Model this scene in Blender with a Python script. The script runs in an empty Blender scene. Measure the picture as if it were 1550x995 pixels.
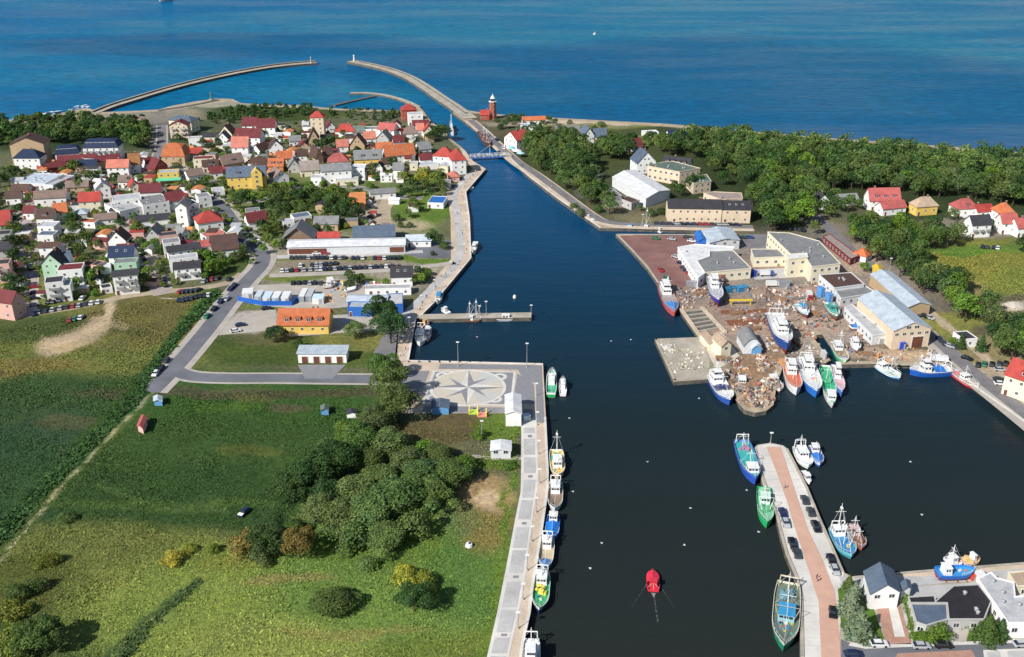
import bpy, math, random
import numpy as np
from mathutils import Vector, noise, geometry
S = bpy.context.scene
C = S.collection
PI = math.pi
# ---------------- camera, sky, sun, exposure ----------------
CAM_H, PITCH, FOC = 172.0, math.radians(25.0), 1507.0
cam = bpy.data.cameras.new('camera'); camo = bpy.data.objects.new('camera', cam); C.objects.link(camo)
cam.sensor_width = 36.0; cam.lens = 36.0 * FOC / 1550.0; cam.clip_start = 1; cam.clip_end = 60000
camo.location = (0, 0, CAM_H); camo.rotation_euler = (PI / 2 - PITCH, 0, 0)
S.camera = camo
SUN_EL = math.radians(38); SUN_AZ = math.atan2(-0.73, -0.69)      # direction the light comes from, left and behind
W = bpy.data.worlds.new('World'); S.world = W; W.use_nodes = True
nt = W.node_tree; bg = nt.nodes['Background']; bg.inputs[1].default_value = 0.075
sky = nt.nodes.new('ShaderNodeTexSky'); sky.sky_type = 'NISHITA'; sky.sun_disc = False
sky.sun_elevation = SUN_EL; sky.sun_rotation = SUN_AZ % (2 * PI); sky.altitude = 100; sky.dust_density = 0.6
nt.links.new(sky.outputs[0], bg.inputs[0])
sl = bpy.data.lights.new('sun', 'SUN'); so = bpy.data.objects.new('sun', sl); C.objects.link(so)
sl.energy = 4.6; sl.angle = math.radians(0.6); sl.color = (1.0, 0.965, 0.91)
sd = Vector((math.sin(SUN_AZ) * math.cos(SUN_EL), math.cos(SUN_AZ) * math.cos(SUN_EL), math.sin(SUN_EL)))
so.rotation_euler = sd.to_track_quat('Z', 'Y').to_euler(); so.location = (-200, 0, 300)
S.view_settings.view_transform = 'Standard'; S.view_settings.look = 'None'
S.view_settings.exposure = 0.32; S.view_settings.gamma = 1
S.render.resolution_x = 1024; S.render.resolution_y = 657
S.cycles.max_bounces = 4; S.cycles.diffuse_bounces = 2; S.cycles.glossy_bounces = 2
S.cycles.transmission_bounces = 2; S.cycles.transparent_max_bounces = 4
S.cycles.use_adaptive_sampling = True
# ---------------- survey: photo point -> ground point ----------------
L = 1.6                                   # height of the quays over the water
_s, _c = math.sin(PITCH), math.cos(PITCH)
def G(px, py, z=L):
    u = (px - 775) / FOC; v = (py - 497.5) / FOC
    t = (z - CAM_H) / (-_s - v * _c)
    return Vector((u * t, (_c - v * _s) * t, z))
def Pm(X, Y, z=L):                        # ground -> photo, numpy
    dz = z - CAM_H
    d = Y * _c - dz * _s
    return 775 + FOC * X / d, 497.5 + FOC * (-dz * _c - Y * _s) / d
def sc(py): return (py + 205) / 190.0     # pixels per metre there
rng = random.Random(7)
# ---------------- materials ----------------
MT = {}
def nmat(name):
    m = bpy.data.materials.new(name); m.use_nodes = True; MT[name] = m
    t = m.node_tree; return m, t, t.nodes['Principled BSDF']
def N(t, typ, **kw):
    n = t.nodes.new(typ)
    for k, v in kw.items():
        if isinstance(k, str) and hasattr(n, k): setattr(n, k, v)
    return n
def mixc(t, fac, a, b, mode='MIX'):
    n = t.nodes.new('ShaderNodeMix'); n.data_type = 'RGBA'; n.blend_type = mode
    for i, v in ((0, fac), (6, a), (7, b)):
        if hasattr(v, 'links') or hasattr(v, 'is_linked'): t.links.new(v, n.inputs[i])
        elif i == 0: n.inputs[0].default_value = v
        else: n.inputs[i].default_value = (*v, 1) if len(v) == 3 else v
    return n.outputs[2]
def nz(t, scale, detail=3, co=None, rough=0.6, stretch=None):
    n = t.nodes.new('ShaderNodeTexNoise'); n.inputs['Scale'].default_value = scale
    n.inputs['Detail'].default_value = detail; n.inputs['Roughness'].default_value = rough
    if co is not None:
        if stretch:
            mp = t.nodes.new('ShaderNodeMapping'); mp.inputs['Scale'].default_value = stretch
            t.links.new(co, mp.inputs[0]); co = mp.outputs[0]
        t.links.new(co, n.inputs['Vector'])
    return n.outputs['Fac']
def rmp(t, fac, pts):
    n = t.nodes.new('ShaderNodeValToRGB'); e = n.color_ramp.elements
    while len(e) < len(pts): e.new(0.5)
    for i, (p, c) in enumerate(pts): e[i].position = p; e[i].color = (*c, 1) if len(c) == 3 else c
    t.links.new(fac, n.inputs[0]); return n.outputs[0]
def gpos(t): return t.nodes.new('ShaderNodeNewGeometry').outputs['Position']
def gray(a): return (a, a, a)
def bump(t, p, h, strength=0.5, dist=0.3):
    b = t.nodes.new('ShaderNodeBump'); b.inputs['Strength'].default_value = strength
    b.inputs['Distance'].default_value = dist; t.links.new(h, b.inputs['Height']); t.links.new(b.outputs[0], p.inputs['Normal'])
def pm(name, col=None, rough=0.8, var=0.25, scale=0.6, spec=0.3, metal=0.0, bmp=0.0, fine=4.0):
    """procedural surface: base colour (or the object's own colour) broken up by two scales of wear"""
    m, t, p = nmat(name); g = gpos(t)
    if col is None: base = t.nodes.new('ShaderNodeObjectInfo').outputs['Color']
    else:
        r = t.nodes.new('ShaderNodeRGB'); r.outputs[0].default_value = (*col, 1); base = r.outputs[0]
    a = rmp(t, nz(t, scale, 4, g), [(0.3, gray(1 - var)), (0.7, gray(1 + var * 0.6))])
    b = rmp(t, nz(t, fine, 3, g), [(0.3, gray(1 - var * 0.6)), (0.7, gray(1 + var * 0.4))])
    c = mixc(t, 1.0, mixc(t, 1.0, base, a, 'MULTIPLY'), b, 'MULTIPLY')
    t.links.new(c, p.inputs['Base Color']); p.inputs['Roughness'].default_value = rough
    p.inputs['Specular IOR Level'].default_value = spec; p.inputs['Metallic'].default_value = metal
    if bmp: bump(t, p, nz(t, fine, 4, g), bmp, 0.2)
    return m
pm('wall', None, 0.85, 0.10, 0.35); pm('paint', None, 0.35, 0.12, 0.8, 0.5); pm('carpaint', None, 0.25, 0.03, 0.8, 0.6)
pm('glass', (0.025, 0.035, 0.05), 0.12, 0.3, 0.5, 0.8); pm('frame', (0.7, 0.69, 0.66), 0.6, 0.08)
pm('door', (0.16, 0.06, 0.035), 0.7); pm('chimney', (0.3, 0.12, 0.08), 0.9, 0.3)
pm('asphalt', (0.16, 0.165, 0.185), 0.9, 0.26, 0.1); pm('asphalt_old', (0.2, 0.19, 0.195), 0.9, 0.25, 0.2)
pm('pavement', (0.43, 0.39, 0.34), 0.9, 0.16, 0.25); pm('concrete', (0.42, 0.38, 0.31), 0.9, 0.25, 0.18, fine=1.5)
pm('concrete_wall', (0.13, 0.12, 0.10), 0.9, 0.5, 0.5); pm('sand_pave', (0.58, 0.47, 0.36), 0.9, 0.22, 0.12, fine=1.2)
pm('grey_pave', (0.48, 0.47, 0.455), 0.9, 0.2, 0.15, fine=2); pm('white_stone', (0.66, 0.63, 0.58), 0.85, 0.20, 0.12)
pm('dark_pave', (0.24, 0.24, 0.255), 0.9, 0.12); pm('pink_pave', (0.58, 0.36, 0.27), 0.9, 0.1, 0.3)
pm('paver', (0.42, 0.345, 0.32), 0.9, 0.22, 0.3); pm('red_pave', (0.24, 0.125, 0.11), 0.9, 0.25, 0.12); pm('beige_pave', (0.55, 0.50, 0.41), 0.9, 0.08); pm('light_pave', (0.50, 0.49, 0.46), 0.9, 0.08)
pm('dirt', (0.42, 0.34, 0.24), 0.95, 0.25, 0.3); pm('bark', (0.09, 0.065, 0.045), 0.95, 0.4, 2)
pm('tyre', (0.015, 0.015, 0.015), 0.8, 0.2); pm('metal_grey', (0.4, 0.41, 0.42), 0.5, 0.15, 2, 0.5, 0.3)
pm('white_metal', (0.78, 0.78, 0.76), 0.5, 0.12, 1); pm('foam', (0.75, 0.8, 0.8), 0.8, 0.3, 0.6)
pm('wake', (0.22, 0.25, 0.25), 0.8, 0.5, 1.5); pm('rust', (0.25, 0.1, 0.05), 0.85, 0.5, 1.2); pm('wood', (0.3, 0.18, 0.1), 0.85, 0.4, 1.5)
pm('brick', (0.34, 0.12, 0.08), 0.9, 0.25, 0.5); pm('rock', (0.14, 0.13, 0.12), 0.9, 0.5, 0.6)
pm('skin', (0.5, 0.3, 0.2), 0.7, 0.05); pm('hair', (0.05, 0.03, 0.02), 0.8, 0.1); pm('trousers', (0.04, 0.05, 0.09), 0.8, 0.1)
pm('antifoul', (0.3, 0.035, 0.025), 0.6, 0.3, 1)
def roofmat():
    m, t, p = nmat('roof'); oi = t.nodes.new('ShaderNodeObjectInfo'); g = gpos(t)
    a = rmp(t, nz(t, 0.35, 5, g, 0.7), [(0.3, (0.70, 0.71, 0.73)), (0.7, (1.14, 1.11, 1.07))])
    b = rmp(t, nz(t, 3.5, 3, g), [(0.3, gray(0.82)), (0.7, gray(1.1))])
    tc = t.nodes.new('ShaderNodeTexCoord')
    w = t.nodes.new('ShaderNodeTexWave'); w.inputs['Scale'].default_value = 1.2; w.inputs['Distortion'].default_value = 0.6
    w.bands_direction = 'Y'; t.links.new(tc.outputs['Object'], w.inputs['Vector'])
    wv = rmp(t, w.outputs['Fac'], [(0.0, gray(0.86)), (0.5, gray(1.04))])
    c = mixc(t, 1, mixc(t, 1, oi.outputs['Color'], a, 'MULTIPLY'), b, 'MULTIPLY')
    c = mixc(t, 1, c, wv, 'MULTIPLY')
    t.links.new(c, p.inputs['Base Color']); p.inputs['Roughness'].default_value = 0.75; p.inputs['Specular IOR Level'].default_value = 0.3
roofmat()
def leafmat(name, tr=0.25):
    m, t, p = nmat(name); g = t.nodes.new('ShaderNodeNewGeometry'); oi = t.nodes.new('ShaderNodeObjectInfo')
    tc = t.nodes.new('ShaderNodeTexCoord')
    v = rmp(t, g.outputs['Random Per Island'], [(0, gray(0.7)), (1, gray(1.5))])
    n = rmp(t, nz(t, 0.5, 2, tc.outputs['Object']), [(0.3, (0.75, 0.8, 0.9)), (0.7, (1.25, 1.15, 0.9))])
    c = mixc(t, 1, mixc(t, 1, oi.outputs['Color'], v, 'MULTIPLY'), n, 'MULTIPLY')
    t.links.new(c, p.inputs['Base Color']); p.inputs['Roughness'].default_value = 0.6; p.inputs['Specular IOR Level'].default_value = 0.25
    tl = t.nodes.new('ShaderNodeBsdfTranslucent'); t.links.new(c, tl.inputs[0])
    mx = t.nodes.new('ShaderNodeMixShader'); mx.inputs[0].default_value = tr
    t.links.new(p.outputs[0], mx.inputs[1]); t.links.new(tl.outputs[0], mx.inputs[2])
    t.links.new(mx.outputs[0], t.nodes['Material Output'].inputs[0])
leafmat('leaf')
def groundmat(name, tuft=False):
    m, t, p = nmat(name); g = gpos(t)
    at = t.nodes.new('ShaderNodeAttribute'); at.attribute_name = 'veg'
    if tuft:
        ge = t.nodes.new('ShaderNodeNewGeometry')
        v = rmp(t, ge.outputs['Random Per Island'], [(0, (0.7, 0.72, 0.7)), (1, (1.5, 1.35, 1.2))])
        c = mixc(t, 1, at.outputs['Color'], v, 'MULTIPLY')
    else:
        a = rmp(t, nz(t, 0.05, 5, g, 0.65), [(0.3, (0.7, 0.76, 0.8)), (0.7, (1.28, 1.18, 1.05))])
        b = rmp(t, nz(t, 0.6, 5, g, 0.75), [(0.34, (0.58, 0.60, 0.66)), (0.66, (1.42, 1.34, 1.22))])
        c = mixc(t, 1, mixc(t, 1, at.outputs['Color'], a, 'MULTIPLY'), b, 'MULTIPLY')
        bump(t, p, nz(t, 0.9, 5, g, 0.7), 0.7, 0.6)
    t.links.new(c, p.inputs['Base Color']); p.inputs['Roughness'].default_value = 0.9; p.inputs['Specular IOR Level'].default_value = 0.15
groundmat('ground'); groundmat('tuft', True)
def watermat():
    m, t, p = nmat('water'); g = gpos(t)
    sep = t.nodes.new('ShaderNodeSeparateXYZ'); t.links.new(g, sep.inputs[0])
    # open-sea mask: beyond the coast line (soft edge along the channel mouth)
    dn = t.nodes.new('ShaderNodeMath'); dn.operation = 'MULTIPLY_ADD'; t.links.new(sep.outputs[1], dn.inputs[0])
    dn.inputs[1].default_value = 1 / 1000.0; dn.inputs[2].default_value = 0
    harb = rmp(t, dn.outputs[0], [(0.18, (0.020, 0.025, 0.023)), (0.29, (0.012, 0.022, 0.025)), (0.38, (0.004, 0.028, 0.055)),
                                  (0.62, (0.001, 0.068, 0.180))])
    # sea: turquoise shallows, bluer and darker patches
    n1 = nz(t, 0.0035, 4, g, 0.55, (0.55, 1.6, 1)); 
    shelf = rmp(t, n1, [(0.42, (0.002, 0.110, 0.250)), (0.50, (0.007, 0.140, 0.265)), (0.58, (0.018, 0.165, 0.265))])
    fx = t.nodes.new('ShaderNodeMath'); fx.operation = 'MULTIPLY_ADD'; t.links.new(sep.outputs[0], fx.inputs[0])
    fx.inputs[1].default_value = 1 / 1600.0; fx.inputs[2].default_value = 0.5
    side = rmp(t, fx.outputs[0], [(0.1, (0.001, 0.125, 0.310)), (0.45, (0.007, 0.138, 0.260)), (0.9, (0.016, 0.148, 0.235))])
    seac = mixc(t, 0.45, shelf, side)
    far = t.nodes.new('ShaderNodeMath'); far.operation = 'MULTIPLY_ADD'; t.links.new(sep.outputs[1], far.inputs[0])
    far.inputs[1].default_value = 1 / 3000.0; far.inputs[2].default_value = -0.3
    seac = mixc(t, rmp(t, far.outputs[0], [(0.05, gray(0)), (0.5, gray(0.75))]), seac, (0.002, 0.118, 0.285))
    px0, py0 = G(1150, 118, 0).xy
    def m2(op, a, b):
        q = t.nodes.new('ShaderNodeMath'); q.operation = op
        for i, v in enumerate((a, b)):
            if hasattr(v, 'is_linked'): t.links.new(v, q.inputs[i])
            else: q.inputs[i].default_value = v
        return q.outputs[0]
    dd = None
    for (cx_, cy_, rx_, ry_) in ((1130, 130, 330, 300), (880, 110, 240, 160), (330, 66, 260, 90)):
        p0 = G(cx_, cy_, 0); ax = m2('DIVIDE', m2('SUBTRACT', sep.outputs[0], p0.x), rx_); ay = m2('DIVIDE', m2('SUBTRACT', sep.outputs[1], p0.y), ry_)
        q = m2('ADD', m2('MULTIPLY', ax, ax), m2('MULTIPLY', ay, ay)); dd = q if dd is None else m2('MINIMUM', dd, q)
    dd = m2('ADD', dd, m2('MULTIPLY', m2('SUBTRACT', nz(t, 0.006, 4, g, 0.6, (0.6, 1.4, 1)), 0.5), 1.6))
    deep = rmp(t, m2('MULTIPLY', dd, 0.5), [(0.25, gray(0.75)), (0.52, gray(0.0))])  # weight of the darker blue inside the noisy ellipses
    seac = mixc(t, deep, seac, (0.003, 0.088, 0.205))  # mixes the darker blue patches into the sea colour
    mask = rmp(t, dn.outputs[0], [(0.64, gray(0)), (0.73, gray(1))])
    c = mixc(t, mask, harb, seac)
    ripc = rmp(t, nz(t, 0.15, 5, g, 0.8, (0.5, 1.2, 1)), [(0.36, gray(0.72)), (0.66, gray(1.3))])
    ripm = mixc(t, mask, (1, 1, 1), ripc)
    c = mixc(t, 1, c, ripm, 'MULTIPLY')
    t.links.new(c, p.inputs['Base Color']); t.links.new(rmp(t, nz(t, 0.012, 3, g, 0.5, (0.5, 1.5, 1)), [(0.4, gray(0.06)), (0.6, gray(0.24))]), p.inputs['Roughness'])
    t.links.new(mixc(t, mask, gray(1.33), gray(1.07)), p.inputs['IOR']); t.links.new(mixc(t, mask, gray(0.12), gray(0.05)), p.inputs['Specular IOR Level'])
    h1 = nz(t, 0.09, 4, g, 0.6, (0.4, 1.3, 1)); h2 = nz(t, 0.8, 4, g, 0.6, (0.7, 1.2, 1))
    ad = t.nodes.new('ShaderNodeMath'); ad.operation = 'MULTIPLY_ADD'; t.links.new(h1, ad.inputs[0]); ad.inputs[1].default_value = 4.0
    t.links.new(h2, ad.inputs[2])
    st = mixc(t, mask, gray(0.16), gray(0.8))
    b = t.nodes.new('ShaderNodeBump'); b.inputs['Distance'].default_value = 0.6
    t.links.new(st, b.inputs['Strength']); t.links.new(ad.outputs[0], b.inputs['Height']); t.links.new(b.outputs[0], p.inputs['Normal'])
watermat()
# ---------------- mesh helpers ----------------
def tag(o, label=None, cat=None, group=None, kind=None):
    if label: o['label'] = label
    if cat: o['category'] = cat
    if group: o['group'] = group
    if kind: o['kind'] = kind
    return o
def empty(name, loc, rz=0, label=None, cat=None, group=None):
    o = bpy.data.objects.new(name, None); C.objects.link(o); o.location = loc; o.rotation_euler = (0, 0, rz)
    o.empty_display_size = 0.5
    return tag(o, label, cat, group)
def link(name, me, parent=None, loc=None, scale=None, rz=None, color=None):
    o = bpy.data.objects.new(name, me); C.objects.link(o)
    if parent: o.parent = parent
    if loc is not None: o.location = loc
    if scale is not None: o.scale = scale
    if rz is not None: o.rotation_euler = (0, 0, rz)
    if color is not None: o.color = (*color, 1)
    return o
class MB:
    def __init__(s): s.v = []; s.f = []; s.m = []
    def face(s, pts, m=0):
        b = len(s.v); s.v += [tuple(p) for p in pts]; s.f.append(list(range(b, b + len(pts)))); s.m.append(m)
    def box(s, x0, x1, y0, y1, z0, z1, m=0, top=None):
        b = len(s.v)
        s.v += [(x0, y0, z0), (x1, y0, z0), (x1, y1, z0), (x0, y1, z0), (x0, y0, z1), (x1, y0, z1), (x1, y1, z1), (x0, y1, z1)]
        for q in ((3, 2, 1, 0), (0, 1, 5, 4), (1, 2, 6, 5), (2, 3, 7, 6), (3, 0, 4, 7)):
            s.f.append([b + i for i in q]); s.m.append(m)
        s.f.append([b + 4, b + 5, b + 6, b + 7]); s.m.append(m if top is None else top)
    def cbox(s, c, size, rz=0, m=0, ry=0):
        hx, hy, hz = size[0] / 2, size[1] / 2, size[2] / 2; b = len(s.v); ca, sa = math.cos(rz), math.sin(rz); cr, sr = math.cos(ry), math.sin(ry)
        for z in (-hz, hz):
            for x, y in ((-hx, -hy), (hx, -hy), (hx, hy), (-hx, hy)):
                X, Z = x * cr + z * sr, -x * sr + z * cr
                s.v.append((c[0] + X * ca - y * sa, c[1] + X * sa + y * ca, c[2] + Z))
        for q in ((3, 2, 1, 0), (0, 1, 5, 4), (1, 2, 6, 5), (2, 3, 7, 6), (3, 0, 4, 7), (4, 5, 6, 7)):
            s.f.append([b + i for i in q]); s.m.append(m)
    def tube(s, a, b_, r0, r1=None, n=6, m=0):
        r1 = r0 if r1 is None else r1; a = Vector(a); b_ = Vector(b_); d = (b_ - a).normalized()
        u = d.orthogonal().normalized(); w = d.cross(u); k = len(s.v)
        for p, r in ((a, r0), (b_, r1)):
            for i in range(n):
                t = 2 * PI * i / n; s.v.append(tuple(p + (u * math.cos(t) + w * math.sin(t)) * r))
        for i in range(n): s.f.append([k + i, k + (i + 1) % n, k + n + (i + 1) % n, k + n + i]); s.m.append(m)
        s.f.append([k + n + i for i in range(n)]); s.m.append(m); s.f.append([k + n - 1 - i for i in range(n)]); s.m.append(m)
    def prism(s, pts, z0, z1, m=0, mt=None):
        """closed prism over any simple polygon (xy list)"""
        mt = m if mt is None else mt; n = len(pts)
        ar = sum(pts[i][0] * pts[(i + 1) % n][1] - pts[(i + 1) % n][0] * pts[i][1] for i in range(n))
        if ar < 0: pts = pts[::-1]
        for i in range(n):
            a, b = pts[i], pts[(i + 1) % n]
            s.face([(a[0], a[1], z0), (b[0], b[1], z0), (b[0], b[1], z1), (a[0], a[1], z1)], m)
        for tri in geometry.tessellate_polygon([[Vector((p[0], p[1], 0)) for p in pts]]):
            q = [pts[i] for i in tri]
            cr = (q[1][0] - q[0][0]) * (q[2][1] - q[0][1]) - (q[1][1] - q[0][1]) * (q[2][0] - q[0][0])
            if cr < 0: q = q[::-1]
            s.face([(p[0], p[1], z1) for p in q], mt)
            s.face([(p[0], p[1], z0) for p in q[::-1]], m)
    def build(s, name, mats, parent=None, color=None, smooth=False, loc=None):
        me = bpy.data.meshes.new(name); me.from_pydata(s.v, [], s.f)
        for m in ([mats] if isinstance(mats, str) else mats): me.materials.append(MT[m])
        if any(s.m): me.polygons.foreach_set('material_index', s.m)
        if smooth: me.polygons.foreach_set('use_smooth', [True] * len(s.f))
        me.update()
        return link(name, me, parent, loc, color=color)
def copy_tree(o, parent=None):
    c = o.copy(); C.objects.link(c)
    if parent: c.parent = parent
    for ch in list(o.children): copy_tree(ch, c)
    return c
def poly(name, pix, z, mat, kind='structure', z0=None, px=True):
    mb = MB(); pts = [tuple(G(*p)[:2]) for p in pix] if px else pix
    if z0 is None:
        n = len(pts)
        ar = sum(pts[i][0] * pts[(i + 1) % n][1] - pts[(i + 1) % n][0] * pts[i][1] for i in range(n))
        if ar < 0: pts = pts[::-1]
        for tri in geometry.tessellate_polygon([[Vector((p[0], p[1], 0)) for p in pts]]):
            q = [pts[i] for i in tri]
            cr = (q[1][0] - q[0][0]) * (q[2][1] - q[0][1]) - (q[1][1] - q[0][1]) * (q[2][0] - q[0][0])
            if cr < 0: q = q[::-1]
            mb.face([(p[0], p[1], z) for p in q])
    else: mb.prism(pts, z0, z, 1, 0)
    o = mb.build(name, mat if z0 is None else [mat, 'concrete_wall']); return tag(o, kind=kind)
def smoothline(pts, n=6):
    """Catmull-Rom through photo points, as ground points"""
    P = [G(*p).xy for p in pts]; P = [P[0] * 2 - P[1]] + P + [P[-1] * 2 - P[-2]]; out = []
    for i in range(1, len(P) - 2):
        for k in range(n):
            t = k / n; a, b, c, d = P[i - 1], P[i], P[i + 1], P[i + 2]
            out.append(0.5 * ((2 * b) + (c - a) * t + (2 * a - 5 * b + 4 * c - d) * t * t + (3 * b - 3 * c + d - a) * t ** 3))
    out.append(P[-2]); return out
def ribbon(name, pts, w, z, mat, off=0.0, z0=None, kind='structure', n=6, mbuf=None):
    P = smoothline(pts, n); mb = mbuf or MB(); A = []; B = []
    for i, p in enumerate(P):
        d = (P[min(i + 1, len(P) - 1)] - P[max(i - 1, 0)]).normalized(); nrm = Vector((-d.y, d.x))
        A.append(p + nrm * (off + w / 2)); B.append(p + nrm * (off - w / 2))
    for i in range(len(P) - 1):
        a, b, c, d = A[i], B[i], B[i + 1], A[i + 1]
        mb.face([(a.x, a.y, z), (b.x, b.y, z), (c.x, c.y, z), (d.x, d.y, z)])
        if z0 is not None:
            mb.face([(b.x, b.y, z), (b.x, b.y, z0), (c.x, c.y, z0), (c.x, c.y, z)], 1)
            mb.face([(a.x, a.y, z0), (a.x, a.y, z), (d.x, d.y, z), (d.x, d.y, z0)], 1)
    if z0 is not None:
        for k in (0, -1): mb.face([(A[k].x, A[k].y, z), (A[k].x, A[k].y, z0), (B[k].x, B[k].y, z0), (B[k].x, B[k].y, z)], 1)
    if mbuf: return
    return tag(mb.build(name, [mat, 'concrete_wall'] if z0 is not None else mat), kind=kind)
# ======================= SETTING =======================
mb = MB(); mb.face([(-9000, -200, 0), (9000, -200, 0), (9000, 30000, 0), (-9000, 30000, 0)])
tag(mb.build('water', 'water'), kind='structure')
QL = [(788, 995), (792.7, 970), (801, 930), (808, 888), (822, 800), (826, 770), (830.4, 740), (831, 715), (829, 680), (827, 640), (822, 551)]
QI = [(619, 546), (624, 510), (630, 483), (640, 476), (658, 458), (713.5, 391), (711, 330), (705.5, 291), (731.6, 260.7), (735.8, 256), (716, 244), (704, 228), (695, 220), (681.5, 210), (675, 200), (661, 190), (653, 184), (641, 168), (633, 160)]
COAST_W = [(600, 168), (560, 166), (520, 165), (490, 163), (450, 159), (400, 159), (364, 156), (352, 150), (330, 149), (300, 153), (262, 160), (240, 166), (205, 168), (150, 170), (132, 163), (100, 170), (60, 177), (0, 185), (-200, 205), (-500, 232)]
WEST = [(760, 1120)] + QL + QI + COAST_W + [(-700, 600), (-700, 1120)]
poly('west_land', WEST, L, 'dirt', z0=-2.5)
CE = [(1550, 639), (1481, 590.5), (1440, 558), (1442, 552), (1372, 552), (1326, 551), (1268, 552), (1272, 541), (1247, 506), (1229, 508), (1257, 545), (1250, 550), (1185, 556), (1176, 580), (1173, 600), (1171, 613), (1160, 622), (1143, 625), (1127, 621), (1118, 611), (1114, 600), (1100, 585), (1082, 575), (1074, 574), (1020, 578), (991, 514), (1058, 511), (1031, 473), (1012, 450), (996, 430), (979.4, 406), (958.6, 382.6), (932, 355),
      (1062, 355.5), (1064, 349.5), (949, 346), (908, 345.5), (886, 330), (840.6, 298.5), (797, 265), (770.6, 238), (740, 214.5), (723.5, 200), (685, 171)]
COAST_E = [(700, 166), (740, 172), (790, 176), (850, 179), (920, 183), (1000, 187), (1080, 193), (1150, 200), (1250, 209), (1350, 216), (1450, 223), (1560, 232), (1800, 246), (2300, 262)]
EAST = CE + COAST_E + [(2700, 900), (1900, 880)]
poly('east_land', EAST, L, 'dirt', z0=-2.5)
PIER = [(1211.5, 994), (1210, 902.6), (1203, 872), (1189, 839), (1179, 803), (1174, 779), (1162, 751), (1155, 735.5), (1148, 710), (1140.6, 684), (1141, 678), (1147, 673.4), (1166, 670.5), (1185.5, 674.4), (1193, 680), (1204.5, 701), (1223.6, 739), (1242.7, 785), (1262, 830), (1278, 867), (1290, 873.5), (1397, 864), (1550, 852), (1900, 825), (1900, 1120), (1211.5, 1120)]
poly('south_quay', PIER, L, 'concrete', z0=-2.5)
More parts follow.
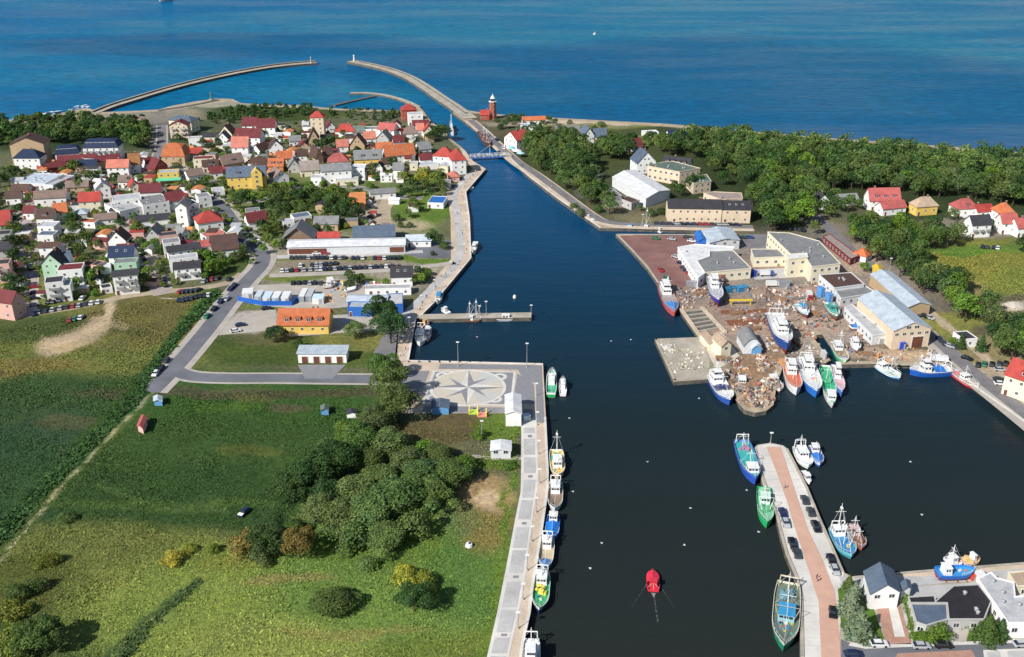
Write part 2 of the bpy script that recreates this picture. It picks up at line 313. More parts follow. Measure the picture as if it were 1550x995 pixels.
# ---- vegetation cover: one fine sheet on each bank, coloured by growth, with cloud shade painted into the left meadow ----
YG = (0.190, 0.255, 0.052); DG = (0.042, 0.088, 0.028); MG = (0.055, 0.100, 0.022); OL = (0.140, 0.168, 0.044); BR = (0.150, 0.115, 0.050)
ST = (0.36, 0.27, 0.15); SA = (0.50, 0.41, 0.30); LG = (0.11, 0.19, 0.025); BG = (0.034, 0.076, 0.036); TG = (0.23, 0.22, 0.19)
BW = [  # (x, y, rx, ry, colour, strength) in photo points
 (300, 240, 420, 120, (0.12, 0.135, 0.075), 1), (150, 370, 320, 75, (0.13, 0.145, 0.075), 0.9), (95, 400, 12, 60, (.3, .27, .23), .5), (200, 300, 60, 20, (.34, .32, .3), .8), (330, 262, 60, 12, (.3, .28, .26), .6), (560, 262, 60, 10, (.3, .28, .25), .6), (480, 330, 200, 90, (0.13, 0.17, 0.06), 0.9), (560, 400, 200, 45, (0.33, 0.30, 0.25), 0.8),
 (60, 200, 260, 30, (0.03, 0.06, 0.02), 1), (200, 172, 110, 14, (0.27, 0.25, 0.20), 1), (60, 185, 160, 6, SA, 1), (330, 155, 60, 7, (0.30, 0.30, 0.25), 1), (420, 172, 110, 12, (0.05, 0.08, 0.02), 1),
 (60, 530, 300, 110, OL, 1), (230, 480, 110, 40, (0.14, 0.135, 0.045), 1), (60, 500, 160, 18, (0.06, 0.095, 0.03), .8), (20, 555, 120, 16, (0.19, 0.16, 0.05), .8), (170, 515, 60, 16, (0.16, 0.16, 0.05), .8),
 (100, 620, 290, 48, DG, 1), (140, 700, 330, 80, BG, 1), (80, 760, 170, 60, DG, 1), (20, 740, 70, 90, (0.032, 0.08, 0.03), .7), (120, 640, 70, 10, BR, .3),  # dark greens paint a cloud's shade into the left meadow
 (380, 620, 220, 60, (0.042, 0.100, 0.022), 1), (360, 596, 250, 8, (0.085, 0.075, 0.045), .7), (385, 607, 30, 8, (0.2, 0.15, 0.07), .3), (430, 622, 28, 6, (0.12, 0.09, 0.06), .6), (350, 620, 45, 8, (0.07, 0.14, 0.02), .7),
 (330, 690, 240, 60, (0.044, 0.092, 0.024), 1), (380, 685, 50, 8, (0.13, 0.14, 0.03), .35), (310, 760, 260, 55, (0.036, 0.080, 0.022), 1), (230, 765, 180, 9, (0.075, 0.13, 0.03), .6),
 (170, 860, 240, 65, OL, 1), (200, 900, 150, 40, (0.14, 0.13, 0.045), .8), (60, 900, 90, 70, (0.085, 0.11, 0.025), .8), (60, 1000, 200, 60, MG, .8),
 (430, 930, 320, 110, YG, 1), (620, 880, 220, 130, (0.130, 0.215, 0.046), 1), (560, 830, 120, 30, (0.10, 0.17, 0.028), .8), (420, 985, 160, 50, (0.235, 0.285, 0.065), .8), (700, 880, 60, 60, (0.07, 0.16, 0.035), .6),
 (700, 1010, 160, 50, (0.13, 0.18, 0.03), .7), (440, 880, 80, 7, (0.27, 0.21, 0.09), .5), (540, 955, 120, 7, (0.25, 0.22, 0.07), .5), (340, 850, 60, 12, (0.18, 0.19, 0.04), .5),
 (735, 780, 48, 60, (0.20, 0.17, 0.055), .9), (742, 750, 40, 26, (0.34, 0.25, 0.13), .9), (745, 758, 18, 12, (0.48, 0.39, 0.26), .8), (715, 745, 20, 12, (0.28, 0.2, 0.1), .7), (690, 790, 40, 30, (0.11, 0.16, 0.06), .6),
 (665, 650, 75, 20, (0.11, 0.095, 0.04), .9), (700, 640, 60, 12, (0.13, 0.1, 0.045), .6), (755, 650, 45, 28, LG, .9), (735, 705, 60, 10, (0.10, 0.16, 0.02), .9), (779, 700, 6, 60, LG, .9), (768, 820, 7, 80, LG, .9), (752, 900, 7, 60, LG, .9), (740, 960, 7, 60, LG, .8),
 (395, 530, 110, 24, (0.06, 0.095, 0.02), 1), (545, 515, 60, 28, (0.17, 0.18, 0.05), 1), (400, 510, 60, 10, (0.13, 0.12, 0.06), .6), (550, 548, 50, 14, (0.07, 0.11, 0.02), .9),
 (345, 495, 24, 9, LG, .9), (430, 460, 60, 5, LG, .8), (330, 400, 60, 20, (0.07, 0.11, 0.025), 1), (470, 421, 120, 5, (0.15, 0.2, 0.04), 1), (640, 396, 50, 6, LG, 1), (500, 392, 110, 5, (0.13, 0.17, 0.04), .7), (500, 402, 110, 7, (0.28, 0.23, 0.17), .8),
 (640, 320, 40, 26, LG, 1), (370, 298, 28, 7, (0.12, 0.22, 0.02), 1), (450, 300, 60, 20, (0.05, 0.08, 0.02), .9), (500, 430, 90, 8, (0.38, 0.33, 0.28), .8), (600, 340, 60, 12, (0.4, 0.35, 0.27), .7),
 (370, 485, 60, 16, (0.46, 0.43, 0.40), .9), (540, 490, 50, 10, (0.44, 0.4, 0.35), .9), (560, 330, 20, 30, (0.42, 0.38, 0.31), .9), (240, 200, 16, 60, (0.2, 0.19, 0.18), .8)]
LW = [  # strips: (points, half width in photo points, colour, strength)
 ([(172, 455), (160, 485), (120, 510), (70, 522)], 7, SA, .9), ([(150, 492), (130, 508), (100, 520), (70, 526)], 19, (0.44, 0.35, 0.24), .75), ([(160, 484), (190, 494)], 8, (0.36, 0.31, 0.2), .5),
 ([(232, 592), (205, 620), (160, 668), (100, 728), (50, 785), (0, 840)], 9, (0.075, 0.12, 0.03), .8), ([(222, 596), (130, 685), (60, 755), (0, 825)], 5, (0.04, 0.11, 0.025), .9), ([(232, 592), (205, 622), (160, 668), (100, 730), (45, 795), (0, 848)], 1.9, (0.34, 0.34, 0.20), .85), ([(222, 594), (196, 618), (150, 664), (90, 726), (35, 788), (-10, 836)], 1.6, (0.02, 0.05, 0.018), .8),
 ([(322, 440), (280, 490), (240, 545), (205, 590), (120, 670)], 10, (0.04, 0.085, 0.018), .9), ([(320, 440), (275, 485)], 6, LG, .6),
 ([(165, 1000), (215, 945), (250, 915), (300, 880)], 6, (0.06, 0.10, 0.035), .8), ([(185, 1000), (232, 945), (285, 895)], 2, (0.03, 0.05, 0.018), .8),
 ([(0, 640), (180, 590), (230, 560)], 6, (0.05, 0.09, 0.03), .5), ([(150, 735), (235, 770), (340, 775)], 4, (0.09, 0.14, 0.04), .5)]
BE = [(1250, 260, 600, 90, (0.035, 0.055, 0.02), 1), (900, 240, 150, 60, (0.06, 0.08, 0.03), 1), (960, 187, 220, 6, (0.52, 0.43, 0.33), 1), (900, 192, 100, 5, (0.14, 0.17, 0.05), .8), (1100, 196, 70, 5, (0.5, 0.42, 0.33), 1), (960, 213, 45, 8, (0.12, 0.17, 0.04), 1), (885, 278, 26, 22, (0.17, 0.17, 0.16), 1),
 (1000, 330, 90, 12, (0.18, 0.17, 0.1), .9), (950, 310, 60, 18, (0.14, 0.13, 0.08), .8), (1150, 450, 260, 95, (0.27, 0.235, 0.21), 1), (1120, 400, 90, 20, (0.26, 0.2, 0.18), .8), (1120, 475, 130, 22, (0.33, 0.245, 0.20), .9), (1190, 445, 18, 9, (.22, .21, .21), .9), (1150, 520, 30, 10, (.4, .35, .31), .8), (1215, 515, 20, 20, (.36, .33, .31), .8), (1220, 470, 80, 36, (0.25, 0.185, 0.155), .9), (1200, 440, 70, 12, (0.4, 0.34, 0.3), .7),
 (1250, 500, 80, 30, (0.38, 0.31, 0.26), .8), (1340, 535, 60, 10, (0.5, 0.38, 0.27), .8), (1150, 570, 50, 40, (0.3, 0.2, 0.13), .9), (1140, 608, 36, 18, (0.36, 0.25, 0.16), .9), (1035, 545, 60, 34, (0.36, 0.32, 0.24), 1), (1045, 560, 40, 14, (0.27, 0.26, 0.16), .7), (1030, 522, 40, 7, (0.5, 0.46, 0.4), .8),
 (1260, 340, 50, 20, (0.25, 0.22, 0.19), .7), (1290, 395, 40, 25, (0.38, 0.31, 0.25), .8), (1500, 400, 110, 45, (0.19, 0.20, 0.04), 1), (1470, 440, 40, 14, (0.30, 0.24, 0.10), .7), (1480, 378, 80, 8, (0.10, 0.2, 0.03), .9), (1530, 425, 40, 20, (0.16, 0.2, 0.04), .7), (1540, 462, 25, 9, (0.5, 0.44, 0.36), 1),
 (1440, 490, 45, 22, (0.22, 0.23, 0.06), 1), (1500, 545, 70, 30, (0.27, 0.24, 0.12), .9), (1490, 565, 40, 14, (0.42, 0.35, 0.28), .8), (1480, 345, 90, 14, (0.3, 0.27, 0.22), .7), (1540, 600, 60, 30, (0.5, 0.45, 0.36), .7), (1300, 325, 60, 14, (0.1, 0.11, 0.05), .8)]
LE = [([(1330, 545), (1440, 540)], 12, (0.48, 0.38, 0.28), .8), ([(1075, 500), (1160, 498)], 12, (0.38, 0.28, 0.22), .8), ([(1405, 470), (1470, 520), (1550, 590)], 5, (0.48, 0.4, 0.3), .9), ([(800, 180), (1100, 191), (1200, 200)], 3.2, (0.56, 0.46, 0.37), 1)]
def cover(X, Y, blobs, lines, base):
    px, py = Pm(X, Y)
    h = np.array([noise.noise((x * 0.045, y * 0.045, 0)) for x, y in zip(X, Y)]); h2 = np.array([noise.noise((x * 0.045, y * 0.045, 7)) for x, y in zip(X, Y)])
    f = np.array([noise.noise((x * 0.22, y * 0.22, 3)) for x, y in zip(X, Y)])
    k = (py + 205) / 190.0
    qx = px + k * (h * 6 + f * 2); qy = py + k * (h2 * 3 + f * 0.8)
    wx, wy = px + (qx - px) * .3, py + (qy - py) * .3
    col = np.empty((len(X), 3)); col[:] = base
    for x, y, rx, ry, c, a in blobs:
        d = ((qx - x) / rx) ** 2 + ((qy - y) / ry) ** 2
        w = a * np.clip((1.35 - d) / 0.7, 0, 1); w = w * w * (3 - 2 * w / max(a, 1e-3)) if False else w
        col += (np.array(c) - col) * w[:, None]
    for pts, hw, c, a in lines:
        d = np.full(len(X), 1e9)
        for (ax, ay), (bx, by) in zip(pts[:-1], pts[1:]):
            dx, dy = bx - ax, by - ay; t = np.clip(((wx - ax) * dx + (wy - ay) * dy) / (dx * dx + dy * dy), 0, 1)
            d = np.minimum(d, np.hypot(wx - ax - t * dx, (wy - ay - t * dy) * 1.3))
        w = a * np.clip((1.25 - d / hw) / 0.5, 0, 1); col += (np.array(c) - col) * w[:, None]
    return col * .95 + col.mean(axis=1, keepdims=True) * .05
def inside(X, Y, pts):
    r = np.zeros(len(X), bool); n = len(pts); j = n - 1
    for i in range(n):
        xi, yi = pts[i]; xj, yj = pts[j]
        c = ((yi > Y) != (yj > Y)) & (X < (xj - xi) * (Y - yi) / (yj - yi + 1e-12) + xi); r ^= c; j = i
    return r
def carpet(name, pix, x0, x1, y0, y1, cell, blobs, lines, base, z, rough=0.0):
    P = [tuple(G(*p)[:2]) for p in pix]
    nx, ny = int((x1 - x0) / cell), int((y1 - y0) / cell)
    gx, gy = np.meshgrid(x0 + np.arange(nx + 1) * cell, y0 + np.arange(ny + 1) * cell)
    X, Y = gx.ravel(), gy.ravel(); ins = inside(X, Y, P).reshape(ny + 1, nx + 1)
    q = ins[:-1, :-1] & ins[1:, :-1] & ins[:-1, 1:] & ins[1:, 1:]
    idx = np.arange((nx + 1) * (ny + 1)).reshape(ny + 1, nx + 1)
    F = np.stack([idx[:-1, :-1][q], idx[:-1, 1:][q], idx[1:, 1:][q], idx[1:, :-1][q]], 1)
    used = np.unique(F); rem = np.full(len(X), -1); rem[used] = np.arange(len(used)); F = rem[F]; X, Y = X[used], Y[used]
    Z = np.full(len(X), z)
    me = bpy.data.meshes.new(name); me.vertices.add(len(X)); me.vertices.foreach_set('co', np.stack([X, Y, Z], 1).ravel())
    me.loops.add(len(F) * 4); me.loops.foreach_set('vertex_index', F.ravel()); me.polygons.add(len(F))
    me.polygons.foreach_set('loop_start', np.arange(len(F)) * 4); me.polygons.foreach_set('loop_total', np.full(len(F), 4)); me.update(calc_edges=True)
    col = cover(X, Y, blobs, lines, base); a = me.color_attributes.new('veg', 'FLOAT_COLOR', 'POINT')
    a.data.foreach_set('color', np.concatenate([np.clip(col, 0.003, 1), np.ones((len(X), 1))], 1).ravel())
    me.materials.append(MT['ground']); o = link(name, me); tag(o, kind='structure'); return o
WIN = [(775, 1000), (800, 900), (815, 800), (822, 740), (822, 680), (820, 600), (700, 556), (610, 548), (620, 490), (705, 392), (704, 330), (699, 291), (722, 258), (698, 225), (676, 207), (650, 185), (630, 164), (560, 169), (400, 161), (345, 153), (250, 168), (150, 173), (60, 180), (-200, 210), (-500, 240), (-600, 600), (-700, 1100), (770, 1100)]
EIN = [(1800, 800), (1480, 586), (1441, 549), (1270, 549), (1240, 500), (1226, 505), (1250, 548), (1180, 553), (1168, 604), (1155, 618), (1143, 621), (1128, 617), (1110, 590), (1080, 571), (1025, 574), (996, 517), (1062, 513), (1034, 470), (1000, 428), (938, 357), (1066, 353), (1066, 347), (949, 344), (910, 343), (800, 263), (728, 198), (705, 170), (790, 178.5), (920, 186), (1080, 196), (1250, 211.5), (1560, 235), (1900, 255), (2200, 500), (2300, 900)]
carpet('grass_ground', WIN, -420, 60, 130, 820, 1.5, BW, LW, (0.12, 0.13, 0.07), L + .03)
carpet('shore_ground', EIN, -60, 560, 250, 820, 1.6, BE, LE, (0.12, 0.11, 0.07), L + .03)
# ---- quays and promenades (each sheet a few centimetres over the one below) ----
Z1, Z2, Z3, Z4 = L + .08, L + .12, L + .16, L + .20
PLl = [(705, 1120), (737, 995), (744, 965), (752, 930), (768, 850), (780, 785), (788, 745), (789, 700), (789, 632)]
PRr = [(762, 1120), (790, 995), (794, 970), (803, 930), (808, 888), (822, 800), (826.3, 770), (830.4, 740), (830.6, 715), (829, 680), (826.6, 632)]
PLm = [(735, 1120), (770, 995), (778, 960), (785, 930), (793, 888), (804.6, 800), (808, 770), (814, 740), (814.5, 715), (813, 680), (812, 632)]
poly('promenade_paving', PLl + PRr[::-1], Z1, 'sand_pave')
poly('promenade_walk', PLl + PLm[::-1], Z2, 'white_stone')
def at_y(line, y):
    for (x0, y0), (x1, y1) in zip(line[:-1], line[1:]):
        if (y0 - y) * (y1 - y) <= 0 and y0 != y1: return x0 + (x1 - x0) * (y - y0) / (y1 - y0)
mb = MB(); mg = MB()
for ya, yb in ((648, 656), (665, 689), (693, 717), (727, 754), (758, 787), (799, 830), (834, 868), (881, 920), (924, 958), (966, 990), (994, 1040)):
    q = []
    for y, e in ((ya, 0), (yb, 0), (yb, 1), (ya, 1)):
        xl, xr = at_y(PLl, y), at_y(PLm, y); q.append((xl + (xr - xl) * (0.17 if e == 0 else 0.86), y))
    mb.face([(*G(*p)[:2], Z3) for p in q])
for yc in (661, 722, 793, 874, 962):
    q = []
    for y, e in ((yc - 1.8, 0.42), (yc + 1.8, 0.42), (yc + 1.8, 0.68), (yc - 1.8, 0.68)):
        xl, xr = at_y(PLl, y), at_y(PLm, y); q.append((xl + (xr - xl) * e, y))
    mg.face([(*G(*p)[:2], Z3 + .02) for p in q])
tag(mb.build('promenade_paving', 'grey_pave'), kind='structure'); tag(mg.build('promenade_grille', 'dark_pave'), kind='structure')
# kerbs of the quay edges: real raised coping
def coping(name, pts, mat='white_stone', w=0.7, h=0.25, off=0.35):
    P = [G(*p).xy for p in pts]; mbx = MB()
    for a, b in zip(P[:-1], P[1:]):
        d = (b - a).normalized(); nrm = Vector((-d.y, d.x)); a1, b1 = a + nrm * off, b + nrm * off
        mbx.cbox(((a1.x + b1.x) / 2, (a1.y + b1.y) / 2, L + h / 2 + .02), ((b - a).length, w, h), math.atan2(d.y, d.x))
    tag(mbx.build(name, mat), kind='structure')
coping('quay_kerb', PRr[1:])
coping('quay_kerb', [(822, 551), (619, 546), (630, 483)]); coping('quay_kerb', [(640, 476), (658, 458), (713.5, 391), (711, 330), (705.5, 291), (731.6, 260.7)], off=.3)
coping('quay_kerb', [(768, 236), (797, 265), (840.6, 298.5), (886, 330), (908, 345.5)], off=.5)
coping('quay_kerb', [(1061, 355.5), (932, 355), (958.6, 382.6), (979.4, 406), (996, 430)], 'concrete', .9, .3, .5)
coping('quay_kerb', [(1058, 511.5), (991, 514), (1020, 577), (1074, 573.5)], 'concrete', .9, .3, .5)
coping('quay_kerb', [(1141, 679), (1148, 711), (1162, 752), (1174, 780), (1179, 804), (1189, 840), (1203, 873), (1210, 903), (1211.5, 995)], 'concrete', .8, .3, .45)
coping('quay_kerb', [(1278, 867), (1262, 830), (1242, 785), (1223, 739), (1204, 701), (1193, 680.5)], 'concrete', .8, .3, .45)
coping('quay_kerb', [(1550, 852), (1397, 864), (1290, 873.5)], 'concrete', .8, .3, .5)
coping('quay_kerb', [(1326, 551), (1372, 552), (1440, 552)], 'concrete', .8, .25, -.5); coping('quay_kerb', [(1442, 558), (1481, 590.5), (1550, 639)], 'white_stone', .8, .25, .5)
# plaza with the compass rose
poly('plaza', [(610, 549), (619, 546.5), (822, 551), (826.6, 640), (789, 640), (789, 626), (610, 626)], Z1, 'sand_pave')
for q in ([(666, 551), (820, 553.5), (824, 640), (812, 640), (811, 580), (793, 578), (784, 560), (664, 559)], [(600, 561), (650, 562), (634, 607), (600, 607)], [(642, 615), (789, 618), (789, 626), (640, 625)], [(783, 566), (808, 582), (810, 612), (776, 611)], [(791, 620), (806, 620), (806, 634), (791, 634)]):
    zk = globals().get('zk', 0) + .004; poly('plaza_paving', q, Z2 + zk, 'dark_pave')
CQ = [(659, 563.4), (777, 564.6), (772, 613), (642, 609.5)]
poly('plaza_paving', [(655, 561.8), (781, 563), (776, 615.5), (637, 612)], Z3 - .015, 'white_stone'); poly('compass_paving', CQ, Z3, 'dark_pave')
cc = G(708, 587.2).xy; R0 = 12.9; me_ = MB()
def disk(mbx, c, r, z, m, n=40, r_in=0):
    for i in range(n):
        a, b = 2 * PI * i / n, 2 * PI * (i + 1) / n
        o1, o2 = (c.x + r * math.cos(a), c.y + r * math.sin(a), z), (c.x + r * math.cos(b), c.y + r * math.sin(b), z)
        if r_in: mbx.face([(c.x + r_in * math.cos(a), c.y + r_in * math.sin(a), z), o1, o2, (c.x + r_in * math.cos(b), c.y + r_in * math.sin(b), z)], m)
        else: mbx.face([(c.x, c.y, z), o1, o2], m)
disk(me_, cc, R0 + .9, Z3 + .02, 0); 
for i in range(16):                                             # alternating coloured quarters
    a, b = 2 * PI * i / 16, 2 * PI * (i + 1) / 16
    me_.face([(cc.x, cc.y, Z3 + .04), (cc.x + R0 * math.cos(a), cc.y + R0 * math.sin(a), Z3 + .04), (cc.x + R0 * math.cos(b), cc.y + R0 * math.sin(b), Z3 + .04)], (2, 1, 1, 2)[i // 4] if i % 4 in (1, 2) else 1)
for k in range(4):
    for long, r, hw, z in ((0, R0 * 0.8, 2.3, .06), (1, R0 * 1.02, 2.7, .08)):
        a = k * PI / 2 + (0.75 if not long else 0) + 0.02; t = Vector((math.cos(a), math.sin(a)))
        for s, m in ((1, 0 if long else 3), (-1, 3 if long else 2)):
            w = Vector((math.cos(a + s * PI / 4), math.sin(a + s * PI / 4))) * hw * 1.3
            me_.face([(cc.x, cc.y, Z3 + z), (cc.x + w.x, cc.y + w.y, Z3 + z), (cc.x + t.x * r, cc.y + t.y * r, Z3 + z)][::s], m)
for p in ((670, 569), (757, 571), (655, 603), (749, 605)):
    c2 = G(*p).xy; disk(me_, c2, 2.6, Z3 + .03, 0, 24, 1.3)
tag(me_.build('compass_paving', ['white_stone', 'beige_pave', 'light_pave', 'dark_pave']), kind='structure')
# west promenade beside the channel
poly('promenade_paving', [(619, 546), (597, 549), (600, 520), (606, 478), (640, 445), (683, 392), (682, 330), (676, 291), (689, 283), (716, 256), (702, 240), (697, 224), (704, 228), (716, 244), (735.5, 256), (731.3, 260.5), (705.2, 291), (710.7, 330), (713.2, 391), (658, 458), (640, 476), (630, 483)], Z1, 'sand_pave')
ribbon('promenade_walk', [(608, 500), (617, 474), (650, 440), (694, 392), (693, 330), (688, 293), (712, 262)], 3.6, Z2, 'grey_pave')
poly('paved_yard', [(612, 371), (682, 364), (682, 391), (640, 391), (612, 385)], Z1, 'asphalt'); poly('paved_yard', [(437, 384), (612, 374), (612, 386), (437, 391)], Z2, 'grey_pave')
poly('shaded_plaza', [(585, 500), (604, 480), (601, 545), (560, 545)], Z1, 'asphalt_old')
# roads, the light pavement underneath as a kerb
RD = [
 ('road', [(262, 245), (288, 285), (330, 308), (352, 335), (375, 362), (396, 383), (395, 402), (372, 428), (345, 459), (318, 494), (290, 528), (262, 560), (228, 594)], 7.0, 12.5, 'asphalt'),
 ('road', [(262, 560), (290, 570), (345, 573), (420, 573), (500, 574), (612, 575)], 6.4, 9.0, 'asphalt'),
 ('road', [(300, 300), (370, 305), (410, 300), (450, 285)], 5, 7, 'asphalt_old'),
 ('street', [(42, 290), (41, 350), (40, 400), (38, 440), (34, 482)], 8.5, 11, 'paver'),
 ('street', [(115, 262), (150, 300), (185, 335), (213, 371), (232, 410), (248, 446)], 6.5, 9.0, 'paver'),
 ('street', [(245, 190), (243, 225), (222, 262), (180, 285), (120, 298)], 6, 8, 'asphalt_old'),
 ('street', [(400, 390), (470, 388), (560, 385), (640, 381)], 4.2, 5, 'grey_pave'),
 ('street', [(640, 300), (600, 298), (575, 290), (520, 282), (450, 284), (400, 275), (340, 275), (270, 272)], 4, 6, 'asphalt_old'),
 ('street', [(330, 245), (400, 238), (470, 232), (560, 230), (640, 228)], 4, 5, 'asphalt_old'),
 ('street', [(60, 268), (90, 262), (160, 272), (215, 265)], 4, 5, 'asphalt_old'),
]
for i, (nm, pts, w, ws, m) in enumerate(RD):
    ribbon('pavement', pts, ws, (Z2 if m == 'asphalt' else Z1) - .003 * i, 'pavement'); ribbon(nm, pts, w, (Z3 if m == 'asphalt' else Z2 - .012) - .003 * i, m)
ribbon('lane', [(14, 482), (60, 474), (110, 466), (150, 458), (185, 450), (245, 442), (300, 437), (345, 428), (368, 414)], 5, Z1, 'dirt')
ribbon('lane', [(408, 418), (492, 414.5), (580, 410), (650, 403.5), (688, 398)], 4.5, Z2, 'pavement')
ribbon('lane', [(583, 345), (580, 320), (590, 300)], 8, Z1, 'dirt')
poly('yard', [(450.5, 553), (523.5, 553), (507, 570), (503, 574), (461, 574), (459, 568)], Z3 + .02, 'dark_pave')
poly('yard', [(400, 468), (418, 470), (418, 500), (330, 508), (345, 487)], Z1, 'pavement'); poly('yard', [(500, 478), (560, 474), (575, 500), (440, 510), (430, 506), (495, 502)], Z1, 'pavement')
poly('yard', [(378, 432), (520, 428), (560, 432), (560, 462), (470, 470), (385, 462)], Z1, 'pavement')
ribbon('footpath', [(712, 690), (745, 694), (790, 694)], 1.8, Z1, 'pavement'); ribbon('footpath', [(240, 452), (330, 448), (398, 392)], 1.2, Z1 - .02, 'pavement')
# east bank quay road
ribbon('quay_road', [(712, 183), (735, 203), (757, 224), (783, 247), (812, 266), (850, 294), (893, 326), (918, 338), (960, 342.5), (1060, 345), (1140, 346)], 9, Z1, 'sand_pave')
ribbon('quay_road', [(712, 182), (735, 202), (757, 222.5), (783, 244), (812, 264), (850, 292), (893, 324), (918, 336), (960, 340), (1060, 342.5), (1140, 344)], 5.2, Z2, 'asphalt_old')
poly('red_wharf', [(936, 357), (1066, 357.5), (1100, 372), (1026, 378), (1060, 424), (1046, 436), (1000, 432), (962, 383)], Z1, 'red_pave')
poly('yard', [(1066, 357), (1160, 355), (1165, 377), (1110, 376)], Z1, 'asphalt_old')
poly('yard', [(1141, 408), (1222, 405), (1262, 411), (1240, 418), (1142, 424)], Z1, 'grey_pave')
ribbon('road', [(1215, 312), (1235, 328), (1262, 352), (1296, 385), (1330, 408)], 5.5, Z1, 'asphalt_old')
ribbon('road', [(1398, 500), (1421, 517), (1471, 562), (1550, 624), (1640, 694)], 6.2, Z2, 'asphalt_old'); ribbon('pavement', [(1398, 502), (1418, 522), (1466, 567), (1544, 630), (1630, 700)], 9.5, Z1, 'pavement')
poly('dock_platform', [(994, 516), (1060, 513), (1074, 545), (1074, 572), (1022, 575)], Z1, 'concrete')
ribbon('lane', [(1400, 470), (1450, 505), (1490, 545), (1560, 600)], 2.2, Z1, 'dirt')
# central pier and south quay
PA = [(1243, 1120), (1243, 994), (1239, 911), (1222, 858), (1203, 800), (1192, 762), (1177, 720), (1160, 677)]
PB = [(1273, 1120), (1272.6, 994), (1271, 966.6), (1264, 897), (1246, 850), (1222.6, 800), (1210, 762), (1196, 720), (1182, 677)]
poly('pier_paving', [(1213, 1110), (1212.6, 994), (1211, 902.6), (1204, 872), (1190, 839), (1180, 803), (1175, 779), (1156, 735.5), (1142, 684), (1148, 674.5), (1166, 671.8), (1185, 675.5), (1192, 681), (1222.6, 739), (1241.7, 785), (1261, 830), (1277, 867), (1271, 966), (1274, 1110)], Z1, 'white_stone')
poly('pier_road', PA + PB[::-1], Z2, 'pink_pave')
mb = MB()                                                      # joints between the pier's concrete bays
for y in range(690, 990, 12):
    for xl, xr in ((None, PA), (PB, None)):
        a = at_y(PA, y) if xl is None else at_y(PB, y)
        LFT = [(1142, 684), (1156, 735.5), (1175, 779), (1180, 803), (1190, 839), (1204, 872), (1211, 902.6), (1212.6, 994)]
        RGT = [(1193, 683), (1222.6, 739), (1241.7, 785), (1261, 830), (1277, 867)]
        b = at_y(LFT, y) if xl is None else at_y(RGT, y)
        if b is None: continue
        q = [(a, y), (b, y + 0.5 * (-1)), (b, y - .1), (a, y + .4)]
        mb.face([(*G(*p)[:2], Z1 + .015) for p in q])
tag(mb.build('pier_paving_joints', 'grey_pave'), kind='structure')
poly('quay_paving', [(1280, 868), (1290, 875), (1397, 865), (1550, 853), (1700, 842), (1700, 866), (1550, 870), (1400, 884), (1300, 890)], Z1, 'sand_pave')
poly('quay_road', [(1268, 872), (1284, 875), (1400, 873), (1700, 850), (1700, 864), (1400, 886), (1290, 894), (1287, 905)], Z2, 'grey_pave')
pm('lawn', (0.10, 0.185, 0.022), 0.95, 0.25, 0.5, bmp=0.5); pm('brick_pave', (0.42, 0.24, 0.18), 0.9, 0.15, 0.8)
poly('lawn', [(1271, 925), (1268, 893), (1290, 888), (1312, 893), (1338, 968), (1338, 973), (1305, 974), (1282, 966), (1273, 950)], Z3, 'lawn')
poly('asphalt_lot', [(1273, 968), (1290, 976), (1310, 980), (1380, 977), (1700, 968), (1700, 1120), (1274, 1120)], Z2, 'asphalt'); poly('pavement', [(1288, 973), (1310, 977.5), (1380, 974.5), (1700, 962), (1700, 968), (1380, 980), (1310, 983), (1284, 978)], Z3, 'white_stone')
poly('driveway', [(1328, 920), (1362, 918), (1381, 976), (1341, 976)], Z3, 'brick_pave'); poly('driveway', [(1345, 921), (1358, 920), (1370, 965), (1354, 965)], Z4, 'white_stone')
poly('lawn', [(1366, 905), (1380, 905), (1388, 945), (1405, 955), (1435, 955), (1432, 974), (1383, 976)], Z3, 'lawn'); poly('driveway', [(1436, 950), (1470, 950), (1460, 972), (1436, 972)], Z3, 'pavement')
poly('lawn', [(1470, 945), (1528, 945), (1528, 970), (1462, 972)], Z3, 'lawn'); poly('yard', [(1370, 890), (1420, 886), (1520, 880), (1526, 975), (1366, 976)], Z2 - .02, 'grey_pave'); poly('driveway', [(1358, 990), (1470, 985), (1485, 1010), (1350, 1010)], Z3 + .02, 'brick_pave')
poly('parking_bays', [(1488, 985), (1560, 982), (1570, 1000), (1490, 1004)], Z3 + .02, 'white_stone'); poly('parking_bays', [(1494, 988), (1513, 987), (1516, 1000), (1496, 1001)], Z3 + .05, 'grey_pave'); poly('parking_bays', [(1524, 987), (1550, 986), (1555, 1000), (1527, 1001)], Z3 + .05, 'grey_pave')
# breakwaters
def mole(name, pts, w, h=L + .4, mat='concrete'):
    o = ribbon(name, pts, w, h, mat, z0=-2.5); return o
mole('west_breakwater', [(140, 172), (165, 162), (200, 151), (250, 136), (300, 123), (350, 112), (400, 103), (440, 98), (478, 95)], 9)
mole('east_breakwater', [(532, 93), (560, 98.5), (590, 106), (620, 118), (645, 133), (668, 149), (688, 162), (712, 180)], 11)
mole('inner_breakwater', [(530, 140), (560, 140.5), (585, 144), (610, 151), (633, 161)], 5, L - .3)
mole('inner_breakwater', [(506, 158), (535, 151), (568, 144)], 3.5, L - .6, 'rock')
ribbon('west_breakwater_wall', [(140, 171), (165, 161), (200, 150), (250, 135), (300, 122), (350, 111), (400, 102), (440, 97), (478, 94)], 1.6, L + 1.5, 'concrete', z0=L + .3)
ribbon('east_breakwater_wall', [(545, 94.5), (592, 105.5), (622, 117), (648, 133), (690, 161), (706, 173)], 1.6, L + 1.3, 'concrete', z0=L + .3)
mole('mooring_jetty', [(634, 480), (680, 479), (740, 478), (804, 477)], 5.2, L + .05)
mole('harbour_groyne', [(240, 168), (290, 160), (330, 152)], 4, L + .3, 'rock')
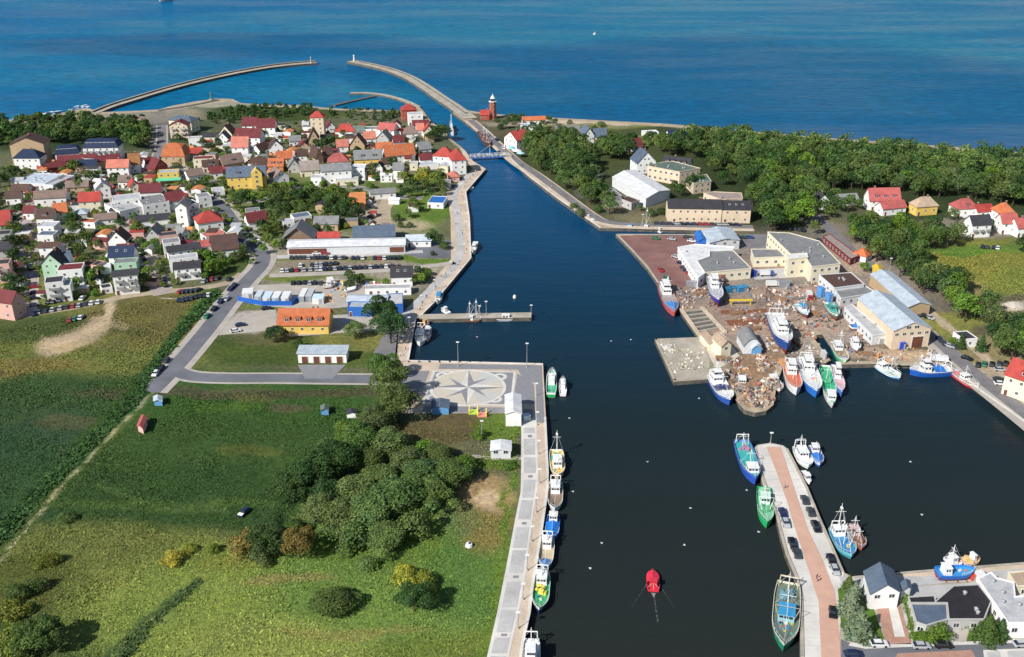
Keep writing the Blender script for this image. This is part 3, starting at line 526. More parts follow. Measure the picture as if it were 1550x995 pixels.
# surf along the beaches
mb = MB()
def surf(pts, w, n):
    P = smoothline(pts, 12)
    for i in range(n):
        k = rng.randrange(len(P) - 4); ln = rng.randint(1, 3); o = rng.uniform(-1, 1) * w; wd = rng.uniform(.8, 3.0)
        for j in range(k, k + ln):
            a, b = P[j], P[j + 1]; d = (b - a).normalized(); nr = Vector((-d.y, d.x)); e0 = rng.uniform(.2, 1); e1 = rng.uniform(.2, 1)
            q = [a + nr * (o - wd * e0), b + nr * (o - wd * e1), b + nr * (o + wd * e1), a + nr * (o + wd * e0)]
            mb.face([(p.x, p.y, .04) for p in q])
surf([(0, 180), (40, 175), (80, 168), (128, 160)], 6, 26); surf([(110, 160), (138, 156)], 5, 8); surf([(-150, 196), (0, 181)], 5, 12)
surf([(1240, 206), (1300, 211), (1380, 217), (1500, 225)], 3, 26); surf([(800, 174.5), (950, 182.5), (1150, 197.5)], 1.5, 12); surf([(1425, 219.5), (1485, 223.5)], 3, 14)
surf([(655, 133), (690, 158), (712, 172)], 2, 12); surf([(310, 119), (420, 97)], 1.2, 8)
tag(mb.build('surf', 'foam'), 'white surf breaking along the beaches and moles', 'surf', kind='stuff')
# ======================= BUILDINGS =======================
WC = dict(W=(.84,.83,.80), w=(.66,.67,.68), C=(.76,.69,.52), Y=(.75,.52,.13), T=(.50,.36,.22), P=(.70,.42,.36), G=(.46,.45,.43), R=(.42,.09,.06), r=(.19,.03,.03), B=(.03,.14,.48), N=(.24,.15,.10), g=(.42,.62,.45), Z=(.12,.30,.55), K=(.68,.55,.40), O=(.6,.22,.08))
RC = dict(R=(.44,.068,.055), O=(.56,.17,.07), M=(.17,.035,.04), N=(.105,.06,.05), D=(.05,.05,.06), S=(.11,.15,.21), G=(.24,.245,.25), L=(.50,.51,.53), V=(.018,.035,.085), P=(.62,.22,.16), W=(.74,.75,.76), Q=(.48,.55,.62), B=(.25,.18,.155), E=(.45,.34,.25), U=(.30,.14,.05), K=(.028,.026,.03), F=(.46,.12,.11), J=(.13,.18,.15), X=(.36,.30,.27), I=(.70,.27,.10), b=(.03,.16,.5), Y=(.7,.5,.06))
def winmesh(name, mull):
    mb = MB(); t = .07
    for a in ((-.5, .5, .5 - t, .5), (-.5, .5, -.5, -.5 + t), (-.5, -.5 + t, -.5 + t, .5 - t), (.5 - t, .5, -.5 + t, .5 - t)):
        mb.box(a[0], a[1], -.06, .0, a[2], a[3], 1)
    if mull: mb.box(-.03, .03, -.05, 0, -.5 + t, .5 - t, 1)
    mb.face([(-.5 + t, -.02, -.5 + t), (.5 - t, -.02, -.5 + t), (.5 - t, -.02, .5 - t), (-.5 + t, -.02, .5 - t)], 0)
    me = mb.build(name, ['glass', 'frame']); d = me.data; bpy.data.objects.remove(me); return d
WM = winmesh('window', True)
def doormesh():
    mb = MB(); mb.box(-.5, .5, -.08, 0, 0, 1, 0); mb.box(-.58, -.5, -.1, 0, 0, 1.04, 1); mb.box(.5, .58, -.1, 0, 0, 1.04, 1); mb.box(-.58, .58, -.1, 0, 1.04, 1.12, 1)
    o = mb.build('door', ['door', 'frame']); d = o.data; bpy.data.objects.remove(o); return d
DM = doormesh()
def chimesh():
    mb = MB(); mb.box(-.4, .4, -.35, .35, 0, 1, 0); mb.box(-.48, .48, -.43, .43, 1, 1.12, 1)
    o = mb.build('chimney', ['chimney', 'concrete']); d = o.data; bpy.data.objects.remove(o); return d
CM = chimesh()
def skymesh():
    mb = MB(); mb.box(-.5, .5, -.6, .6, 0, .12, 1); mb.box(-.4, .4, -.5, .5, .12, .14, 0)
    o = mb.build('skylight', ['glass', 'frame']); d = o.data; bpy.data.objects.remove(o); return d
SM = skymesh()
def ventmesh():
    mb = MB(); mb.tube((0, 0, 0), (0, 0, .8), .35, .35, 8); mb.tube((0, 0, .8), (0, 0, 1.1), .5, .2, 8); o = mb.build('roof_vent', 'metal_grey'); d = o.data; bpy.data.objects.remove(o); return d
VM = ventmesh()
def gable(mb, w, d, h, rh, ov, th=.28):
    """roof slabs and gable walls, ridge along x; base box is w x d"""
    s = rh / (d / 2); zl = h - ov * s
    prof = [(-ov, zl), (d / 2, h + rh), (d + ov, zl), (d + ov, zl + th), (d / 2, h + rh + th), (-ov, zl + th)]
    X = (-w / 2 - ov, w / 2 + ov)
    for i in range(6):
        a, b = prof[i], prof[(i + 1) % 6]
        mb.face([(X[0], a[0], a[1]), (X[0], b[0], b[1]), (X[1], b[0], b[1]), (X[1], a[0], a[1])])
    for x, r in ((X[0], 1), (X[1], -1)):
        mb.face([(x, *prof[i]) for i in (0, 1, 4, 5)][::-r]); mb.face([(x, *prof[i]) for i in (1, 2, 3, 4)][::-r])
def rotxy(mb, w, d):
    """turn a mesh built with the ridge along x of a (d wide, w deep) box into ridge along y"""
    mb.v = [(-(y - w / 2), x + d / 2, z) for x, y, z in mb.v]
def hip(mb, w, d, h, rh, ov, mans=False, th=.25):
    x0, x1, y0, y1 = -w / 2 - ov, w / 2 + ov, -ov, d + ov; z = h - .1
    b = [(x0, y0, z), (x1, y0, z), (x1, y1, z), (x0, y1, z)]; c = [(p[0], p[1], z + th) for p in b]
    mb.face(b[::-1])
    for i in range(4): mb.face([b[i], b[(i + 1) % 4], c[(i + 1) % 4], c[i]])
    if mans:
        k = min(w, d) * .16; e = [(x0 + k, y0 + k, h + rh * .78), (x1 - k, y0 + k, h + rh * .78), (x1 - k, y1 - k, h + rh * .78), (x0 + k, y1 - k, h + rh * .78)]
        for i in range(4): mb.face([c[i], c[(i + 1) % 4], e[(i + 1) % 4], e[i]])
        c = e
    W_, D_ = c[1][0] - c[0][0], c[3][1] - c[0][1]; zt = h + rh; ym = (c[0][1] + c[3][1]) / 2; xm = (c[0][0] + c[1][0]) / 2
    if W_ >= D_:
        r0, r1 = (c[0][0] + D_ * .48, ym, zt), (c[1][0] - D_ * .48, ym, zt)
        mb.face([c[0], c[1], r1, r0]); mb.face([c[1], c[2], r1]); mb.face([c[2], c[3], r0, r1]); mb.face([c[3], c[0], r0])
    else:
        r0, r1 = (xm, c[0][1] + W_ * .48, zt), (xm, c[3][1] - W_ * .48, zt)
        mb.face([c[0], c[1], r0]); mb.face([c[1], c[2], r1, r0]); mb.face([c[2], c[3], r1]); mb.face([c[3], c[0], r0, r1])
def house(x0, y0, x1, y1, dep, h, rt, rh, wc, rc, label, cat='house', name='house', group=None, win=2, doors=1, chim=None, dorm=0, skyl=0, ov=.45, fl=2.9, bal=0, ww=1.05, gates=0, stripe=None):
    if dep > 7 and not name == 'warehouse': dep *= .82
    rh *= .9
    P0, P1 = G(x0, y0, L + h), G(x1, y1, L + h); d_ = (P1 - P0).xy; w = d_.length; rz = math.atan2(d_.y, d_.x)
    mid = (P0 + P1) / 2; e = empty(name, (mid.x, mid.y, L), rz, label, cat, group)
    wc_ = WC[wc]; k = rng.uniform(.93, 1.05); wc_ = tuple(min(.87, c * k) for c in wc_)
    k2 = rng.uniform(.88, 1.12); rc_ = tuple(c * k2 * rng.uniform(.98, 1.02) for c in RC[rc])
    mb = MB(); par = .35 if rt == 'f' else 0
    mb.box(-w / 2, w / 2, 0, dep, -1.2, h + (0 if rt != 'f' else -.02), 0)
    if rt == 'f':
        t = .25
        for a in ((-w / 2, w / 2, 0, t), (-w / 2, w / 2, dep - t, dep), (-w / 2, -w / 2 + t, t, dep - t), (w / 2 - t, w / 2, t, dep - t)): mb.box(*a, h - .02, h + par, 0)
    if rt == 'x':
        for x in (-w / 2, w / 2):
            q = [(x, 0, h), (x, dep, h), (x, dep / 2, h + rh)]; mb.face(q if x > 0 else q[::-1])
    if rt == 'y':
        for y in (0, dep):
            q = [(-w / 2, y, h), (w / 2, y, h), (0, y, h + rh)]; mb.face(q if y == 0 else q[::-1])
    if rt == 'm':
        for x in (-w / 2, w / 2):
            q = [(x, 0, h), (x, dep, h), (x, dep, h + rh)]; mb.face(q if x > 0 else q[::-1])
        mb.face([(w / 2, dep, h), (-w / 2, dep, h), (-w / 2, dep, h + rh), (w / 2, dep, h + rh)])
    mb.build('wall', 'wall', e, wc_)
    rb = MB()
    if rt == 'x': gable(rb, w, dep, h, rh, ov)
    elif rt == 'y': gable(rb, dep, w, h, rh, ov); rotxy(rb, w, dep)
    elif rt == 'h': hip(rb, w, dep, h, rh, ov)
    elif rt == 'a': hip(rb, w, dep, h, rh, ov, True)
    elif rt == 'f': rb.box(-w / 2 + .25, w / 2 - .25, .25, dep - .25, h - .02, h + .1)
    elif rt == 'm':
        s = rh / dep; z0, z1 = h - ov * s, h + rh + ov * s; X = (-w / 2 - ov, w / 2 + ov); t = .25
        A = [(X[0], -ov, z0), (X[1], -ov, z0), (X[1], dep + ov, z1), (X[0], dep + ov, z1)]; Bt = [(p[0], p[1], p[2] + t) for p in A]
        rb.face(A[::-1]); rb.face(Bt)
        for i in range(4): rb.face([A[i], A[(i + 1) % 4], Bt[(i + 1) % 4], Bt[i]])
    ro = rb.build('roof', 'roof', e, rc_)
    # storeys of windows on the front and both sides
    if win:
        ns = max(1, int((h + .3) / fl)); s0 = 1.0
        def row(px, py, rot, length, n, z, hh=1.2):
            for i in range(n):
                t = (i + .5) / n - .5; t += rng.uniform(-.01, .01)
                if rot == 0: loc = (px + t * length, py, z)
                else: loc = (px, py + t * length, z)
                link('window', WM, e, loc, (ww, 1, hh), rot)
        nf = max(1, min(8, int(w / 3.7))); nd = max(1, min(4, int(dep / 4.2)))
        for s in range(ns):
            z = (s + .55) * h / ns
            if s == 0 and doors and nf > 1:
                row(w / (nf + 1) / 2, 0, 0, w * .8, nf - 1, z)
            else: row(0, 0, 0, w * .94, nf, z)
            if win > 1 and len(e.children) < 34:
                row(-w / 2, dep / 2, -PI / 2, dep * .9, nd, z); row(w / 2, dep / 2, PI / 2, dep * .9, nd, z)
        if rt == 'y' and rh > 2.5: row(0, 0, 0, w * .4, 1 if w < 9 else 2, h + rh * .32, 1.1)
    if doors: link('door', DM, e, (-w / 2 + w * .12, 0, 0.0), (1.1, 1, 2.1))
    if gates:
        for i in range(gates): link('garage_door', DM, e, ((i + .5) / gates * w * .96 - w * .48, 0, 0), (w / gates * .5, 1, min(2.6, h * .7)))
    if chim is None: chim = 1 if rt in 'xyh' and h > 3.5 else 0
    for i in range(chim):
        if rt == 'x': loc = (w * rng.uniform(-.3, .3), dep / 2 + .3, h + rh - .5)
        elif rt == 'y': loc = (.4, dep * rng.uniform(.35, .7), h + rh - .5)
        elif rt == 'f': loc = (w * rng.uniform(-.3, .3), dep * rng.uniform(.3, .8), h)
        else: loc = (w * .12, dep * .5, h + rh * .8)
        link('chimney', CM, ro, loc, (.9, .9, 1.5))
    if dorm and rt in 'xha':
        sl_ = rh / (dep / 2)
        for i in range(dorm):
            x = ((i + .5) / dorm - .5) * w * .86; y0 = dep * .10; zz = h + y0 * sl_ * (1.5 if rt == 'a' else 1)
            db = MB(); dw = min(2.4, w / dorm * .62); dh = 1.5; dl = min(dep * .3, dh / sl_)
            db.box(-dw / 2, dw / 2, 0, dl, 0, dh, 0); db.box(-dw / 2 - .15, dw / 2 + .15, -.25, dl + .3, dh, dh + .18, 1)
            do = db.build('dormer', ['wall', 'roof'], ro, rc_ if rt != 'a' else wc_, loc=(x, y0, zz)); 
            lw = link('window', WM, do, (0, -.03, dh * .5), (dw * .8, 1, 1.1))
    if skyl and rt == 'x':
        a = math.atan2(rh, dep / 2)
        for i in range(skyl):
            o = link('skylight', SM, ro, (((i + .5) / skyl - .5) * w * .7, dep * .26, h + rh * .52 + .26)); o.rotation_euler = (a, 0, 0)
    if skyl and rt == 'f':
        for i in range(skyl): link('skylight', SM, ro, (rng.uniform(-.35, .35) * w, rng.uniform(.2, .8) * dep, h + .1), (1.1, 1.1, 3))
    if bal:
        ns = max(1, int((h + .3) / fl))
        for s in range(1, ns):
            for i in range(bal):
                b = MB(); bw = w / bal * .6; b.box(-bw / 2, bw / 2, -1.3, 0, 0, .15, 1); b.box(-bw / 2, bw / 2, -1.3, -1.22, .15, 1.05, 0)
                b.box(-bw / 2, -bw / 2 + .06, -1.22, 0, .15, 1.05, 0); b.box(bw / 2 - .06, bw / 2, -1.22, 0, .15, 1.05, 0)
                b.build('balcony', ['metal_grey', 'concrete'], e, loc=(((i + .5) / bal - .5) * w, 0, s * h / ns))
    return e
# photo x,y of the two front eave ends; depth, eave height, roof kind, rise, wall, roof ; what it is
TOWN = '''
14 219 65 217.5 16 13 y 4.5 T N; large tan hall with a brown arched gable before the dune wood; win=0
20 239.5 59 239.5 12 7 h 5 W V; white house with a navy hipped roof in front of the tan hall
22 277 68 279 24 4 f 0 w Q; wide pale blue flat roofed hall at the left edge; skyl=4
68 280 80 281 24 4.5 f 0 w L; narrow lighter wing at the right end of the pale blue hall
16 289 42 289 9 5 x 3 W N; white cottage with dark brown roof below the pale blue hall
50.7 301 99 298.5 12 5 x 3 W B; long pale house with a plain taupe roof; chim=3
34 322 50 322 8 4 x 3 W M; small white house with maroon roof beside the left street
-8 341 15 339 14 6 x 6 G R; grey house with red roof cut by the left edge
-10 357 15 355 8 7 f 0 G D; narrow dark roofed grey terrace below the red roof at the left edge
-12 402 13 400 8 9 f 0 P D; pink flat roofed apartment block at the left edge; bal=2
-12 455 17 459 9 8 x 4 P M; pink house with maroon roof on the corner by the meadow
-14 380 12 378 9 6 x 3 G D; grey house with dark roof halfway down the left edge
72 255 101 251 10 4 x 2 r M; low dark red wing of the long red roofed complex; win=1
87 244 146 240.5 8 4 x 2.5 r M; long low building with a maroon roof before the hotels; win=1
146 245 182 241 8 5 x 3 T M; tan terrace house with maroon roof right of the long red one
113 251 145 250.4 7 4 x 3 T V; low tan building with navy roof in front of the red complex
83 234 120 231.4 12 6 a 5 W V; white hotel with navy mansard roof and a row of dormers, the left one; dorm=8
125 224 178 223 14 9 a 5 W V; taller white hotel with navy mansard roof and balconies at the wood edge; dorm=7 bal=6
161 254 193.6 253 10 6 x 4 W P; white house with bright pink roof; group=
194.5 248.6 211 247.7 9 6 x 6 W U; narrow white house with steep ochre brown roof
100 284 133 282 9 3 x 3 T B; low tan house with taupe roof among garden trees
144 286.6 166.5 284 10 6 y 4 W L; white house with pale gable roof between two round trees
178 275 197 275 8 4 x 3 W B; small white house with taupe roof below the pink roofed one
118.5 305.6 151 303.8 11 6 x 4 C R; cream house with bright red roof and chimney row; chim=2
81 322 101 320 9 6 x 4 C O; cream house with orange roof left of the grey domed annexe
54 330 80 329.5 9 5 x 4 W N; white house with dark brown roof and front dormer; dorm=1
112 324.6 131 323.7 9 3 h 2 G Q; grey annexe with a low blue grey domed roof
116 337 143 338 8 3 f 0 W O; low white extension with orange terrace roof
143 334 176 331 12 3 x 2 W B; low workshop with taupe roof beside the diagonal street
181 321 215 313 22 5 f 0 W L; white flat roofed block on the diagonal street; skyl=3
216 312 256 306 20 6 f 0 W G; wide white block with grey flat roof behind the long dark shed; skyl=4
171 305 214 300 12 7 f 0 W L; white flat block with pale roof beside the red roofed cream house
210.6 291.5 243 290 10 5 x 4 W M; white house with maroon roof above the flat white blocks
252.4 305 278 301.8 10 6 x 4 W M; white house with maroon roof next to the balcony block
264.4 313.7 281.5 313.7 12 11 y 2.5 W G; white gable end of the balcony apartment house
282 312 301 308 10 10 f 0 W S; tall apartment wing with dark balconies by the main road; bal=1
205.4 336 256.7 330.8 6 3 m 1 W D; long low shed with dark roof and white front band; win=0
220.8 356.5 239.6 356.5 11 5 y 4 G G; grey gabled house behind the long dark shed
240.5 359 268.7 355.6 6 5 f 0 P D; salmon house with dark flat roof and parapet
247 370 273 366.7 7 7 f 0 W G; white terrace house with grey flat roof, highest of its row
254 382 303.7 375 9 7 x 1.5 W D; long white terrace house with low dark roof; bal=3
256 395 299.6 389.6 6 6 f 0 W L; white terrace house with pale flat roof, in the middle of its row
263 407.7 303 404 10 6 x 1.5 W D; white terrace house with dark roof facing the meadow lane; bal=2
274.6 355.6 287.5 352 8 3 y 3 W G; tiny white gabled house beside a blue pool
299.6 339 337.6 333.5 13 5 h 5 W R; white villa with bright red hipped roof by the main road
312 360.7 344 354 10 3 f 0 W P; low house with a salmon flat roof
322 379.7 361 375 14 4 x 6 W N; white house with steep dark brown roof beside the road bend; skyl=0
303 374 321 371 8 3 x 2 W F; small red roofed annexe left of the steep brown roof
375.6 337 404.5 332.6 10 5 x 4 W M; white house with maroon roof right of the main road
372 322 394 320 8 6 f 0 G G; grey flat roofed block behind the maroon roof
445 331 472 327 9 3.5 f 0 W S; white garage building with two brown gates; win=0 doors=0 gates=2
429 338 446 336 6 3 f 0 W L; small white outbuilding left of the two gate garage
429 360 471.7 360 14 3 y 6 N G; stone house with broad grey barn roof; ov=1.2
475 339 511 338.8 10 4 x 3 T G; tan house with grey roof right of the garages
481 360 513 359.6 6 2.6 x 2 W R; low shed with bright red roof
535 360 597.6 357.4 16 4 x 4 G S; large grey hall with slate roof behind the long white warehouse; win=0
434.7 374.4 612.7 371 10 4 x 1.2 w W; very long warehouse with a white roof along the parking field; win=0 doors=0 name=warehouse cat=warehouse chim=0
615 364.7 652 364 8 3.5 x 2 W Q; white building with pale blue roof right of the long warehouse
592 419 623.8 418 10 5 x 3.5 W D; white house with near black roof beside the quay; skyl=2
552.6 438.8 622 437 5 3 f 0 W L; low white terrace cafe with a flat roof; doors=3
526 456 585 456.7 8 4 x 1 B Q; blue walled hall with pale roof, upper left of the boatyard halls; win=1 chim=0
586 462 610 461 14 4 f 0 B L; blue walled hall with pale flat roof nearest the promenade; win=1
526 466 562 466.6 6 4 f 0 B Q; low blue hall with light blue roof at the yard entrance; win=1
420 492 496.6 492 14 4 x 5 Y O; yellow restaurant with orange roof and four red dormers; dorm=4 name=restaurant cat=restaurant chim=3
450.4 535.3 523.7 535.3 5.5 4 m .5 W Q; white four gate garage beside the access road; win=0 doors=0 gates=4 name=garage cat=garage
529.5 311 552.6 310 20 3 m 2 T I; tan shed with long light orange roof; win=1
647 307.5 671 308.5 15 3 f 0 W b; white kiosk with a bright blue roof near the promenade
560.7 294 599 291 9 3.5 x 1.5 W G; low white carport house behind the sandy yard
255 181.7 288.8 184.4 12 8 h 3 C S; tall cream guesthouse with slate roof, last before the dunes; bal=3
256 190 283 190 9 9 y 3 K M; peach gabled guesthouse in front of the slate roofed one; bal=2
244.4 237 278.8 237 14 6 a 8 T O; house with a tall bright orange mansard roof; dorm=3
279.7 234 306.8 231.4 8 3 x 3 C R; low cream house with red roof beside the orange mansard
304 207 325.8 207 8 4 x 2 C D; low cream house with dark roof near the dunes
285 211 305 210 8 5 f 0 W L; white flat roofed house between the peach and cream ones; bal=3
331 202 351 203 9 4 y 6 C N; cream house with steep brown gable
327.7 211 345.7 211 9 4 y 5 W S; white house with slate gable in front of the cream gable
354.8 207 392.8 208 12 8 x 5 W M; big white guesthouse with crimson roof; skyl=0
388 192.5 415.4 192.5 12 7 x 5 W M; white guesthouse with dusky maroon roof nearest the dune scrub
366 190 388 190 12 6 x 5 W M; left wing of the dusky maroon guesthouse
350 222.4 374.7 222.4 10 7 x 6 W P; tall white house with salmon roof
407 224 428 222.4 10 5 y 5 W N; white house with brown gable facing the camera
394 229 409 224 9 4 x 4 W N; narrow wing left of the white brown gabled house
337.6 249.5 369 244 10 4 x 5 T B; tan house with wide taupe roof; dorm=1
292 242 322 240.5 9 6 f 0 C M; cream block with a red edged flat roof
233.6 256.7 253.5 251 8 3 y 6 R M; small red house with steep gable on the street corner
238 263 269.8 261.3 9 6 f 0 Y L; yellow flat roofed house with a green awning
267 265.8 285 264 8 3 x 2 W G; small house with light grey roof right of the yellow one
285 267.6 308.7 264 12 4 x 3 W B; white cottage with a wide taupe roof
343 268.5 401.8 265.8 12 7.5 x 5 Y S; big yellow hotel with slate roof and gabled bay; chim=3 dorm=2 name=hotel cat=hotel
405.5 251.3 428 251.3 9 4 x 4 O O; orange house with red orange roof behind the yellow hotel; dorm=2
381 253 403.6 251.3 10 4 x 5 W N; white house with dark brown roof behind the yellow hotel
420 240.5 442.5 238.7 9 4 x 4 C O; cream house with pale orange roof
414.5 269.4 437 265.8 12 5 y 4 W B; white gabled house right of the yellow hotel
436 253 454 252 10 4 y 5 G G; grey gabled house beside the pinkish long roof
455 258.7 483 256.7 11 4 x 5 C X; cream house with long dusty pink roof
469 178 489 178 9 15 h 4 K R; tall peach tower house with red pyramid roof; name=tower_house chim=0
467 211 482 210.4 12 5 y 7 T N; stepped lower wing in front of the peach tower
507 199.4 537.5 199.4 10 4 h 5 W R; white house with crimson hipped roof
494 193 507 192 8 4 y 4 W M; small white house with red gable left of the crimson hip
547.6 196.4 571.7 196.4 10 5 f 0 W G; low white flat roofed house near the scrub
571.7 195.4 596 197.4 10 6 x 4 W F; white house with rose roof
593 190 606 190 8 3 y 3 W M; little white gabled house at the scrub edge
534 200.5 551 200.5 9 3.5 x 4 G J; house with grey green roof
529.5 219.5 551.6 219.5 11 5 y 7 T N; timber trimmed house with steep brown gable
551.6 210 568.7 209 9 4 x 4 W P; white house with pale pink roof
569.7 209.4 587.8 210.4 10 5 y 5 G G; grey house with grey gable roof
569.7 226.5 594.8 225.5 8 3 x 4 T O; low house with flame orange roof
583.8 236.6 628 232.5 11 6 x 6 W O; long white house with a large flame orange roof; skyl=2
536.5 241.6 578.7 239.6 10 5 x 5 Y G; yellow house with grey roof; dorm=2
496 245.6 527.5 244.6 11 3 h 5 W F; low house with rose red hipped roof
478 239 489 237 11 5 y 6 T N; narrow tan house with brown gable beside round trees
491 235 505 233 9 4 x 4 T N; brown roofed cottage among round trees
486 260 531.5 257 12 8 x 3 W G; large white school building with grey roof; chim=3 name=school_building cat=school
531.5 256 551.6 256 12 7 f 0 W W; white flat roofed end wing of the school building
508 274 542 273 8 3 f 0 C L; low cream annexe below the school building
470 270 486 270 9 5 f 0 W L; white stepped terrace left of the school building
655 236 684 238 13 7 h 5 W R; left wing of the red roofed quayside hotel; chim=2
684 243.5 705.5 242 15 9 h 6 W R; main block of the red roofed quayside hotel; skyl=0 chim=1
680 268.7 695.4 267.7 9 3 h 3 P P; small salmon pavilion below the quayside hotel
671 277 682 277 6 4 f 0 G G; small grey service block beside the promenade
594.8 257 610 257 12 8 x 3 W G; tall white house left of the leafy garden
568.7 254 578.7 254 9 5 y 3 W D; small white house with dark gable
608 167.5 630 166.5 10 8 h 4 R R; brick red guesthouse with red roof on the channel point
618 174 640 173 8 8 f 0 W L; white annexe in front of the brick red guesthouse
625 190 649 189.3 9 3 x 3 W M; low white house with maroon roof on the channel point
610 203 633 202 12 3 h 5 W B; broad taupe hipped roof house near the channel
641 199 656 198.4 9 5 y 4 C R; cream house with red gable at the channel bank
631 197 642 196.4 9 5 x 4 W P; pink roofed house joined to the cream gable
634 226.5 653 224.5 10 4 x 4 W G; white house with grey roof behind the quayside hotel
636 241.6 653 240.6 8 4 x 3 W M; low white house with maroon roof left of the quayside hotel
633 251 664 249 6 3 f 0 W Q; restaurant terrace under a pale blue awning; win=0
620 249 632 249 8 4 f 0 C L; cream cube shaped house; doors=0
635 258 646 258 7 4 f 0 Y L; small yellow house in the leafy garden
619 213.5 628 213.5 7 5 f 0 C L; slim cream house above the orange roofs
56 344 81 344 10 6 f 0 W L; white block with pale flat roof on the left street
56 357 80 357 8 5 f 0 W S; white block with slate flat roof below the pale one on the left street
58 375 89 374 8 6 x 1.5 W N; white block with low brown roof on the left street
62 399 92 399 10 9 y 5 g D; pale mint gabled apartment house with dark roof
92 396 106 395 8 8 x 4 W S; slate roofed side wing of the pale mint gabled house
86 411 124 408 10 8 f 0 W M; white block with red edged flat roof behind the corner block; bal=2
67 430 95 427 9 9 f 0 W D; white four storey corner block at the end of the left street; bal=1
95 434 106 433 7 7 f 0 W L; pale stair wing of the white corner block
163 364 190 364 9 5 y 5 W N; white house with purple brown gable on the diagonal street
164 389 201 388 10 6 x 4 W V; white house with navy roof and two roof windows on the diagonal street; skyl=2
172 400 206 398 8 6 f 0 g G; mint green flat roofed block on the diagonal street
170 418.6 207 415 8 9 x 1 W D; white four storey block at the lower end of the diagonal street; bal=2
154 438 170 435 5 2.6 f 0 W D; low garage left of the white four storey block
147 408 168 405 6 3 f 0 W W; plain white garden pavilion behind the mint green block; win=0
137 402 147 403 6 4 f 0 P D; small salmon shed among the gardens
8 300 30 299 8 4 x 3 W N; brown roofed white cottage near the left edge
222 248 233 246 8 4 x 3 W M; small maroon roofed house before the dune wood street
307 252 331 250 9 4 x 3 C N; cream house with brown roof behind the yellow flat house; dorm=1
318 262 337 260 8 4 x 3 W M; white house with maroon roof left of the yellow hotel
448 236 466 235 9 4 x 3 W N; white cottage left of the tower house garden
375 213 392 213 8 4 x 3 C D; cream cottage under the crimson guesthouse
438 214 455 213 8 4 x 3 W G; white grey roofed house in the middle of the old gardens
452 222 467 221 8 4 y 3 T M; tan house with maroon gable left of the tower wing
596 216 612 215 8 4 x 4 W M; white maroon roofed house above the flame orange roof
600 226 616 225 7 4 x 3 W G; grey roofed house touching the flame orange roof
510 222 527 221 8 4 x 4 W P; pink roofed house left of the timber trimmed gable
580 248 594 247 8 4 x 3 W N; brown roofed house behind the tall white house
613 240 622 240 7 4 x 2 C M; cream house with maroon roof left of the hotel street
322 290 340 288 8 3 f 0 W L; low white kiosk row by the small park
196 283 211 281 8 4 y 3 C R; cream house with red gable beside the round trees
300 300 320 297 9 6 f 0 W G; white flat block behind the balcony wing
'''
EASTB = '''
727 174 740.5 174 8 4 x 3 R R; red lighthouse keeper house beside the lighthouse
763.4 207.5 782 213 14 7 y 5 W R; gabled restaurant with red roof at the east bridge head; name=restaurant cat=restaurant
792 182.5 826 181.3 8 3.5 x 2 W O; long beach pavilion with orange roof
788 191 812 191 7 3 f 0 W Q; white beach kiosk with pale blue roof
820 204 838 204 9 4 x 3 W N; brown roofed house in the trees behind the beach
842 199.4 878 198 9 4 x 3 N G; brick house with grey roof behind the beach
882.8 206.6 899.6 205.4 12 5 y 6 W S; white house with steep slate gable
900 207.3 919 206.6 10 4 x 5 W S; wing of the white steep gabled house
950 223.5 973 221.5 10 3 x 5 W M; house with maroon roof among tall trees
1013 205.4 1040.7 204 9 4 x 3 W V; white house with navy roof before the beach
975.6 202 997.3 201 7 3 f 0 W W; low white beach pavilion
1115 199 1135 201 8 4 x 3 W N; brown roofed beach house behind the trees
964.4 247 993 245 14 7 y 7 W S; white chapel like house with steep slate gables; name=chapel cat=chapel
1002 247 1042 252 10 6 x 4 W D; long house with dark roof behind the tan school; dorm=4
1317 303.4 1363.4 302.4 10 6 x 6 W F; large white house with rose red roof at the forest edge; dorm=3
1337 316.7 1372 313 8 4 x 3 W F; low front wing with rose red roof
1388.5 314 1420 311.7 9 5 h 5 Y E; yellow house with beige hipped roof
1448.8 316.7 1481.4 315.5 10 5 h 5 W F; white house with rose hipped roof; dorm=1
1480 320.5 1504 319 8 4 x 3 W R; low house with bright red roof between two bigger ones
1511.6 322.5 1535.4 321.7 9 5 h 5 W O; white house with orange hipped roof
1517.9 338 1541.7 338 10 6 x 4 W F; white house with rose red gable roof near the right edge
1541.7 345.6 1565 344 10 5 x 4 W F; last rose roofed house cut by the right edge
1472.6 340.6 1501.5 339 9 7 x 4 W D; three storey white guesthouse with dark roof; bal=3
1236.5 305 1255.4 304 10 5 y 4 W D; white house with dark gable under tall trees
1268 305 1300 303 9 3 x 3 W G; low white house with grey roof beside the forest
1522 566 1575 584 12 8 x 5 C R; cream villa with red roof by the right edge quay road; dorm=1
1291 384 1311 389 7 3 h 3 W O; small gatehouse with orange hipped roof
1459 515 1480 513 7 3.5 f 0 W D; small white house between two conifers
'''
def rows(txt, **kw0):
    out = []
    for ln in txt.strip().split('\n'):
        p = ln.split(';'); a = p[0].split(); kw = dict(kw0)
        if len(p) > 2:
            for q in p[2].split():
                k, v = q.split('='); kw[k] = int(v) if v.isdigit() else (float(v) if v.replace('.', '').isdigit() else v)
                if v == '': kw.pop(k)
        out.append(house(*[float(v) for v in a[:6]], a[6], float(a[7]), a[8], a[9], p[1].strip(), **kw))
    return out
HT = rows(TOWN); HE = rows(EASTB)
def find(frag):
    for o in HT + HE:
        if frag in o['label']: return o
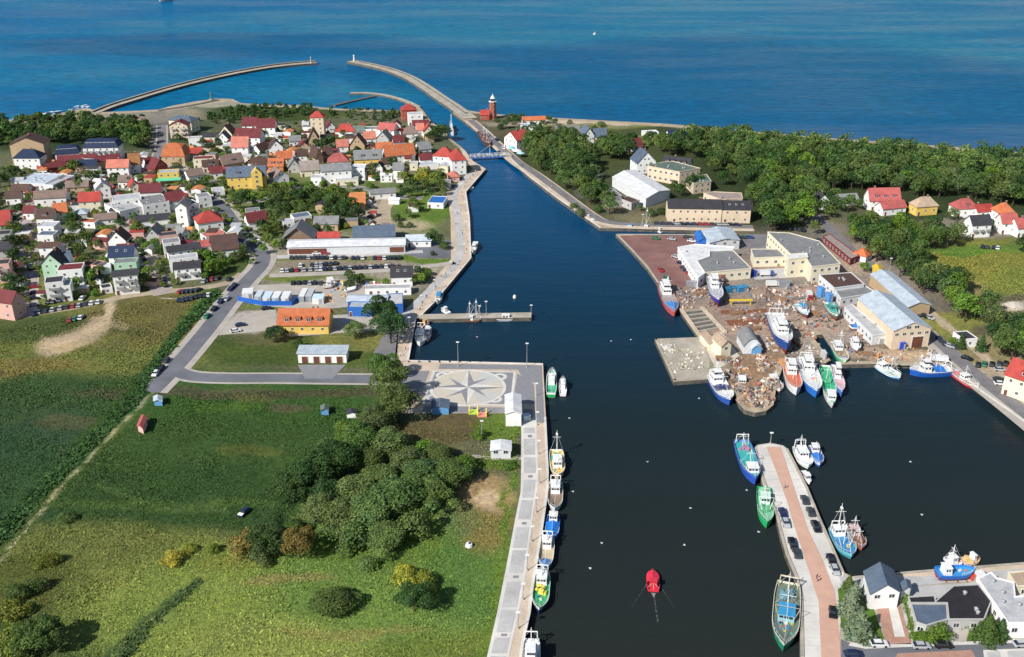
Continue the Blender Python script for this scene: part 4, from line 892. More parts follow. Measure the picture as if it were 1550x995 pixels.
# extra parts
e = find('long warehouse with a white roof') or find('very long warehouse')
w_ = (G(612.7, 371, L + 4) - G(434.7, 374.4, L + 4)).length
for x0, x1 in ((-.49, -.17), (.37, .49)):
    b = MB(); b.box(x0 * w_, x1 * w_, -.12, 0, .4, 3.0); b.build('loading_gate', 'door', e, loc=(0, 0, 0))
e = find('green awning'); b = MB(); b.face([(-7, -3, 2.2), (7, -3, 2.2), (7, 0, 3), (-7, 0, 3)]); b.face([(-7, 0, 2.95), (7, 0, 2.95), (7, -3, 2.15), (-7, -3, 2.15)]); b.build('awning', 'paint', e, (.1, .55, .35))
e = find('big yellow hotel'); b = MB(); b.box(3, 9, -1.6, 0, -1, 9.5); b.face([(3, -1.6, 9.5), (9, -1.6, 9.5), (6, -1.6, 12.4)]); b.face([(3, -1.6, 9.5), (6, -1.6, 12.4), (6, 3, 12.4), (3, 3, 9.5)]); b.face([(9, -1.6, 9.5), (9, 3, 9.5), (6, 3, 12.4), (6, -1.6, 12.4)])
by = b.build('bay', 'wall', e, WC['Y'])
for z in (1.7, 4.6, 7.4, 10.0): link('window', WM, by, (6, -1.62, z), (1.6 if z < 9 else 1.1, 1, 1.5))
# flat prisms for the big shipyard and school roofs
def prism_b(name, cat, pix, h, wc, rc, label, wins=(), par=.4, skyl=0, group=None):
    pts = [G(x, y, L + h).xy for x, y in pix]; c = sum(pts, Vector((0, 0))) / len(pts); q = [(p.x - c.x, p.y - c.y) for p in pts]
    e = empty(name, (c.x, c.y, L), 0, label, cat, group); mb = MB(); mb.prism(q, -1.2, h, 0, 0)
    n = len(q); ar = sum(q[i][0] * q[(i + 1) % n][1] - q[(i + 1) % n][0] * q[i][1] for i in range(n)); 
    if ar < 0: q = q[::-1]
    mb.build('wall', 'wall', e, WC[wc])
    def inset(d):
        out = []
        for i in range(n):
            a, b, cc_ = Vector(q[i - 1]), Vector(q[i]), Vector(q[(i + 1) % n]); u = (b - a).normalized(); v = (cc_ - b).normalized()
            n1, n2 = Vector((-u.y, u.x)), Vector((-v.y, v.x)); bis = (n1 + n2); k = max(.35, bis.length_squared / 2); out.append(tuple(b + bis * d / k / 1.0 * .5 * 2 / 2))
        return out
    rb = MB(); rb.prism(inset(.3), h - .2, h + .12); ro = rb.build('roof', 'roof', e, RC[rc])
    pb = MB()
    for i in range(n):
        a, b = Vector(q[i]), Vector(q[(i + 1) % n]); d = b - a; m = (a + b) / 2
        pb.cbox((m.x, m.y, h + par / 2 - .003 * i), (d.length + .25, .3, par), math.atan2(d.y, d.x))
    pb.build('parapet', 'wall', e, WC[wc])
    for i in wins:
        a, b = Vector(q[i % n]), Vector(q[(i + 1) % n]); d = b - a; k = max(1, int(d.length / 3.4)); rz = math.atan2(d.y, d.x)
        for s in range(max(1, int(h / 3))):
            for j in range(min(k, 12)):
                p = a + d * ((j + .5) / k if k <= 12 else (j + .5) / 12); link('window', WM, e, (p.x, p.y, (s + .55) * h / max(1, int(h / 3))), (1.5, 1, 1.4), rz)
    X = [p[0] for p in q]; Y = [p[1] for p in q]
    r2 = random.Random(len(label)); k = 0
    while k < skyl:
        x, y = r2.uniform(min(X), max(X)), r2.uniform(min(Y), max(Y))
        if inside(np.array([x]), np.array([y]), [(p[0] * .85, p[1] * .85) for p in q])[0]: link('roof_vent', VM, ro, (x, y, h), (1.2, 1.2, 1.0)); k += 1
    return e
PB = [
 ('workshop', 'workshop', [(1026, 375), (1052, 370.5), (1112, 375), (1109, 379), (1074, 380), (1074, 389), (1055, 396), (1067, 414), (1057, 421)], 5.2, 'W', 'W', 'white L shaped workshop roof beside the red wharf', 1),
 ('workshop', 'workshop', [(1056, 396.5), (1074.5, 389.5), (1075, 380.5), (1109, 379.5), (1137, 407), (1067.5, 413.5)], 4.8, 'C', 'G', 'cream workshop with dark grey flat roof beside the white L shaped roof', 3),
 ('office_block', 'office', [(1137, 378), (1189, 378), (1195, 389.5), (1141, 391)], 4.5, 'C', 'G', 'low cream office with grey roof and bushes in front', 0),
 ('factory', 'factory', [(1162, 352), (1195, 353.5), (1240, 366), (1272, 400), (1229, 405), (1219, 390), (1198, 387)], 8, 'C', 'G', 'large cream factory with grey flat roof and vents', 6),
 ('factory_tower', 'factory', [(1190, 386), (1221, 384), (1223, 390), (1194, 393)], 8.8, 'C', 'W', 'white square stair block in front of the large factory', 0),
 ('workshop', 'workshop', [(1240, 417), (1288, 413.5), (1308, 431), (1263, 437)], 5, 'w', 'N', 'workshop with a near black flat roof at the scrap yard', 4),
 ('shed', 'shed', [(1264, 440), (1308, 433), (1326, 443.6), (1273, 453)], 3.6, 'w', 'G', 'low shed with pale grey roof below the near black one', 0),
 ('shed', 'shed', [(1278, 466), (1290, 462), (1341, 506), (1321, 509)], 4, 'w', 'L', 'lean to shed with pale grey roof left of the big slipway hall', 2),
 ('long_shed', 'shed', [(1246, 359), (1256, 355), (1300, 388), (1288, 393)], 3, 'r', 'X', 'narrow dark walled shed behind the factory', 0),
 ('school_building', 'school', [(980.5, 252), (1000, 246.5), (1019, 245), (1060, 255.5), (1029, 261)], 8, 'K', 'J', 'tan three storey school with grey green roof', 5),
 ('school_building', 'school', [(1039.5, 269), (1069.5, 264.7), (1076.5, 275), (1050, 279)], 6, 'K', 'J', 'tan school annexe with grey green roof among trees', 2),
 ('office_block', 'office', [(1065, 293), (1080, 291), (1122, 293), (1124, 301), (1092, 303)], 5, 'K', 'X', 'flat tan office behind the long dark roof', 1),
 ('house', 'house', [(910, 290), (928, 286), (941, 297), (922, 300)], 6, 'G', 'G', 'grey flat house left of the white sports hall', 1),
 ('house', 'house', [(938, 301), (952, 298), (968, 304), (956, 308)], 4, 'G', 'N', 'small brown roofed annexe below the white sports hall', 0),
 ('restaurant', 'restaurant', [(1375, 905), (1414, 902.6), (1416, 912), (1444, 888), (1480.6, 886), (1500, 911), (1489, 938.7), (1436, 938.7), (1433.5, 914), (1378, 914)], 3.6, 'G', 'K', 'building with a black felt roof beside the south quay', 3),
 ('house', 'house', [(1379, 915.5), (1432.5, 915.5), (1434, 938.7), (1402, 948), (1387, 943)], 3.2, 'G', 'S', 'slate grey flat roof joined to the black felt roof', 0),
 ('shop_building', 'shop', [(1480.6, 877.7), (1500, 868), (1508, 876), (1534, 883), (1536, 905), (1570, 900), (1575, 944), (1526, 944)], 4.5, 'W', 'L', 'white building with pale grey roof at the lower right corner', 4),
 ('warehouse', 'warehouse', [(1526, 868), (1600, 862), (1610, 884), (1540, 889)], 3.5, 'C', 'E', 'low building with a tan roof deck near the right edge', 2),
]
for i, (nm, cat, pix, h, wc, rc, lab, vents) in enumerate(PB):
    prism_b(nm, cat, pix, h, wc, rc, lab, wins=range(len(pix)) if len(pix) <= 5 else (len(pix) - 1, 0, 2, 4), skyl=vents)
# gabled halls given by ridge and eaves
def hall(name, cat, eL0, eL1, eR1, h, rh, wc, rc, label, win=3, gate=None, arch=False, nwin=0):
    """eL0 back and eL1 front of the left eave, eR1 front right eave (photo points at eave height)"""
    A, B, D = G(*eL0, L + h), G(*eL1, L + h), G(*eR1, L + h); w = (D - B).xy.length; rz = math.atan2((D - B).y, (D - B).x)
    u = Vector((math.cos(rz), math.sin(rz))); nrm = Vector((-u.y, u.x)); dep = (A - B).xy.dot(nrm); sh = (A - B).xy.dot(u)
    m = (B + D) / 2; e = empty(name, (m.x, m.y, L), rz, label, cat)
    sk = lambda mb: [(x + y / dep * sh, y, z) for x, y, z in mb.v]
    mb = MB(); mb.box(-w / 2, w / 2, 0, dep, -1, h)
    seg = 8 if arch else 2; prof = []
    for i in range(seg + 1):
        t = i / seg; prof.append((-w / 2 + w * t, h + (rh * math.sin(PI * t) if arch else rh * (1 - abs(2 * t - 1)))))
    for y, r in ((0, 1), (dep, -1)): mb.face([(x, y, z) for x, z in prof][::-r])
    mb.v = sk(mb); mb.build('wall', 'wall', e, WC[wc])
    rb = MB(); k = .3; pr = [(x * (1 + .6 / w), z + .02 - (.15 if i in (0, seg) else 0)) for i, (x, z) in enumerate(prof)]
    for (xa, za), (xb, zb) in zip(pr[:-1], pr[1:]):
        rb.face([(xa, -.4, za + .25), (xb, -.4, zb + .25), (xb, dep + .4, zb + .25), (xa, dep + .4, za + .25)])
        rb.face([(xa, -.4, za), (xa, dep + .4, za), (xb, dep + .4, zb), (xb, -.4, zb)])
        rb.face([(xa, -.4, za), (xb, -.4, zb), (xb, -.4, zb + .25), (xa, -.4, za + .25)]); rb.face([(xb, dep + .4, zb), (xa, dep + .4, za), (xa, dep + .4, za + .25), (xb, dep + .4, zb + .25)])
    rb.v = sk(rb); rb.build('roof', 'roof', e, RC[rc])
    for i in range(nwin): link('window', WM, e, ((i + .5) / nwin * w - w / 2, 0, h * .78), (1.6, 1, 1.2)); 
    if nwin > 2:
        for x in (-1.7, 1.7): link('window', WM, e, (x, 0, h + .9), (2.2, 1, 1.3))
    if gate: link('hangar_gate', DM, e, (gate[0], 0, 0), (gate[1], 1, gate[2]))
    return e
hall('slipway_hall', 'hall', (1298.7, 452), (1353, 501), (1409.6, 496.5), 8, 3, 'K', 'Q', 'big slipway hall with pale blue gable roof and tan front', gate=(3, 4.5, 4.5), nwin=5)
hall('boat_shed', 'shed', (1318, 415.7), (1374.7, 465), (1408.4, 461), 5, 1.6, 'T', 'Q', 'long pale roofed shed between the slipway hall and the tree belt', nwin=0)
hall('sports_hall', 'hall', (927, 268.5), (978, 300.5), (1014, 288), 5.5, 1.6, 'w', 'W', 'large white roofed sports hall among the trees', nwin=0)
house(1012, 315, 1093, 316.2, 15, 8, 'x', 3.2, 'K', 'D', 'long tan office house with a dark roof along the east quay', cat='office', name='long_house', chim=2)
house(1094, 317, 1137, 317.4, 15, 7.6, 'x', 3.0, 'K', 'D', 'right end block of the long tan office house', cat='office', name='long_house', skyl=3)
hall('shed', 'shed', (1062.5, 350), (1074.5, 368), (1119.8, 363), 5, 1.3, 'w', 'Q', 'open shed with blue grey roof beside the blue tarpaulin tent', nwin=3)
hall('cottage', 'house', (1308.6, 866.6), (1318, 898.5), (1362, 896), 5.2, 2.6, 'W', 'S', 'white house with blue grey gable roof at the foot of the central pier', nwin=2)
e = hall('garden_annexe', 'house', (1364, 884), (1366, 893), (1379, 890), 4, .8, 'W', 'S', 'small white annexe with slate roof right of the white quay house', nwin=0)
hall('tarp_shelter', 'shelter', (1116, 506), (1126, 524), (1152, 523), 3.4, 3, 'w', 'G', 'rounded grey tunnel shelter in the middle of the shipyard', arch=True)
hall('winch_house', 'house', (1078, 512), (1092, 525), (1107, 522), 5, 2, 'C', 'E', 'small yellow winch house beside the slipway', nwin=1)
hall('winch_house_wing', 'shed', (1060, 505), (1073, 520), (1090, 518), 3.2, .8, 'C', 'E', 'low cream wing behind the yellow winch house', nwin=0)
hall('yard_shed', 'shed', (1321, 403), (1325, 412), (1337, 411), 3, .8, 'Y', 'Y', 'tiny shed with a bright yellow roof under the trees', nwin=0)
hall('stage_canopy', 'stage', (765, 598.5), (765.5, 626), (789, 626), 5.0, .8, 'W', 'W', 'white stage box on the plaza edge by the promenade', nwin=0)
hall('garden_hut', 'hut', (744, 668.5), (743, 682), (773, 682), 3.0, .5, 'w', 'W', 'white roofed hut beside the willow thicket', nwin=2)
hall('kiosk', 'kiosk', (654.5, 606), (653.5, 617), (679, 617), 2.8, .5, 'Z', 'S', 'slate blue kiosk on the lower edge of the plaza', nwin=0)
hall('tool_shed', 'shed', (214, 630), (208, 644), (216, 648), 2.4, .6, 'P', 'F', 'pink roofed tool shed alone in the meadow', nwin=0)
hall('tool_shed', 'shed', (233, 601), (233, 607), (245, 607), 2, .5, 'Z', 'Q', 'light blue garden shed below the road junction', nwin=0)
hall('tool_shed', 'shed', (486, 615), (486, 621), (497, 621), 2, .6, 'Z', 'J', 'teal allotment shed beside the thicket', nwin=0)
hall('tool_shed', 'shed', (525, 621), (525, 626), (539, 626), 2, .5, 'W', 'D', 'dark roofed allotment shed at the thicket edge', nwin=0)
hall('blue_tent', 'tent', (1052, 354), (1058, 366), (1071, 366), 3.2, 1.6, 'B', 'b', 'blue tarpaulin tent on the red wharf', arch=True)
hall('blue_tent', 'tent', (1134, 517), (1139, 529), (1153, 529), 2.5, 1.6, 'Z', 'Q', 'light blue tarpaulin draped over a boat in the yard', arch=True)
# lighthouse
P = G(746, 180); t = empty('lighthouse', (P.x, P.y, L), .3, 'octagonal red brick lighthouse with a white lantern dome', 'lighthouse')
b = MB(); b.tube((0, 0, -.5), (0, 0, 12.6), 3.0, 2.5, 8); b.build('tower', 'brick', t)
b = MB(); b.tube((0, 0, 12.6), (0, 0, 13.1), 3.1, 3.1, 8); b.build('gallery', 'white_metal', t)
b = MB(); b.tube((0, 0, 13.1), (0, 0, 15), 1.7, 1.7, 8); b.build('lantern', 'glass', t)
b = MB(); b.tube((0, 0, 15), (0, 0, 17.8), 2.0, .15, 8); b.tube((0, 0, 17.8), (0, 0, 19.2), .12, .05, 5); b.build('dome', 'white_metal', t)
b = MB(); b.box(-5, -2.2, -3, 3, -.5, 5); b.build('porch', 'brick', t)
for z in (3.5, 7.5, 10.8): link('window', WM, t, (0, -2.75, z), (.8, 1, 1.3))
def beacon(px, py, col, lab):
    P = G(px, py, L + .4); t = empty('harbour_beacon', P, 0, lab, 'beacon')
    t.scale = (.72,) * 3; b = MB(); b.tube((0, 0, 0), (0, 0, .8), 2.6, 2.4, 10); b.build('base', 'concrete', t)
    b = MB(); b.tube((0, 0, .8), (0, 0, 7), 1.1, .8, 8); b.build('tower', 'paint', t, col)
    b = MB(); b.tube((0, 0, 7), (0, 0, 7.3), 1.5, 1.5, 8); b.tube((0, 0, 7.3), (0, 0, 8.6), .7, .5, 8); b.build('lamp_house', 'paint', t, col)
beacon(536, 93, (.8, .8, .78), 'white beacon tower on the tip of the east breakwater'); beacon(471, 95.5, (.35, .36, .34), 'small grey beacon near the tip of the west breakwater'); beacon(320, 151, (.12, .2, .14), 'dark green beacon on the harbour groyne')
# footbridge
A, B = G(712, 239, L + .3), G(771, 236, L + .3); d = (B - A); t = empty('footbridge', A, math.atan2(d.y, d.x), 'blue and white steel swing footbridge over the channel', 'bridge'); w = d.xy.length
b = MB(); b.box(-1, w + 1, -1.4, 1.4, 0, .35); b.build('deck', 'asphalt', t)
for s in (-1, 1):
    b = MB(); n = 9
    for i in range(n + 1): b.tube((w * i / n, s * 1.5, .2), (w * i / n, s * 1.5, 1.9), .11)
    for i in range(n): b.tube((w * i / n, s * 1.5, .3 if i % 2 else 1.8), (w * (i + 1) / n, s * 1.5, 1.8 if i % 2 else .3), .08)
    b.tube((0, s * 1.5, 1.9), (w, s * 1.5, 1.9), .12); b.build('railing', 'white_metal', t)
    b = MB(); b.box(0, w, s * 1.5 - .12, s * 1.5 + .12, -.5, .25); b.build('girder', 'paint', t, (.03, .15, .5))
b = MB(); b.tube((w * .5, 0, .3), (w * .5, 0, 8), .18, .1)
for s in (-1, 1): b.tube((w * .5, 0, 7.6), (w * (.5 + s * .4), 0, .5), .05, .05, 4)
b.build('mast', 'white_metal', t)
b = MB(); b.cbox((w - .5, 0, -.4), (4, 4, 2.2)); b.build('abutment', 'concrete', t)
# ======================= VEGETATION =======================
def crown_mesh(name, seed, nleaf, leaf, kind='broad', mats='leaf'):
    """a crown of many small leaf faces gathered in uneven clumps; unit tree 10 m high, crown about 8 m wide"""
    r = np.random.default_rng(seed); lobes = []
    if kind == 'broad':
        for i in range(20):
            a, e = r.uniform(0, 2 * PI), r.uniform(-.4, 1); R = r.uniform(1.1, 2.6)
            q = r.uniform(2.0, 3.3); lobes.append((q * math.cos(a) * math.sqrt(1 - max(0, e) ** 2 * .8), q * math.sin(a) * math.sqrt(1 - max(0, e) ** 2 * .8), 5.4 + 3.0 * e, R * .66))
        lobes.append((0, 0, 6.0, 2.4))
    elif kind == 'bush':
        for i in range(14):
            a, q = r.uniform(0, 2 * PI), r.uniform(.3, 3.2); lobes.append((q * math.cos(a), q * math.sin(a), r.uniform(.8, 3.4 - q * .5), r.uniform(1.0, 1.9)))
        lobes.append((0, 0, 1.8, 2.2))
    elif kind == 'willow':
        for i in range(24):
            a, q = r.uniform(0, 2 * PI), abs(r.normal(0, 1.6)) + .4; lobes.append((q * math.cos(a), q * math.sin(a), r.uniform(2.2, 8.4 - q), r.uniform(.9, 1.7)))
        lobes.append((0, 0, 4.6, 2.8))
    pts, nr = [], []
    if kind == 'spruce':
        t = r.power(1.6, nleaf); z = 9.8 - t * 9.0; whorl = 0.72 + .28 * np.sin(z * 5.5 + r.uniform(0, 6)); rad = t * 2.9 * whorl * r.uniform(.45, 1.04, nleaf) ** .5
        a = r.uniform(0, 2 * PI, nleaf); rad = rad * (1 + .18 * np.sin(a * 5 + z * 2))
        P = np.stack([rad * np.cos(a), rad * np.sin(a), z], 1); D = np.stack([np.cos(a), np.sin(a), .7 + 0 * a], 1)
    else:
        L_ = np.array(lobes); k = r.choice(len(L_), nleaf * 2, p=L_[:, 3] ** 2 / (L_[:, 3] ** 2).sum()); d = r.normal(size=(nleaf * 2, 3)); d /= np.linalg.norm(d, axis=1)[:, None]
        d[:, 2] = np.where(d[:, 2] < -.5, -d[:, 2], d[:, 2]); P = L_[k, :3] + d * (L_[k, 3] * r.uniform(.72, 1.08, nleaf * 2))[:, None]
        dist = np.min(np.linalg.norm(P[:, None, :] - L_[None, :, :3], axis=2) / L_[None, :, 3], axis=1); ok = (dist > .66) & (P[:, 2] > (.1 if kind == 'bush' else 1.2)); P, D = P[ok][:nleaf], d[ok][:nleaf]
    n = len(P); D = D + r.normal(size=(n, 3)) * .55; D /= np.linalg.norm(D, axis=1)[:, None]
    U = np.cross(D, r.normal(size=(n, 3))); U /= np.linalg.norm(U, axis=1)[:, None]; V = np.cross(D, U)
    s = leaf * r.uniform(.6, 1.35, n)[:, None]; U *= s; V *= s * r.uniform(.55, 1, n)[:, None]
    co = np.stack([P - U, P - V * .8, P + U, P + V * .8 + D * s * .3], 1).reshape(-1, 3)
    me = bpy.data.meshes.new(name); me.vertices.add(n * 4); me.vertices.foreach_set('co', co.ravel()); me.loops.add(n * 4)
    me.loops.foreach_set('vertex_index', np.arange(n * 4)); me.polygons.add(n); me.polygons.foreach_set('loop_start', np.arange(n) * 4); me.polygons.foreach_set('loop_total', np.full(n, 4))
    me.update(calc_edges=True); me.materials.append(MT[mats]); return me
def trunk_mesh(name, seed, h=6.0, r0=.28):
    r = random.Random(seed); mb = MB(); top = Vector((r.uniform(-.3, .3), r.uniform(-.3, .3), h)); mid = Vector((r.uniform(-.15, .15), r.uniform(-.15, .15), h * .45))
    mb.tube((0, 0, -.8), mid, r0 * 1.25, r0 * .8, 7); mb.tube(mid, top, r0 * .8, r0 * .25, 6)
    for i in range(5):
        a = i * 1.3 + r.uniform(-.3, .3); z = h * r.uniform(.38, .75); b = mid.lerp(top, max(0, (z - mid.z) / (h - mid.z))) if z > mid.z else mid * (z / mid.z)
        b = Vector((b.x, b.y, z)); mb.tube(b, b + Vector((math.cos(a) * 1.9, math.sin(a) * 1.9, r.uniform(.9, 1.8))), r0 * .42, r0 * .12, 5)
    o = mb.build(name, 'bark'); d = o.data; bpy.data.objects.remove(o); return d
KN = {}
for k, n, leaf, vs in (('broad', 1700, .30, 5), ('broadhi', 5200, .19, 3), ('willow', 6500, .17, 3), ('bush', 1500, .24, 3), ('spruce', 2600, .26, 2)):
    kk = 'broad' if k == 'broadhi' else k
    KN[k] = [(crown_mesh('crown', 10 * i + len(k), n, leaf, kk), trunk_mesh('trunk', i, 1.2 if kk == 'bush' else (7.5 if kk == 'spruce' else 6.2), .16 if kk == 'bush' else .26)) for i in range(vs)]
LCOL = dict(g=(.076, .122, .036), d=(.038, .078, .026), y=(.145, .175, .030), s=(.092, .138, .052), o=(.150, .130, .045), b=(.16, .20, .15), w=(.100, .155, .054), Y=(.27, .26, .045), l=(.10, .18, .030), r=(.12, .05, .02))
TREES = []
LCOL = {k: tuple(x * f for x, f in zip(v, (1.18, 1.22, 1.1))) for k, v in LCOL.items()}
SPEC = []
def tree(x, y, h=11, w=None, kind='broad', col='g', label='', group=None, name=None, cat=None, pt=None, zr=1.0):
    P = pt if pt is not None else G(x, y); w = w or h * .8; v = rng.randrange(len(KN[kind]))
    hz = h / (10 if kind != 'bush' else 4.4); wx = w / (8 if kind != 'spruce' else 5.6)
    c = LCOL[col]; k = rng.uniform(.8, 1.22); c = (c[0] * k * rng.uniform(.88, 1.15), c[1] * k, c[2] * k * rng.uniform(.85, 1.15))
    TREES.append((P[0], P[1], w)); px, py = Pm(P[0], P[1])
    out = px < -30 or px > 1580 or py > 1040
    SPEC.append(dict(P=P, rz=rng.uniform(0, 6.28), kind=kind, v=v, hz=hz, wx=wx, wy=wx * rng.uniform(.9, 1.1), c=c, label=label, group=group, size=h * w * sc(py) ** 2 * (.01 if out else 1)))
def plant_all(limit=292):
    tr = sorted([s for s in SPEC if s['kind'] != 'bush'], key=lambda s: -s['size']); keep = tr[:limit] + [s for s in SPEC if s['kind'] == 'bush']; rest = tr[limit:]
    for s in keep:
        cm, tm = KN[s['kind']][s['v']]; k = s['kind']
        nm = {'broad': 'tree', 'broadhi': 'tree', 'willow': 'willow_tree', 'bush': 'bush', 'spruce': 'spruce_tree'}[k]
        e = empty(nm, (s['P'][0], s['P'][1], L), s['rz'], s['label'], 'bush' if k == 'bush' else 'tree', s['group'])
        link('crown', cm, e, (0, 0, 0), (s['wx'], s['wy'], s['hz']), None, s['c']); link('trunk', tm, e, (0, 0, 0), (s['hz'],) * 3)
    co, cl = [], []; r = np.random.default_rng(4)
    for s in rest:
        me = KN[s['kind']][s['v']][0]; a = np.empty(len(me.vertices) * 3); me.vertices.foreach_get('co', a); a = a.reshape(-1, 4, 3)[::2]
        m = a.mean(axis=1, keepdims=True); a = m + (a - m) * 1.35; ca, sa = math.cos(s['rz']), math.sin(s['rz'])
        X, Y, Z = a[..., 0] * s['wx'], a[..., 1] * s['wy'], a[..., 2] * s['hz']; b = np.stack([X * ca - Y * sa + s['P'][0], X * sa + Y * ca + s['P'][1], Z + L], 2)
        co.append(b.reshape(-1, 3)); cl.append(np.repeat(np.array(s['c'])[None, :] * r.uniform(.8, 1.15, (len(a), 1)), 4, axis=0))
    if co: quads('small_trees', np.concatenate(co), np.concatenate(cl), 'the smallest and farthest trees of the gardens and woods', cat='trees')
FOOT = []                                                      # footprints of everything built, so that scattered trees keep clear
for o in HT + HE:
    FOOT.append((o.location.x, o.location.y, 9))
def scatter(poly_, spacing, hr, kinds, cols, label, group, seed, zone=None, name=None, avoid=6.0, limit=999, jit=.45, wr=(.75, .95)):
    r = random.Random(seed); P = [tuple(G(*p)[:2]) for p in poly_]; X = [p[0] for p in P]; Y = [p[1] for p in P]; n = 0
    y = min(Y); cand = []; k = 0
    while y < max(Y):
        x = min(X) + (k % 2) * spacing / 2
        while x < max(X): cand.append((x + r.uniform(-jit, jit) * spacing, y + r.uniform(-jit, jit) * spacing)); x += spacing
        y += spacing * .87; k += 1
    ins = inside(np.array([c[0] for c in cand]), np.array([c[1] for c in cand]), P) if cand else []
    for (x, y), i in sorted(zip(cand, ins), key=lambda q: q[0][1]):
        if not i or n >= limit: continue
        if any((x - a) ** 2 + (y - b) ** 2 < (avoid * (1 if s < 20 else s / 9)) ** 2 for a, b, s in FOOT): continue
        h = r.uniform(*hr); tree(0, 0, h, h * r.uniform(*wr), r.choice(kinds), r.choice(cols), label, group, name, pt=(x, y)); n += 1
    return n
for s in (c for c in C.objects if c.parent is None and c.get('category') in ('school', 'hall', 'office', 'factory', 'workshop', 'shed', 'chapel')): FOOT.append((s.location.x, s.location.y, 16))
NTR = {}
# the wood along the east quay, the park around the school
NTR['a'] = scatter([(792, 226), (815, 214), (850, 214), (880, 222), (900, 250), (900, 285), (918, 310), (925, 330), (905, 322), (850, 286), (812, 258)], 7.6, (10, 13), ['broad'], 'gdggs', 'tall leafy tree in the wood beside the east quay road', 'wood beside the east quay', 1, avoid=7)
NTR['b'] = scatter([(905, 219), (1010, 219), (1110, 215), (1130, 240), (1100, 262), (1060, 243), (1005, 238), (960, 226), (950, 248), (905, 246)], 8.0, (9, 12), ['broad'], 'gddg', 'dark leafy tree in the park around the chapel and school', 'park trees', 2, avoid=8)
for i, (x, y, h, c) in enumerate([(1045, 290, 10, 'd'), (1058, 285, 9, 'd'), (1080, 262, 10, 'g'), (1020, 292, 8, 'd'), (1000, 272, 8, 'g'), (985, 262, 7, 'g'), (1028, 298, 8, 'd'), (1095, 282, 10, 'd'), (1105, 268, 9, 'g'), (1120, 275, 10, 'g'), (968, 320, 4, 'g'), (960, 297, 5, 'd')]):
    tree(x, y, h, None, 'broad', c, 'dark tree close to the tan school buildings', 'school trees')
NTR['c'] = scatter([(1140, 320), (1128, 292), (1125, 270), (1140, 250), (1185, 246), (1240, 262), (1238, 300), (1222, 340), (1175, 353), (1143, 350)], 10.5, (12, 16), ['broad'], 'gdgdl', 'tall dark tree between the tan office house and the factory', 'trees behind the factory', 3, avoid=6)
NTR['d'] = scatter([(1110, 262), (1130, 235), (1200, 236), (1330, 262), (1450, 276), (1600, 290), (1600, 322), (1520, 312), (1440, 308), (1370, 300), (1300, 296), (1238, 290), (1180, 258)], 10.5, (11, 15), ['broad'], 'gdglgs', 'leafy tree at the near edge of the big coastal forest', 'forest edge trees', 4, avoid=8)
NTR['e'] = scatter([(1265, 340), (1300, 346), (1375, 352), (1400, 354), (1452, 354), (1462, 382), (1415, 385), (1390, 385), (1400, 415), (1440, 430), (1495, 480), (1560, 530), (1570, 575), (1530, 552), (1495, 525), (1440, 480), (1400, 448), (1345, 410), (1300, 380)], 8.3, (9, 13), ['broad'], 'gdgls', 'dense green tree in the belt between the boat sheds and the meadow', 'tree belt above the shipyard', 5, avoid=6)
# the dune wood on the left and the scrub on the dunes
NTR['f'] = scatter([(-60, 226), (-60, 196), (60, 186), (130, 186), (225, 196), (234, 222), (205, 234), (185, 216), (80, 222), (12, 226)], 10.5, (8, 11), ['broad'], 'gdds', 'tree of the low dune wood on the left', 'dune wood', 6, avoid=8)
NTR['g'] = scatter([(290, 185), (330, 172), (370, 164), (470, 162), (470, 180), (420, 180), (350, 190)], 10, (3.5, 6), ['bush'], 'dgd', 'dark wind-shaped shrub on the dunes behind the town', 'dune shrubs', 7, avoid=7)
NTR['h'] = scatter([(495, 182), (498, 168), (560, 168), (605, 171), (602, 186), (560, 188)], 9, (3, 6), ['bush', 'broad'], 'dgd', 'shrub or low tree between the town and the inner breakwater', 'shore shrubs', 8, avoid=7)
# far forest: one mass whose trees cannot be counted
def forest_mass(poly_, n, hr, seed, cols, label):
    r = np.random.default_rng(seed); P = [tuple(G(*p)[:2]) for p in poly_]; X = [p[0] for p in P]; Y = [p[1] for p in P]; cen = []
    tries = 0
    while len(cen) < n and tries < 60000:
        tries += 1; x, y = r.uniform(min(X), max(X)), r.uniform(min(Y), max(Y))
        if inside(np.array([x]), np.array([y]), P)[0] and all((x - a) ** 2 + (y - b) ** 2 > 64 for a, b in cen[-250:]): cen.append((x, y))
    co = []; cl = []
    for x, y in cen:
        m = 330 if hr[1] > 6 else 160; h = r.uniform(*hr); w = h * .52; c = np.array(LCOL[r.choice(list(cols))]) * r.uniform(.75, 1.25)
        lob = [(0, 0, h * .55, w * .8)] + [(w * .55 * math.cos(a), w * .55 * math.sin(a), h * r.uniform(.45, .85), w * r.uniform(.35, .55)) for a in r.uniform(0, 6.28, 7)]
        L_ = np.array(lob); k = r.integers(0, len(L_), m); d = r.normal(size=(m, 3)); d /= np.linalg.norm(d, axis=1)[:, None]; d[:, 2] = np.abs(d[:, 2]) * .9 + d[:, 2] * .1
        p = L_[k, :3] + d * (L_[k, 3] * r.uniform(.8, 1.08, m))[:, None] + np.array([x, y, L]); D = d + r.normal(size=(m, 3)) * .5; D /= np.linalg.norm(D, axis=1)[:, None]
        U = np.cross(D, r.normal(size=(m, 3))); U /= np.linalg.norm(U, axis=1)[:, None]; V = np.cross(D, U); s = .62 * r.uniform(.6, 1.3, m)[:, None]
        co.append(np.stack([p - U * s, p - V * s * .8, p + U * s, p + V * s * .8], 1).reshape(-1, 3)); q = np.repeat((c * r.uniform(.7, 1.35, (m, 1))), 4, axis=0); cl.append(q)
    return quads('forest', np.concatenate(co), np.concatenate(cl), label)
